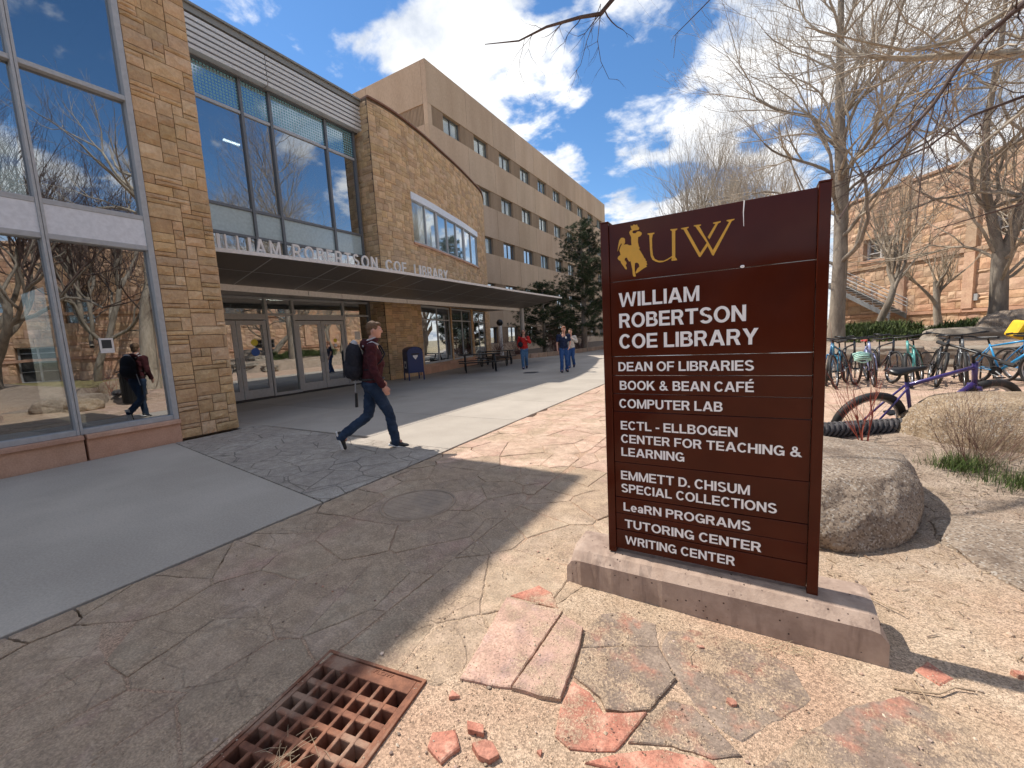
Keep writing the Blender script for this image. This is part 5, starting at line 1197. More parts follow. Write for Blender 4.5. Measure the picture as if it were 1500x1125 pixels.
# cottonwood behind the sign: straight trunk with many rising limbs
b0 = (2.52, 17.6, gz(2.52, 17.6)-.1)
rs = random.Random(41); tr = thing('bare_tree', 'tall bare cottonwood rising straight behind the right edge of the sign', 'tree', b0, 0); T = MB(); K = MB()
pts = [Vector((0, 0, 0)), Vector((.02, 0, 1)), Vector((.05, .02, 3)), Vector((0, .0, 5)), Vector((-.1, .05, 7.5)), Vector((-.15, .1, 10)), Vector((-.2, 0, 13)), Vector((-.1, 0, 16))]
T.tube(pts, [.28, .215, .195, .17, .13, .09, .05, .02], 12, False)
for z, n in ((2.6, 2), (3.4, 2), (4.2, 3), (5.2, 3), (6.2, 4), (7.2, 4), (8.4, 4), (9.6, 4), (11, 4), (12.4, 3), (14, 3)):
    for k in range(n):
        a = rs.uniform(0, 6.28); grow(T, K, Vector((-.01*z, 0, z)), Vector((math.cos(a), math.sin(a), rs.uniform(.8, 1.5))), (.095-.005*z)*rs.uniform(.6, 1), rs.uniform(3.0, 4.8)*(1-z*.03), 1, rs, .32, 0, .8, .0038, (4, 6), 5, .20)
T.build('trunk', m_bark, tr, smooth=True); K.build('crown', m_twig, tr)
def rel(b, P): return [(x-b[0], y-b[1], z-b[2]) for x, y, z in P]
# forked tree on the right
b0 = (6.35, 17.9, gz(6.35, 17.9)-.1)
rs = random.Random(43); tr = thing('bare_tree', 'bare tree with a forked trunk standing behind the blue bicycle', 'tree', b0, 0); T = MB(); K = MB()
T.tube([(0, 0, 0), (.02, 0, 1.0), (-.02, 0, 2.2), (0, 0, 2.55)], [.27, .20, .185, .20], 12, False)
T.tube([(0, 0, 2.3), (-.15, .05, 3.1), (-.42, .1, 4.5), (-.48, .1, 6.2), (-.3, .1, 8.5), (-.3, 0, 11)], [.14, .12, .10, .08, .06, .02], 9, False)
T.tube([(0, 0, 2.3), (.22, .05, 3.1), (.5, .1, 4.6), (.62, .1, 6.5), (.95, .1, 9), (1.2, 0, 12)], [.15, .13, .115, .09, .06, .02], 9, False)
for (x, y, z, r, L, n) in ((0, 0, 1.7, .06, 2.6, 3), (0, 0, 2.3, .06, 2.8, 3), (-.3, .05, 3.8, .07, 2.8, 4), (.4, .05, 4.0, .07, 2.8, 4), (-.45, .1, 5.2, .06, 2.6, 4), (.55, .1, 5.6, .06, 2.7, 4), (-.4, .1, 7.2, .05, 2.4, 4), (.8, .1, 7.8, .05, 2.4, 4), (-.3, 0, 9.5, .04, 2.2, 4), (1, 0, 10, .04, 2.2, 4)):
    for k in range(n):
        a = rs.uniform(0, 6.28); grow(T, K, Vector((x, y, z)), Vector((math.cos(a), math.sin(a), rs.uniform(.3, 1.0))), r*.75, L, 1, rs, .28, 0, .8, .0036, (4, 6), 5, .22)
T.build('trunk', m_bark, tr, smooth=True); K.build('crown', m_twig, tr)
bare_tree('small young bare tree growing close to the pink sandstone wall', (7.2, 25.3, gz(7.2, 25.3)-.1), [((0, 0, 0), (0, 0, 1), .16, 2.2)], 52, spread=.85, kids=(3, 5), up_=.3, mn=.004, maxlev=5)
for i, (b_, h, lb, sd) in enumerate((((-2.8, 34.5), 7.6, 'bare tree with upright whip like branches left of the cottonwood, seen over the sign', 61), ((0.9, 33.0), 7.2, 'broad bare tree seen over the middle of the sign top', 63), ((-0.9, 41.0), 7.5, 'farther bare tree between the two trees above the sign', 68))):
    bare_tree(lb, (b_[0], b_[1], -.1), [((0, 0, 0), (0, 0, 1), .24, h*.6, 0), ((0, 0, 1.2), (-.35, .1, 1), .15, h*.8, 0), ((0, 0, 1.0), (.35, -.1, 1), .15, h*.8, 0), ((0, 0, 1.6), (.05, .3, 1), .15, h*.9, 0), ((0, 0, 1.8), (-.1, -.2, 1), .13, h, 0)], sd, spread=.62, up_=.5, kids=(4, 6), mn=.0055, maxlev=4, bend=.17)
bare_tree('bare tree close to the sandstone wall at the right edge', (10.2, 20.8, gz(10.2, 20.8)-.1), [((0, 0, 0), (0, 0, 1), .24, 4.2)], 71, spread=.7, up_=.4, kids=(4, 5), mn=.0045, maxlev=5)
bare_tree('slim bare tree beside the hall, between the forked tree and the cottonwood', (4.6, 22.5, gz(4.6, 22.5)-.1), [((0, 0, 0), (0, 0, 1), .15, 3.2)], 74, spread=.6, up_=.6, kids=(3, 5), mn=.0045, maxlev=5)
# trees across the lawn, seen mirrored in the left windows
for i, (x, y, sd, lb) in enumerate(((13.5, 4.6, 81, 'large bare tree on the lawn opposite the glazed wing'), (16, -3.5, 82, 'bare lawn tree farther behind the camera side'), (19, 9.5, 83, 'bare lawn tree in front of the arched windows'), (9, -7, 85, 'bare tree behind the viewpoint'))):
    bare_tree(lb, (x, y, -.05), [((0, 0, 0), (0, 0, 1), .21, 6.8, 0), ((0, 0, 2.2), (.5, .3, 1), .12, 5.8, 0), ((0, 0, 2.6), (-.5, -.2, 1), .12, 5.8, 0), ((0, 0, 3.2), (-.1, -.5, 1), .14, 5.5, 0)], sd, None, m_twigd, spread=.7, up_=.45, kids=(4, 6), mn=.007, maxlev=4, bend=.2)
# near tree whose limbs reach in from above and from the right
b0 = (5.6, 7.6, 0)
rs = random.Random(91); tr = thing('bare_tree', 'nearby bare tree outside the frame whose long limbs hang into the top of the view', 'tree', b0, 0); T = MB(); K = MB(); KD = MB()
T.tube(rel(b0, [(5.6, 7.6, -.1), (5.6, 7.65, 2), (5.5, 7.8, 3.6), (5.3, 8.0, 4.6), (5.1, 8.1, 6.5), (5.0, 8, 9)]), [.34, .28, .25, .22, .16, .07], 12, False)
limbA = [(5.45, 7.9, 4.0), (4.6, 8.9, 4.7), (4.0, 9.3, 5.0), (3.41, 9.46, 5.13), (2.9, 9.16, 5.14), (2.46, 9.16, 5.27), (2.08, 9.18, 5.38), (1.77, 9.26, 5.55), (1.43, 9.32, 5.75), (1.17, 9.45, 6.1)]
limbB = [(5.2, 7.9, 6.4), (3.6, 7.5, 5.6), (2.55, 7.16, 4.75), (2.36, 7.03, 4.57), (2.17, 6.89, 4.4), (1.99, 6.88, 4.18), (1.8, 6.84, 3.83), (1.57, 6.78, 3.54), (1.33, 6.72, 3.32), (1.14, 6.69, 3.04), (0.93, 6.52, 2.65)]
limbC = [(1.8, 6.84, 3.83), (1.71, 6.73, 3.45), (1.67, 6.64, 2.99), (1.63, 6.55, 2.45)]
limbE = [(5.5, 7.8, 3.8), (4.0, 7.9, 4.2), (2.85, 7.82, 4.0), (2.28, 7.46, 3.79), (1.85, 7.16, 3.45), (1.43, 6.89, 3.27), (1.0, 6.62, 3.12)]
limbF = [(5.1, 8.1, 6.3), (4.2, 9.4, 6.2), (3.41, 9.56, 5.89), (2.55, 8.99, 5.36), (1.95, 8.62, 5.25), (1.35, 8.3, 5.43), (0.66, 7.93, 5.67)]
limbG = [(5.0, 8.1, 7.2), (3.2, 6.6, 6.6), (1.6, 5.4, 5.6), (.5, 4.9, 5.05), (-.5, 4.6, 4.75), (-1.15, 4.43, 4.69), (-1.29, 4.32, 4.5), (-1.46, 4.22, 4.48), (-1.74, 4.04, 4.4), (-1.97, 3.89, 4.28), (-2.26, 3.73, 4.27)]
hangB = [(-1.29, 4.32, 4.5), (-1.31, 4.27, 4.24), (-1.28, 4.26, 4.04), (-1.21, 4.28, 3.87), (-1.14, 4.32, 3.86)]
hangC = [(-1.29, 4.34, 4.6), (-1.4, 4.22, 4.25), (-1.45, 4.16, 4.02), (-1.54, 4.09, 3.89)]
hangD = [(.5, 4.9, 5.05), (-0.34, 4.88, 4.61), (-0.54, 4.74, 4.39), (-0.65, 4.66, 4.27), (-0.67, 4.62, 4.04)]
def limb(P, r0, r1, tgt, tw, L, cnt, dr=0.3, lv=3):
    P = [Vector(q) for q in rel(b0, P)]; n = len(P); rr = [r0+(r1-r0)*k/(n-1) for k in range(n)]
    tgt.tube(P, rr, 8 if r0 > .03 else 5, False)
    for k in range(cnt):
        i = rs.randint(max(1, n//3), n-1); t_ = rs.random(); q = P[i-1].lerp(P[i], t_); bd = (P[i]-P[i-1]).normalized()
        d_ = (bd+Vector((rs.gauss(0, .7), rs.gauss(0, .7), rs.gauss(0, .5)-dr*.3))).normalized()
        grow(tw, tw, q, d_, max(.0025, rr[i]*.42), L*rs.uniform(.5, 1.1), lv, rs, .05, dr, .7, .0012, (2, 3), 5, .2)
limb(limbA, .075, .022, T, K, 1.4, 26, 0.0, 3); limb(limbF, .045, .008, T, K, 1.3, 24, .0)
limb(limbB, .034, .008, KD, KD, 1.0, 26, .4); limb(limbC, .011, .005, KD, KD, .4, 4, .5); limb(limbE, .026, .006, KD, KD, 1.0, 24, .2)
limb(limbG, .045, .0035, KD, KD, .35, 12, .5, 4); limb(hangB, .004, .0015, KD, KD, .16, 7, .5, 4); limb(hangC, .004, .0015, KD, KD, .16, 5, .5, 4); limb(hangD, .006, .002, KD, KD, .16, 4, .4, 4)
limb([(5.5, 7.7, 3.4), (4.2, 8.6, 3.1), (3.2, 9.0, 2.9), (2.5, 9.2, 2.75)], .03, .006, KD, KD, .8, 14, .2); limb([(5.5, 7.7, 4.4), (4.2, 8.2, 4.6), (3.4, 8.4, 4.3), (2.6, 8.2, 3.6), (2.2, 8.1, 3.1)], .035, .008, K, K, 1.0, 16, .2)
for k in range(8):
    a = rs.uniform(0, 6.28); grow(T, K, Vector(rel(b0, [(5.05, 8, 6.5+k*.3)])[0]), Vector((math.cos(a), math.sin(a), .8)), .07, 2.6, 1, rs, .3, 0, .7, .006, (3, 4), 4)
T.build('trunk', m_barkl, tr, smooth=True); K.build('crown', m_twig, tr); KD.build('hanging_twigs', m_twigd, tr)

# ---------------------------------------------------------------- conifers
m_needle = grain('dark pine needles', (0.018, 0.030, 0.012), (0.045, 0.065, 0.022), 1.8, 0.8, 0, rand=.35)
def pine(label, base, h, rad, seed, n=150):
    rs = random.Random(seed); tr = thing('pine_tree', label, 'tree', base); T = MB(); T.tube([(0, 0, 0), (0.05, 0, h*.5), (0, 0, h)], [h*.022+.05, h*.014+.02, .02], 8, False); K = MB(); vs_, fs_ = [], []
    for k in range(n):
        z = h*(.10+.90*(k/n)); a = rs.uniform(0, 6.28); prof_ = (1-((z/h-.25)/.78)**2)**.6 if z/h > .25 else .9; L = rad*max(.12, prof_)*rs.uniform(.6, 1.1)
        tip = Vector((math.cos(a)*L, math.sin(a)*L, z+L*rs.uniform(.05, .4))); st = Vector((0, 0, z)); K.tube([st, st.lerp(tip, .5)+Vector((0, 0, -.05)), tip], [.03, .02, .008], 4, False)
        for c in range(int(4+L*6)):
            t_ = rs.uniform(.3, 1.05); ce = st.lerp(tip, t_)+Vector((rs.gauss(0, .14), rs.gauss(0, .14), rs.gauss(0, .08))); cr_ = rs.uniform(.12, .24)
            for q in range(44):
                d_ = Vector((rs.gauss(0, 1), rs.gauss(0, 1), rs.gauss(.35, .8))).normalized(); w = d_.orthogonal().normalized()*rs.uniform(.006, .012); p1 = ce+d_*cr_*rs.uniform(.1, .4); p2 = ce+d_*cr_*rs.uniform(.8, 1.2); i0 = len(vs_)
                vs_ += [tuple(p1-w), tuple(p1+w), tuple(p2)]; fs_.append((i0, i0+1, i0+2))
    T.build('trunk', m_bark, tr, smooth=True); K.build('branches', m_bark, tr)
    me = bpy.data.meshes.new('crown'); me.from_pydata(vs_, [], fs_); link('crown', me, m_needle, tr); return tr
pine('tall dark pine against the far end of the concrete building', (-10.6, 29.3, 0), 9.3, 2.3, 5, 170)
pine('shorter dark pine behind the tip of the canopy', (-12.6, 26.6, 0), 4.9, 2.2, 6, 100)
pine('dark pine farther along the walk, half hidden by the sign', (-9.0, 34, 0), 8.6, 2.6, 7, 130)

# ---------------------------------------------------------------- planter kerb, shrubs, lamp
m_kerb = grain('stone kerb', (0.34, 0.23, 0.16), (0.45, 0.32, 0.23), 4, .9, .5, .01, 40, rand=.12)
kerb = thing('planter_kerb', 'low curved kerb of pinkish stone blocks along the planting bed by the pines', 'kerb')
kp = smooth_curve([(-14.1, 21.75), (-12.9, 22.0), (-11.9, 23.4), (-11.0, 26), (-10.5, 29.5), (-10.0, 33), (-8.6, 40), (-6, 48)], 14)
acc = 0; last = kp[0]
for q in kp[1:]:
    d_ = math.hypot(q[0]-last[0], q[1]-last[1])
    if d_ > .6:
        a = math.atan2(q[1]-last[1], q[0]-last[0]); b = MB(); b.box(-d_/2+.008, d_/2-.008, -.16, .16, -.05, .27); b.build('kerb_stone', m_kerb, kerb, ((q[0]+last[0])/2, (q[1]+last[1])/2, 0), (0, 0, a), bevel=.015); last = q
m_redtw = grain('dark red twigs', (0.10, 0.045, 0.04), (0.20, 0.10, 0.085), 5, .9, 0); m_paletw = grain('pale dry twigs', (0.30, 0.21, 0.14), (0.46, 0.35, 0.24), 5, .9, 0)
def shrub(label, base, r, h, n, mat, seed, name='bare_shrub', tr_=.006, cat='shrub'):
    rs = random.Random(seed); m_ = MB()
    for k in range(n):
        a = rs.uniform(0, 6.28); t_ = rs.random()**.6*r; p = Vector((rs.gauss(0, r*.15), rs.gauss(0, r*.15), 0)); grow(m_, m_, p, Vector((math.cos(a)*t_, math.sin(a)*t_, h*.8)), tr_*rs.uniform(.6, 1.2), h*rs.uniform(.6, 1), 3, rs, .2, 0, .6, tr_*.2, (3, 4), 5, .12)
    o = m_.build(name, mat, None, base); tag(o, label, cat); return o
shrub('leafless dark red shrub behind the picnic tables', (-12.9, 23.2, .1), .9, 1.1, 55, m_redtw, 1, tr_=.010); shrub('leafless dark red shrub right of the person in the red jacket', (-11.4, 26.0, .1), 1.0, 1.15, 60, m_redtw, 2, tr_=.010)
shrub('leafless red shrub behind the man in the navy shirt', (-10.9, 29.0, .1), 1.0, 1.0, 50, m_redtw, 3, tr_=.010); shrub('leafless red shrub nearest the bay wall corner', (-14.6, 23.6, .1), .8, 1.0, 35, m_redtw, 4, tr_=.010)
shrub('dry tangled twiggy bush in front of the big tan boulder', (1.62, 4.78, .10), .42, .60, 34, m_redtw, 5, tr_=.0026); shrub('pale dry stalks mixed through the twiggy bush by the big boulder', (1.70, 4.82, .10), .45, .40, 70, m_paletw, 6, tr_=.0026)
shrub('thin red stemmed dogwood shoots in front of the purple bicycle', (.95, 4.93, .24), .2, .62, 7, grain('red shoots', (0.28, 0.06, 0.04), (0.4, 0.12, 0.08), 5, .8, 0), 8, tr_=.007)
lampo = thing('path_lamp', 'white post with a round dark lamp head in the bed behind the shrubs', 'lamp post', (-15.4, 25.3, 0)); MB().cone((0, 0, 0), (0, 0, 2.2), .17, .14, 12).build('post', m_white, lampo); MB().sphere((0, 0, 2.42), .24, 12, 8).build('lamp_head', m_blackm, lampo, smooth=True)

south = thing('added_reflection_block', 'brown building added behind the viewpoint to darken what the sign reflects', 'building', (2, -17, 0))  # unseen dark block, added so the enamel mirrors less bright sky and ground
m_sb = grain('brown stucco', (0.10, 0.07, 0.05), (0.15, 0.11, 0.08), 1, .9, .2, .01, 20)
MB().box(-9, 14, -8, 0, -.1, 4.0).build('wall', m_sb, south); MB().box(-9.2, 14.2, -8.2, .2, 4.002, 4.2).build('roof', m_roofd, south)
for k in range(7):
    for z in (1.2,): MB().box(-7.5+k*3, -5.9+k*3, .004, .05, z, z+1.7).build('window', m_glass, south)
# green growth
def blades(name, label, cat, pts, mat, seed, h, w, lean=.5):
    rs = random.Random(seed); vs_, fs_ = [], []
    for (x, y, z) in pts:
        a = rs.uniform(0, 6.28); l_ = rs.uniform(.4, 1)*h; dx, dy = math.cos(a)*l_*lean*rs.random(), math.sin(a)*l_*lean*rs.random(); ww = w*rs.uniform(.6, 1.2); px2, py2 = -math.sin(a)*ww, math.cos(a)*ww; i0 = len(vs_)
        vs_ += [(x-px2, y-py2, z), (x+px2, y+py2, z), (x+dx*.5+px2*.6, y+dy*.5+py2*.6, z+l_*.6), (x+dx*.5-px2*.6, y+dy*.5-py2*.6, z+l_*.6), (x+dx, y+dy, z+l_*.95)]; fs_ += [(i0, i0+1, i0+2, i0+3), (i0+3, i0+2, i0+4)]
    me = bpy.data.meshes.new(name); me.from_pydata(vs_, [], fs_); o = link(name, me, mat); tag(o, label, cat, kind='stuff'); return o
m_grass = grain('green grass', (0.05, 0.085, 0.02), (0.10, 0.14, 0.035), 8, .8, 0, rand=.3); m_jun = grain('juniper green', (0.055, 0.085, 0.025), (0.11, 0.14, 0.045), 2.5, .85, 0, rand=.3)
rs = random.Random(12); P = []
for (cx_, cy_, s, n) in ((1.50, 4.62, .09, 600), (1.92, 4.42, .17, 1700), (1.62, 4.7, .10, 250)): P += [(rs.gauss(cx_, s), rs.gauss(cy_, s*.7), gz(cx_, cy_)) for k in range(n)]
blades('grass_tufts', 'fresh green grass tufts growing under the dry twiggy bush', 'grass', P, m_grass, 1, .13, .0022, .9)
P = []
for k in range(16000):
    x = rs.uniform(2.6, 8.6); y = rs.uniform(16.6, 21.5)+.35*(x-3); q = noise.noise(Vector((x*.8, y*.8, 1)))
    if q < -.15: continue
    hh = .42*smooth01((q+.15)*2.5)*rs.random()**.5*(1-.5*smooth01((x-6.5)/2)); P.append((x, y, gz(x, y)+hh))
blades('juniper', 'low spreading green juniper on the raised bed in front of the hall', 'juniper', P, m_jun, 2, .22, .02, 1.2)
m_lawn = grain('spring lawn', (0.20, 0.17, 0.07), (0.30, 0.26, 0.12), 3, .95, .3, .01, 60)
m_ = MB(); m_.prism([(11, -20), (30, -20), (26, 9), (13.5, 12), (11, 4)], -.02, .035); o = m_.build('lawn', m_lawn); o['kind'] = 'structure'
m_ = MB(); m_.prism([(7.5, -20), (10.9, -20), (10.9, 6), (8.2, 7)], -.02, .03); o = m_.build('path', m_conc); o['kind'] = 'structure'
# mulch chips and twigs on the grit
rs = random.Random(15); m_ = MB()
for k in range(2600):
    x, y = rs.uniform(.35, 3.0), rs.uniform(2.3, 6.8); L = rs.uniform(.006, .028); a = rs.uniform(0, 3.14)
    if y < 3 and rs.random() < .6: continue
    z = gz(x, y)+.004; m_.tube([(x-L*math.cos(a), y-L*math.sin(a), z), (x+L*math.cos(a), y+L*math.sin(a), z+rs.uniform(0, .008))], rs.uniform(.0012, .003), 3)
o = m_.build('wood_chips', grain('bleached wood chips', (0.25, 0.17, 0.115), (0.50, 0.40, 0.29), 15, .9, 0, rand=.3)); tag(o, 'bleached wood chips strewn over the bed between the boulders', 'wood chips', kind='stuff')
for pts_, r_, lb in (([(.50, 1.965, .012), (.585, 1.985, .012), (.64, 2.0, .014), (.70, 2.06, .016), (.76, 2.075, .012)], .0035, 'crooked twig lying on the grit below the sign shadow'), ([(.575, 2.05, .012), (.585, 1.985, .016), (.60, 1.94, .01)], .003, 'short twig crossing the crooked one'),
        ([(1.44, 4.45, .06), (1.56, 4.62, .14), (1.75, 4.5, .15), (1.86, 4.25, .06), (1.70, 4.02, .03)], .007, 'pale looping stem over the green grass'), ([(.52, 2.62, .02), (.60, 2.55, .02), (.66, 2.50, .025)], .003, 'straw stalk on the grit right of the footing'), ([(-.20, 1.84, .012), (-.215, 1.80, .013), (-.2, 1.75, .012)], .0015, 'fine twig on the wide grey slab')):
    o = MB().tube(pts_, r_, 5).build('twig', m_paletw, smooth=True); tag(o, lb, 'twig')
rs = random.Random(29); m_ = MB()
for k in range(700):
    x, y = (rs.uniform(-1.1, 2.6), rs.uniform(.6, 4.5)) if k > 250 else (rs.gauss(*rs.choice([(-.9, .08), (.1, .3), (-.45, .12), (.6, .15)])), rs.gauss(1.25, .25))
    if in_drain(x, y, .28, .48) or (-.95 < x < .55 and 2.03 < y < 2.46): continue
    L = rs.uniform(.002, .007); a = rs.uniform(0, 6.28); z = gz(x, y)+.006+.014*(x > -.7 and y < 1.9 and x < .2); c_, s_ = math.cos(a)*L, math.sin(a)*L
    m_.add([(x+c_, y+s_, z), (x-s_*.5, y+c_*.5, z+.003), (x-c_, y-s_, z+.001), (x+s_*.5, y-c_*.5, z)], [(0, 1, 2, 3)])
o = m_.build('leaf_litter', grain('dead leaf bits', (0.06, 0.04, 0.03), (0.20, 0.12, 0.08), 9, .9, 0, rand=.4)); tag(o, 'dark bits of dead leaf scattered over the grit', 'leaf litter', kind='stuff')
rs = random.Random(19); m_ = MB()
for (cx_, cy_, n) in ((.20, 2.03, 40), (.1, 2.0, 20), (.75, 2.75, 60), (1.3, 4.2, 80)):
    for k in range(n):
        x, y = rs.gauss(cx_, .05 if cy_ < 2.2 else .15), rs.gauss(cy_, .02 if cy_ < 2.2 else .12); L = rs.uniform(.01, .035); a = rs.gauss(.3, .7); m_.tube([(x-L*math.cos(a), y-L*math.sin(a), gz(x, y)+.008), (x+L*math.cos(a), y+L*math.sin(a), gz(x, y)+.014)], .0008, 3)
o = m_.build('pine_needles', m_straw); tag(o, 'small drifts of brown pine needles in front of the footing', 'pine needles', kind='stuff')
# ---------------------------------------------------------------- mailbox
m_navy = plain('postal blue', (0.008, 0.030, 0.12), 0.4, 0, .4, .1)
mbx = thing('mailbox', 'dark blue street mailbox with a domed top against the bay wall', 'mailbox', (-10.98, 11.62, 0), R(62))
prof = [(-.30, .28), (.30, .28), (.30, 1.02)]+[(.30*math.cos(t), 1.02+.22*math.sin(t)) for t in [math.pi*k/12 for k in range(1, 12)]]+[(-.30, 1.02)]
m_ = MB(); n = len(prof); m_.add([(x, -.29, z) for x, z in prof]+[(x, .29, z) for x, z in prof], [tuple(range(n)), tuple(reversed(range(n, 2*n)))]+[(i, i+n, (i+1) % n+n, (i+1) % n) for i in range(n)])
m_.build('body', m_navy, mbx, bevel=.01)
for sx in (-1, 1):
    for sy in (-1, 1): MB().box(sx*.285-.02, sx*.285+.02, sy*.27-.02, sy*.27+.02, 0, .3).build('leg', m_navy, mbx)
m_ = MB(); m_.add([(x*1.04, y, z+.012) for y in (-.305, .305) for x, z in prof[3:-1]]+[(x*.97, y, z-.01) for y in (-.305, .305) for x, z in prof[3:-1]], [(i, i+1, i+12, i+11) for i in range(10)]); m_.build('hood', m_navy, mbx)
MB().box(-.15, .15, -.298, -.292, .95, 1.0).build('pull_handle', m_blackm, mbx)
m_ = MB(); m_.add([(-.09, -.294, .93), (.09, -.294, .93), (.09, -.294, .88), (0, -.294, .77), (-.09, -.294, .88)], [(0, 4, 3, 2, 1)]); m_.build('white_emblem', m_white, mbx)
m_ = MB(); m_.add([(-.303, -.12, .45), (-.303, .14, .45), (-.303, .14, .72), (-.303, -.12, .72)], [(0, 1, 2, 3)]); m_.build('white_label', m_white, mbx)
m_ = MB(); m_.add([(-.306, -.08, .50), (-.306, .05, .50), (-.306, .10, .66), (-.306, .03, .60), (-.306, -.05, .66)], [(0, 1, 2, 3, 4)]); m_.build('eagle_mark', m_navy, mbx)
# ---------------------------------------------------------------- picnic tables
def picnic(label, loc, rz):
    t_ = thing('picnic_table', label, 'picnic table', loc, rz, 'black picnic tables by the bay')
    for k in range(5): MB().box(-.9, .9, -.36+k*.148, -.36+k*.148+.138, .72, .755).build('plank', m_blackm, t_)
    for sy in (-1, 1):
        for k in range(2): MB().box(-.9, .9, sy*.70-.14+k*.145, sy*.70-.14+k*.145+.135, .42, .45).build('bench_plank', m_blackm, t_)
    for sx in (-1, 1):
        x = sx*.62
        for sy in (-1, 1): MB().tube([(x, sy*.28, .71), (x, sy*.45, .38), (x, sy*.52, .03)], .032, 6).build('leg', m_blackm, t_)
        MB().tube([(x, -.82, .39), (x, .82, .39)], .03, 6).build('cross_bar', m_blackm, t_)
        for sy in (-1, 1): MB().torus((x, sy*.66, .2), (0, 1, 0), (0, 0, 1), .17, .028, 16, 6).build('foot_hoop', m_blackm, t_, smooth=True)
    MB().tube([(-.62, 0, .39), (.62, 0, .39)], .03, 6).build('spine', m_blackm, t_)
    return t_
picnic('nearer black metal picnic table in front of the bay windows', (-10.1, 14.75, 0), R(38)); picnic('farther black metal picnic table beside the red shrub', (-11.0, 17.6, 0), R(20))
# trash can behind the sign, seen in the window
tc_ = thing('trash_can', 'dark slatted trash can standing behind the sign', 'trash can', (-.35, 5.1, 0))
for k in range(26): a = 2*math.pi*k/26; MB().box(-.02, .02, -.008, .008, .05, .9).build('slat', m_blackm, tc_, (.27*math.cos(a), .27*math.sin(a), 0), (0, 0, a+math.pi/2))
MB().cone((0, 0, .03), (0, 0, .88), .25, .25, 20).build('liner', m_black, tc_); MB().tube([(0, 0, .9), (0, 0, .96), (0, 0, .99)], [.3, .3, .2], 24).build('rim', m_blackm, tc_)

# ---------------------------------------------------------------- bicycles
m_spoke = plain('spoke steel', (0.4, 0.4, 0.41), 0.35, .8)
def paint(c, n='bike paint'): return plain(n, c, 0.3, 0.1, .5, .5)
def wheel(parent, c, ax, R_, tr, mt, lab=None):
    w = link('wheel', None, parent=parent, loc=c); u = Vector(ax).normalized(); v_ = Vector((0, 0, 1))
    MB().torus((0, 0, 0), u, v_, R_-tr, tr, 36, 8).build('tyre', mt, w, smooth=True); MB().torus((0, 0, 0), u, v_, R_-tr*2.1, tr*.45, 36, 6).build('rim', m_spoke if tr < .04 else m_blackm, w, smooth=True)
    m_ = MB(); s_ = u.cross(v_)
    for k in range(20):
        a = 2*math.pi*k/20; m_.tube([s_*(.025 if k % 2 else -.025)+.02*(u*math.cos(a+1)+v_*math.sin(a+1)), (R_-tr*2.2)*(u*math.cos(a)+v_*math.sin(a))], .0016, 3, False)
    m_.build('spokes', m_spoke, w); MB().tube([s_*-.05, s_*.05], .022, 10).build('hub', m_blackm, w); return w
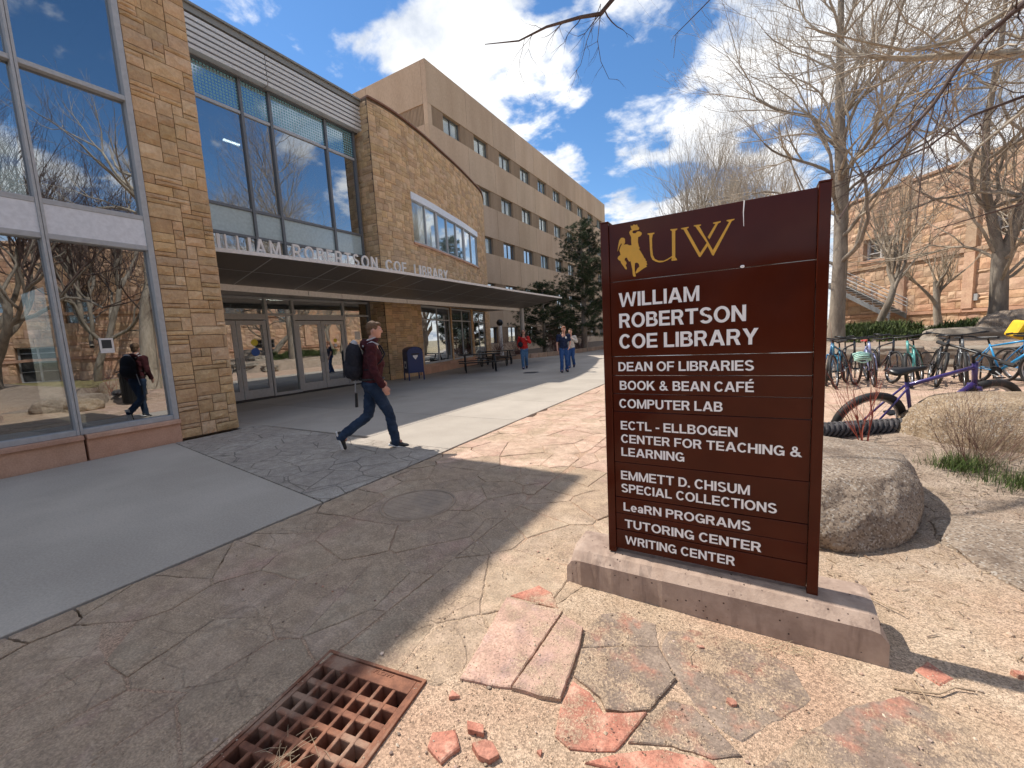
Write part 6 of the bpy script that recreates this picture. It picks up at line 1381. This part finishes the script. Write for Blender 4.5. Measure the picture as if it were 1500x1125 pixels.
def bike(label, loc, rz, lean, col, R_=.34, tr=.022, saddle=None, bars='flat', extra=None, tilt=0.0, fork=None):
    """bike along local +x, wheels on z=0; lean turns it about the line of its wheels"""
    pm = paint(col); t_ = thing('bicycle', label, 'bicycle', loc, 0, 'bicycles parked by the racks'); t_.rotation_euler = (lean, tilt, rz)
    rw, fw_ = (-.52, 0, R_), (.56, 0, R_); bb = (-.08, 0, .29+.0); st = (-.24, 0, .80); hd0 = (.36, 0, .88); hd1 = (.40, 0, .70)
    tr_r = .019
    m_ = MB(); m_.tube([bb, st], .016, 8); m_.tube([(-.22, 0, .76), hd0], tr_r, 8); m_.tube([bb, hd1], tr_r+.006, 8); m_.tube([(.345, 0, .93), (.405, 0, .68)], .022, 8)
    for s_ in (-1, 1): m_.tube([(-.225, s_*.02, .75), (-.38, s_*.05, .55), (rw[0], s_*.065, R_)], .010, 6); m_.tube([(-.08, s_*.03, .29), (rw[0], s_*.065, R_)], .010, 6)
    m_.build('frame', pm, t_, smooth=True)
    m_ = MB()
    for s_ in (-1, 1): m_.tube([(.41, s_*.055, .66), (.46, s_*.065, .55), (fw_[0], s_*.06, R_)], .014, 6)
    m_.tube([(.41, -.06, .665), (.41, .06, .665)], .02, 6); m_.build('fork', fork or pm, t_, smooth=True)
    wheel(t_, rw, (1, 0, 0), R_, tr, m_black); wheel(t_, fw_, (1, 0, 0), R_, tr, m_black)
    MB().tube([(-.235, 0, .78), (-.27, 0, .90)], .014, 8).build('seat_post', m_blackm, t_)
    m_ = MB(); 
    for k in range(9):
        pass
    V = []; F = []; prof_ = [(-.42, .075), (-.37, .08), (-.30, .062), (-.22, .032), (-.12, .02), (-.09, .012)]
    for x, w in prof_: V += [(x, -w, .915), (x, -w*.8, .945), (x, 0, .95), (x, w*.8, .945), (x, w, .915), (x, 0, .905)]
    for i in range(len(prof_)-1):
        for j in range(6): a = i*6+j; c = i*6+(j+1) % 6; F.append((a, a+6, c+6, c))
    F += [tuple(range(6)), tuple(30+j for j in reversed(range(6)))]
    m_.add(V, F); m_.build('saddle', saddle or m_blackm, t_, smooth=True)
    m_ = MB()
    if bars == 'flat': m_.tube([(.33, 0, .93), (.31, 0, .99), (.36, 0, 1.02)], .015, 8); m_.tube([(.30, -.34, 1.03), (.35, -.15, 1.02), (.37, 0, 1.01), (.35, .15, 1.02), (.30, .34, 1.03)], .013, 8)
    else: m_.tube([(.33, 0, .93), (.32, 0, .97), (.42, 0, .99)], .015, 8); m_.tube([(.36, -.21, .85), (.50, -.21, .90), (.50, -.21, .98), (.42, -.2, .99), (.42, .2, .99), (.50, .21, .98), (.50, .21, .90), (.36, .21, .85)], .013, 8)
    m_.build('handlebar', m_blackm, t_, smooth=True)
    for s_ in (-1, 1): MB().tube([(.295, s_*.24, 1.03), (.30, s_*.35, 1.03)], .019, 8).build('grip', m_black, t_)
    c_ = link('crank', None, parent=t_, loc=bb); MB().tube([(0, -.05, 0), (0, -.055, 0)], .09, 20).build('chainring', m_blackm, c_)
    MB().tube([(0, -.07, 0), (.12, -.075, -.10)], .011, 6).build('crank_arm', m_alu, c_); MB().tube([(0, .07, 0), (-.12, .075, .10)], .011, 6).build('crank_arm', m_alu, c_)
    MB().box(.07, .17, -.16, -.08, -.115, -.095).build('pedal', m_blackm, c_); MB().box(-.17, -.07, .08, .16, .09, .11).build('pedal', m_blackm, c_)
    m_ = MB(); m_.tube([(-.08, -.06, .375), (-.52, -.06, R_+.04)], .004, 4); m_.tube([(-.08, -.06, .205), (-.52, -.06, R_-.04)], .004, 4); m_.build('chain', m_blackm, t_)
    return t_
# purple fat-tyre bike tipped over towards the viewer
fb = bike('purple fat tyre bicycle leaning over in front of the others with its black saddle up', (1.72, 5.75, .33), R(6), R(-30), (0.055, 0.035, 0.17), .36, .036, None, 'flat')
fb.rotation_euler = (R(16), R(-4), R(27)); fb.location = (1.56, 5.93, .0); fb.scale = (1.06, 1.06, 1.03)
bike('pale teal bicycle standing nose to the viewer by the layered rock', (3.00, 11.45, 0), R(-112), R(8), (0.10, 0.36, 0.34), .35, .03)
bike('slim black bicycle leaning right against the teal one', (3.30, 11.70, 0), R(-100), R(-10), (0.03, 0.035, 0.04), .35, .025)
bike('bright blue bicycle parked side on beneath the forked tree', (4.20, 11.35, 0), R(-58), R(4), (0.03, 0.30, 0.62), .35, .026)
bike('dark bicycle with yellow panniers behind the blue one', (4.95, 11.75, 0), R(-62), R(-3), (0.04, 0.04, 0.05), .35, .026)
bike('dark green bicycle at the far right of the rack', (5.75, 11.15, 0), R(-66), R(-4), (0.03, 0.07, 0.05), .35, .026)
bike('white and blue bicycle with a red saddle right of the sign', (2.3, 11.6, 0), R(-95), R(6), (0.35, 0.40, 0.66), .35, .025, paint((0.5, 0.03, 0.02), 'red saddle'))
bike('blue bicycle half hidden by the sign edge', (1.55, 11.7, 0), R(-100), R(-5), (0.03, 0.14, 0.30), .35, .025)
bike('black bicycle between the blue one and the one with the red saddle', (1.92, 11.9, 0), R(-84), R(-2), (0.03, 0.03, 0.035), .35, .025)
bike('black bicycle behind the sign, its wheel just past the edge', (1.15, 12.1, 0), R(-90), R(4), (0.05, 0.05, 0.06), .35, .025)
for (x, y, rz, ln, c, lb) in ((3.70, 11.50, -104, 5, (.12, .13, .14), 'grey bicycle squeezed between the black and the blue ones'), (4.55, 11.50, -75, -6, (.02, .20, .45), 'darker blue bicycle just right of the bright blue one'), (5.35, 11.45, -80, 4, (.25, .25, .26), 'silver bicycle near the right edge of the row'), (2.55, 12.2, -80, -6, (.04, .04, .05), 'black bicycle just right of the one with the red saddle'), (1.75, 11.3, -108, 7, (.02, .16, .26), 'teal blue bicycle in front of the group beside the sign')):
    bike(lb, (x, y, 0), R(rz), R(ln), c, .35, .026)
m_yc = plain('yellow pannier cloth', (0.80, 0.50, 0.02), .7)
for (x, y, z, s, lb) in ((4.70, 12.1, 1.0, (.42, .30, .34), 'large bright yellow bag on the bicycle rack above the blue frame'), (5.15, 11.9, .75, (.3, .16, .3), 'yellow pannier hanging lower on the dark bicycle'), (5.6, 11.9, .8, (.3, .2, .24), 'small yellow bag at the right edge')):
    b = MB(); b.obox((0, 0, 0), s, Matrix.Rotation(.4, 3, 'Y')@Matrix.Rotation(.3, 3, 'Z')); o = b.build('yellow_bag', m_yc, None, (x, y, z), bevel=.05); tag(o, lb, 'bag')
hl = thing('bike_helmet', 'pale mint bicycle helmet hanging on the bicycle with the red saddle', 'helmet', (2.02, 11.0, .62)); hm = plain('mint helmet', (0.45, 0.72, 0.62), .4)
m_ = MB()
for k in range(6): a = -1.1+.44*k; m_.tube([(.14*math.cos(t)*1.0, .085*math.sin(a)+.0*t, .10*math.sin(t)*math.cos(a)) for t in [math.pi*q/10 for q in range(11)]], .017, 6)
m_.torus((0, 0, 0), (1, 0, 0), (0, .7, 0), .125, .016, 24, 6); m_.build('shell', hm, hl, smooth=True); MB().sphere((0, 0, 0.01), (.12, .085, .08), 14, 8).build('liner', m_black, hl); hl.rotation_euler = (R(55), 0, R(15))
for (x, y, rz, lb) in ((1.9, 12.6, 0, 'dark bicycle rack behind the bicycles by the sign'), (4.2, 12.6, 0, 'dark bicycle rack behind the teal and blue bicycles')):
    rk = thing('bike_rack', lb, 'bicycle rack', (x, y, 0), rz)
    for k in range(4): xx = -.9+.6*k; MB().tube([(xx, 0, 0), (xx, 0, .5), (xx+.08, 0, .58), (xx+.32, 0, .58), (xx+.4, 0, .5), (xx+.4, 0, 0)], .016, 6).build('hoop', m_blackm, rk, smooth=True)

# ---------------------------------------------------------------- people
def rcone(m_, a, b_, ra, rb, n=14):
    a, b_ = Vector(a), Vector(b_); m_.sphere(a, ra, n, 8); m_.sphere(b_, rb, n, 8); m_.tube([a, b_], [ra, rb], n)
def fuse(parts, name, mat, parent, voxel=.010, smooth=4, tex=None):
    o = link(name, parts.mesh(name), mat, parent)
    r = o.modifiers.new('r', 'REMESH'); r.mode = 'VOXEL'; r.voxel_size = voxel; r.use_smooth_shade = True
    s_ = o.modifiers.new('s', 'SMOOTH'); s_.factor = .5; s_.iterations = smooth
    bpy.context.view_layer.update(); me = bpy.data.meshes.new_from_object(o.evaluated_get(bpy.context.evaluated_depsgraph_get())); o.modifiers.clear(); o.data = me
    if tex:
        for v_ in me.vertices:
            q = v_.co; k = tex*noise.noise(Vector((q.x*9, q.y*9, q.z*16)))+tex*.6*noise.noise(Vector((q.x*22, q.y*22, q.z*30+4))); v_.co = q+v_.normal*k
    if not me.materials: me.materials.append(mat)
    me.polygons.foreach_set('use_smooth', [True]*len(me.polygons)); return o
def chain(m_, P, Rr, k=1.0, add=0.0):
    for i in range(len(P)-1): rcone(m_, P[i], P[i+1], Rr[i]*k+add, Rr[i+1]*k+add)
def hand(m_, wrist, elbow, side, curl=.5, fwd=(0, 1, 0)):
    w = Vector(wrist); d_ = (w-Vector(elbow)).normalized(); f_ = Vector(fwd); f_ = (f_-d_*f_.dot(d_)).normalized(); s_ = d_.cross(f_)*side
    palm = w+d_*.05; m_.sphere(palm, (.022, .040, .048), 12, 8, Matrix((s_, f_, d_)).transposed())
    rcone(m_, w-d_*.02, w+d_*.02, .026, .028)
    for k, (L, o_) in enumerate(((.070, .028), (.078, .010), (.072, -.008), (.056, -.026))):
        b_ = w+d_*.088+f_*o_; c_ = curl; p1 = b_+(d_*math.cos(c_*.4)-s_*math.sin(c_*.4))*L*.5; p2 = p1+(d_*math.cos(c_*1.2)-s_*math.sin(c_*1.2))*L*.3; p3 = p2+(d_*math.cos(c_*2)-s_*math.sin(c_*2))*L*.25
        chain(m_, [b_-d_*.02, p1, p2, p3], [.0105, .0095, .0085, .0075])
    tb = w+d_*.03+f_*.030; chain(m_, [tb, tb+d_*.03+f_*.02, tb+d_*.060+f_*.022], [.013, .011, .009])
def person(label, loc, rz, J, mats, hair='short', voxel=.010, head_turn=0.0, head_tilt=0.0, extras=None, top='hoodie', group=None, sc=1.0):
    """J: joints in metres, facing +y; the body is one fused mesh, clothing and hair are its children"""
    t_ = thing('person', label, 'person', loc, rz, group); t_.scale = (sc, sc, sc)
    sk_, sh, pa, hr, so_ = mats
    B = MB(); H = Vector(J['head']); N = Vector(J['neck']); Pv = Vector(J['pelvis']); Cst = Vector(J['chest'])
    hm_ = Matrix.Rotation(head_turn, 3, 'Z')@Matrix.Rotation(head_tilt, 3, 'X')
    B.sphere(H, (.076, .094, .110), 18, 12, hm_); B.sphere(H+hm_@Vector((0, .022, -.055)), (.056, .070, .062), 14, 10, hm_)
    B.sphere(H+hm_@Vector((0, .098, -.018)), (.014, .02, .020), 8, 6, hm_); B.tube([H+hm_@Vector((0, .088, .018)), H+hm_@Vector((0, .112, -.022))], [.009, .013], 8)
    B.sphere(H+hm_@Vector((0, .085, .028)), (.045, .016, .010), 10, 6, hm_); B.sphere(H+hm_@Vector((0, .088, -.060)), (.024, .012, .009), 10, 6, hm_); B.sphere(H+hm_@Vector((0, .078, -.095)), (.022, .018, .016), 10, 6, hm_)
    for s_ in (-1, 1): B.sphere(H+hm_@Vector((s_*.078, -.005, -.012)), (.010, .018, .028), 8, 8, hm_)
    rcone(B, N-Vector((0, 0, .06)), H-Vector((0, .012, .05)), .060, .052)
    rcone(B, Pv, Cst, .115, .125); rcone(B, Cst, N-Vector((0, 0, .08)), .125, .08)
    for s_, k in ((-1, 'L'), (1, 'R')):
        hp_, kn, an, toe = [Vector(q) for q in J['leg'+k]]; shd, el, wr = [Vector(q) for q in J['arm'+k]]
        chain(B, [hp_, kn, an], [.075, .050, .038]); chain(B, [an, an.lerp(toe, .45)], [.034, .022])
        chain(B, [Cst+Vector((0, 0, .08)), shd, el, wr], [.07, .052, .038, .027]); hand(B, wr, el, s_, J.get('curl', .5))
    fuse(B, 'body', sk_, t_, voxel*.8, 3)
    # trousers
    L_ = MB(); L_.sphere(Pv+Vector((0, -.015, -.02)), (.165, .125, .13), 16, 10); L_.sphere(Pv+Vector((0, 0, .06)), (.155, .11, .10), 16, 10)
    for k in 'LR':
        hp_, kn, an, toe = [Vector(q) for q in J['leg'+k]]; an2 = an+(kn-an).normalized()*.01
        chain(L_, [hp_, hp_.lerp(kn, .5), kn, kn.lerp(an2, .5), an2-(kn-an).normalized()*.05], [.098, .086, .070, .068, .062])
    fuse(L_, 'jeans', pa, t_, voxel, 3, .011)
    # top
    T_ = MB(); wb = .03 if top != 'tee' else .012
    T_.sphere(Pv.lerp(Cst, .1)+Vector((0, 0, .06)), (.165+wb*.4, .118+wb*.4, .10), 18, 10); rcone(T_, Pv+Vector((0, 0, .10)), Cst+Vector((0, 0, -.04)), .128+wb*.5, .14+wb*.5)
    T_.sphere(Pv+Vector((0, 0, .035)), (.172, .13, .10), 18, 10); T_.sphere(Cst+Vector((0, 0, .02)), (.185+wb*.3, .125+wb*.5, .17), 18, 12)
    for k in 'LR':
        shd, el, wr = [Vector(q) for q in J['arm'+k]]; rcone(T_, Cst+Vector((0, 0, .10)), shd, .085, .066+wb*.3)
        if top == 'tee': rcone(T_, shd, shd.lerp(el, .62), .066, .060)
        else: chain(T_, [shd, el, wr-(wr-el).normalized()*.015], [.062+wb*.3, .052+wb*.3, .042+wb*.2])
    if top == 'hoodie': T_.torus(N+Vector((0, -.03, -.035)), (1, 0, .0), (0, 1, .25), .075, .038, 20, 8)
    else: T_.torus(N+Vector((0, -.01, -.065)), (1, 0, 0), (0, 1, .25), .062, .016, 20, 6)
    fuse(T_, {'hoodie': 'hooded_top', 'tee': 'shirt'}.get(top, 'jacket'), sh, t_, voxel, 3, .013)
    # hair
    Hm = MB(); Hm.sphere(H+hm_@Vector((0, -.018, .026)), (.084, .092, .096), 18, 12, hm_)
    if hair == 'long': rcone(Hm, H+hm_@Vector((0, -.06, .0)), H+hm_@Vector((0, -.09, -.20)), .075, .06); rcone(Hm, H+hm_@Vector((-.06, -.02, .0)), H+hm_@Vector((-.085, .0, -.2)), .035, .03); rcone(Hm, H+hm_@Vector((.06, -.02, .0)), H+hm_@Vector((.085, .0, -.2)), .035, .03)
    else: Hm.sphere(H+hm_@Vector((0, -.045, -.02)), (.070, .055, .07), 14, 10, hm_); Hm.sphere(H+hm_@Vector((0, .045, .082)), (.058, .045, .032), 14, 8, hm_)
    fuse(Hm, 'hair', hr, t_, voxel*.7, 1, .011)
    for s_ in (-1, 1):
        MB().sphere(H+hm_@Vector((s_*.031, .083, .008)), (.013, .008, .009), 8, 6, hm_).build('eye', m_white, t_, smooth=True); MB().sphere(H+hm_@Vector((s_*.031, .0895, .008)), (.006, .004, .006), 8, 6, hm_).build('pupil', m_black, t_, smooth=True)
    for k in 'LR':
        hp_, kn, an, toe = [Vector(q) for q in J['leg'+k]]; sd = (toe-an); f_ = Vector((sd.x, sd.y, sd.z)).normalized(); upv = Vector((1, 0, 0)).cross(f_); upv.normalize()
        if upv.z < 0: upv = -upv
        mt_ = Matrix((f_.cross(upv), f_, upv)).transposed(); s0 = link('shoe', None, parent=t_)
        heel = an-upv*.045-f_*.045; S_ = MB(); S_.sphere(heel+f_*.03, (.042, .055, .048), 12, 8, mt_); S_.sphere(heel+f_*.12, (.046, .085, .036), 12, 8, mt_); S_.sphere(heel+f_*.20, (.043, .055, .028), 12, 8, mt_); fuse(S_, 'upper', so_, s0, .008, 2)
        S_ = MB(); S_.obox(heel+f_*.10-upv*.032, (.088, .27, .024), mt_); S_.build('sole', m_white, s0, bevel=.011)
    if extras: extras(t_, J)
    return t_
m_skin = plain('fair skin', (0.56, 0.30, 0.22), .55, wear=.05); m_mar = grain('maroon fleece', (0.045, 0.010, 0.014), (0.075, 0.018, 0.022), 20, .95, .4, .004, 150)
def denim(n, a, b_): return grain(n, a, b_, 7, .9, .4, .003, 220)
m_jean = denim('dark blue denim', (0.012, 0.024, 0.050), (0.030, 0.052, 0.095)); m_jean2 = denim('mid blue denim', (0.05, 0.11, 0.22), (0.10, 0.20, 0.33)); m_jean3 = denim('blue denim', (0.02, 0.06, 0.19), (0.04, 0.10, 0.26))
m_brn = grain('brown hair', (0.10, 0.055, 0.03), (0.20, 0.12, 0.065), 40, .6, .6, .006, 200, stretch=(3, 3, .6)); m_dkh = grain('dark hair', (0.012, 0.009, 0.008), (0.03, 0.02, 0.018), 40, .6, .5, .006, 200); m_redh = grain('reddish hair', (0.17, 0.06, 0.03), (0.26, 0.11, 0.055), 40, .6, .5, .006, 200)
m_red = grain('red jacket cloth', (0.42, 0.012, 0.012), (0.55, 0.03, 0.025), 12, .8, .4, .004, 120); m_nav = grain('navy cloth', (0.010, 0.016, 0.045), (0.02, 0.03, 0.075), 12, .85, .4, .004, 120)
J1 = dict(head=(.0, .075, 1.655), neck=(0, .03, 1.50), chest=(0, .02, 1.24), pelvis=(0, -.01, .93), curl=.8,
    legR=[(.09, 0, .88), (.10, .17, .48), (.10, .22, .095), (.11, .38, .045)], legL=[(-.09, -.02, .88), (-.09, -.09, .47), (-.08, -.44, .235), (-.08, -.40, .075)],
    armR=[(.195, .0, 1.41), (.245, -.01, 1.12), (.25, .10, .89)], armL=[(-.195, .02, 1.41), (-.235, .0, 1.13), (-.22, .12, .93)])
m_strap = plain('grey strap', (0.42, 0.42, 0.44), .6)
def packer(strapmat, col, drop=0.0):
    def f_(t_, J):
        bp = link('backpack', None, parent=t_); c = Vector(J['chest'])
        K = MB(); K.sphere(c+Vector((0, -.235, .03)), (.155, .115, .235), 18, 14); K.sphere(c+Vector((0, -.245, -.12)), (.155, .12, .14), 16, 12); K.sphere(c+Vector((0, -.33, -.10)), (.12, .06, .13), 14, 10); fuse(K, 'bag', col, bp, .012, 4, .004)
        for s_ in (-1, 1): MB().tube([c+Vector((s_*.08, -.13, -.12)), c+Vector((s_*.15, -.06, -.12)), c+Vector((s_*.155, .09, -.02)), c+Vector((s_*.14, .155, .08)), c+Vector((s_*.125, .11, .19)), c+Vector((s_*.11, .0, .235)), c+Vector((s_*.09, -.13, .18))], .011, 8).build('strap', col, bp, smooth=True); MB().tube([c+Vector((s_*.125, .085, .205)), c+Vector((s_*.112, .0, .25)), c+Vector((s_*.092, -.12, .195))], .016, 8).build('strap_pad', strapmat, bp, smooth=True)
        MB().sphere(c+Vector((0, -.22, .23)), (.07, .05, .06), 12, 8).build('top_pocket', strapmat, bp, smooth=True)
    return f_
def ex1(t_, J):
    packer(m_strap, m_dkfab)(t_, J); H_ = MB(); H_.sphere(Vector(J['neck'])+Vector((0, -.085, -.045)), (.125, .075, .085), 14, 10); H_.torus(Vector(J['neck'])+Vector((0, -.02, -.01)), (1, 0, 0), (0, 1, .35), .088, .034, 20, 8); fuse(H_, 'hood', m_mar, t_, .010, 3, .004); MB().torus(Vector(J['neck'])+Vector((0, -.025, .024)), (1, 0, 0), (0, 1, .35), .086, .013, 20, 6).build('hood_lining', m_strap, t_, smooth=True)
    b = MB(); b.tube([(-.14, -.20, 1.06), (-.18, -.22, .92), (-.21, -.23, .80)], .009, 5); b.build('bottle_strap', m_strap, t_); MB().tube([(-.22, -.22, .78), (-.23, -.23, .58)], [.018, .022], 10).build('umbrella_pouch', m_black, t_)
    MB().torus((0, -.01, .985), (1, 0, 0), (0, .75, 0), .163, .014, 28, 6).build('belt', m_black, t_)
person('man in a maroon hoodie and dark jeans striding past with a black backpack', (-4.47, 3.92, 0), R(-36), J1, (m_skin, m_mar, m_jean, m_brn, m_black), 'short', .010, R(-8), R(-6), ex1, 'hoodie', sc=.985)
J2 = dict(head=(0, .02, 1.575), neck=(0, .0, 1.42), chest=(0, .0, 1.18), pelvis=(0, -.0, .88), curl=.6,
    legR=[(.085, 0, .84), (.08, .10, .46), (.07, .12, .09), (.07, .28, .045)], legL=[(-.085, 0, .84), (-.08, .02, .45), (-.08, -.22, .14), (-.08, -.12, .05)],
    armR=[(.18, 0, 1.34), (.25, -.04, 1.08), (.22, .12, .93)], armL=[(-.18, 0, 1.34), (-.27, .02, 1.12), (-.13, .17, 1.24)])
def ex2(t_, J):
    packer(m_black, m_dkfab)(t_, J); H = Vector(J['head']); g_ = MB()
    for s_ in (-1, 1): g_.sphere(H+Vector((s_*.033, .100, .012)), (.026, .008, .018), 10, 6)
    g_.tube([H+Vector((-.07, .06, .012)), H+Vector((.0, .104, .018)), H+Vector((.07, .06, .012))], .004, 4); g_.build('sunglasses', m_blackm, t_); MB().sphere((.15, .16, 1.06), (.11, .06, .12), 14, 8).build('sling_bag', m_dkfab, t_, smooth=True)
def facing(x, y, off=0.0): return math.atan2(-y, -x)-math.pi/2+off
person('person in a bright red jacket and sunglasses walking towards the viewer with a backpack', (-8.43, 15.75, 0), facing(-8.43, 15.75), J2, (m_skin, m_red, m_jean2, m_dkh, m_nav), 'long', .014, 0, 0, ex2, 'jacket')
J3 = dict(head=(-.01, .05, 1.585), neck=(0, .02, 1.43), chest=(0, .0, 1.18), pelvis=(0, 0, .90), curl=.6,
    legR=[(.09, 0, .86), (.10, .09, .47), (.12, .10, .09), (.13, .26, .045)], legL=[(-.09, 0, .86), (-.09, .03, .46), (-.10, -.06, .10), (-.11, .10, .05)],
    armR=[(.195, 0, 1.35), (.245, -.02, 1.07), (.25, .08, .84)], armL=[(-.195, 0, 1.35), (-.24, .03, 1.07), (-.17, .20, .92)])
def ex3(t_, J): MB().sphere((-.07, .155, 1.28), (.035, .012, .04), 10, 6).build('shirt_print', m_white, t_, smooth=True)
person('man in a navy short sleeved shirt and blue jeans looking down as he walks', (-5.98, 14.3, 0), facing(-5.98, 14.3, R(8)), J3, (m_skin, m_nav, m_jean3, m_redh, m_black), 'short', .014, R(15), R(-14), ex3, 'tee')
person('person in a pale top walking just behind the man in navy, mostly hidden', (-6.42, 16.1, 0), facing(-6.42, 16.1, R(-10)), J2, (m_skin, grain('pale cloth', (0.5, 0.47, 0.43), (0.6, 0.57, 0.52), 12, .8, .3, .004, 100), m_jean3, m_brn, m_nav), 'short', .016, 0, 0, None, 'jacket', sc=.95)
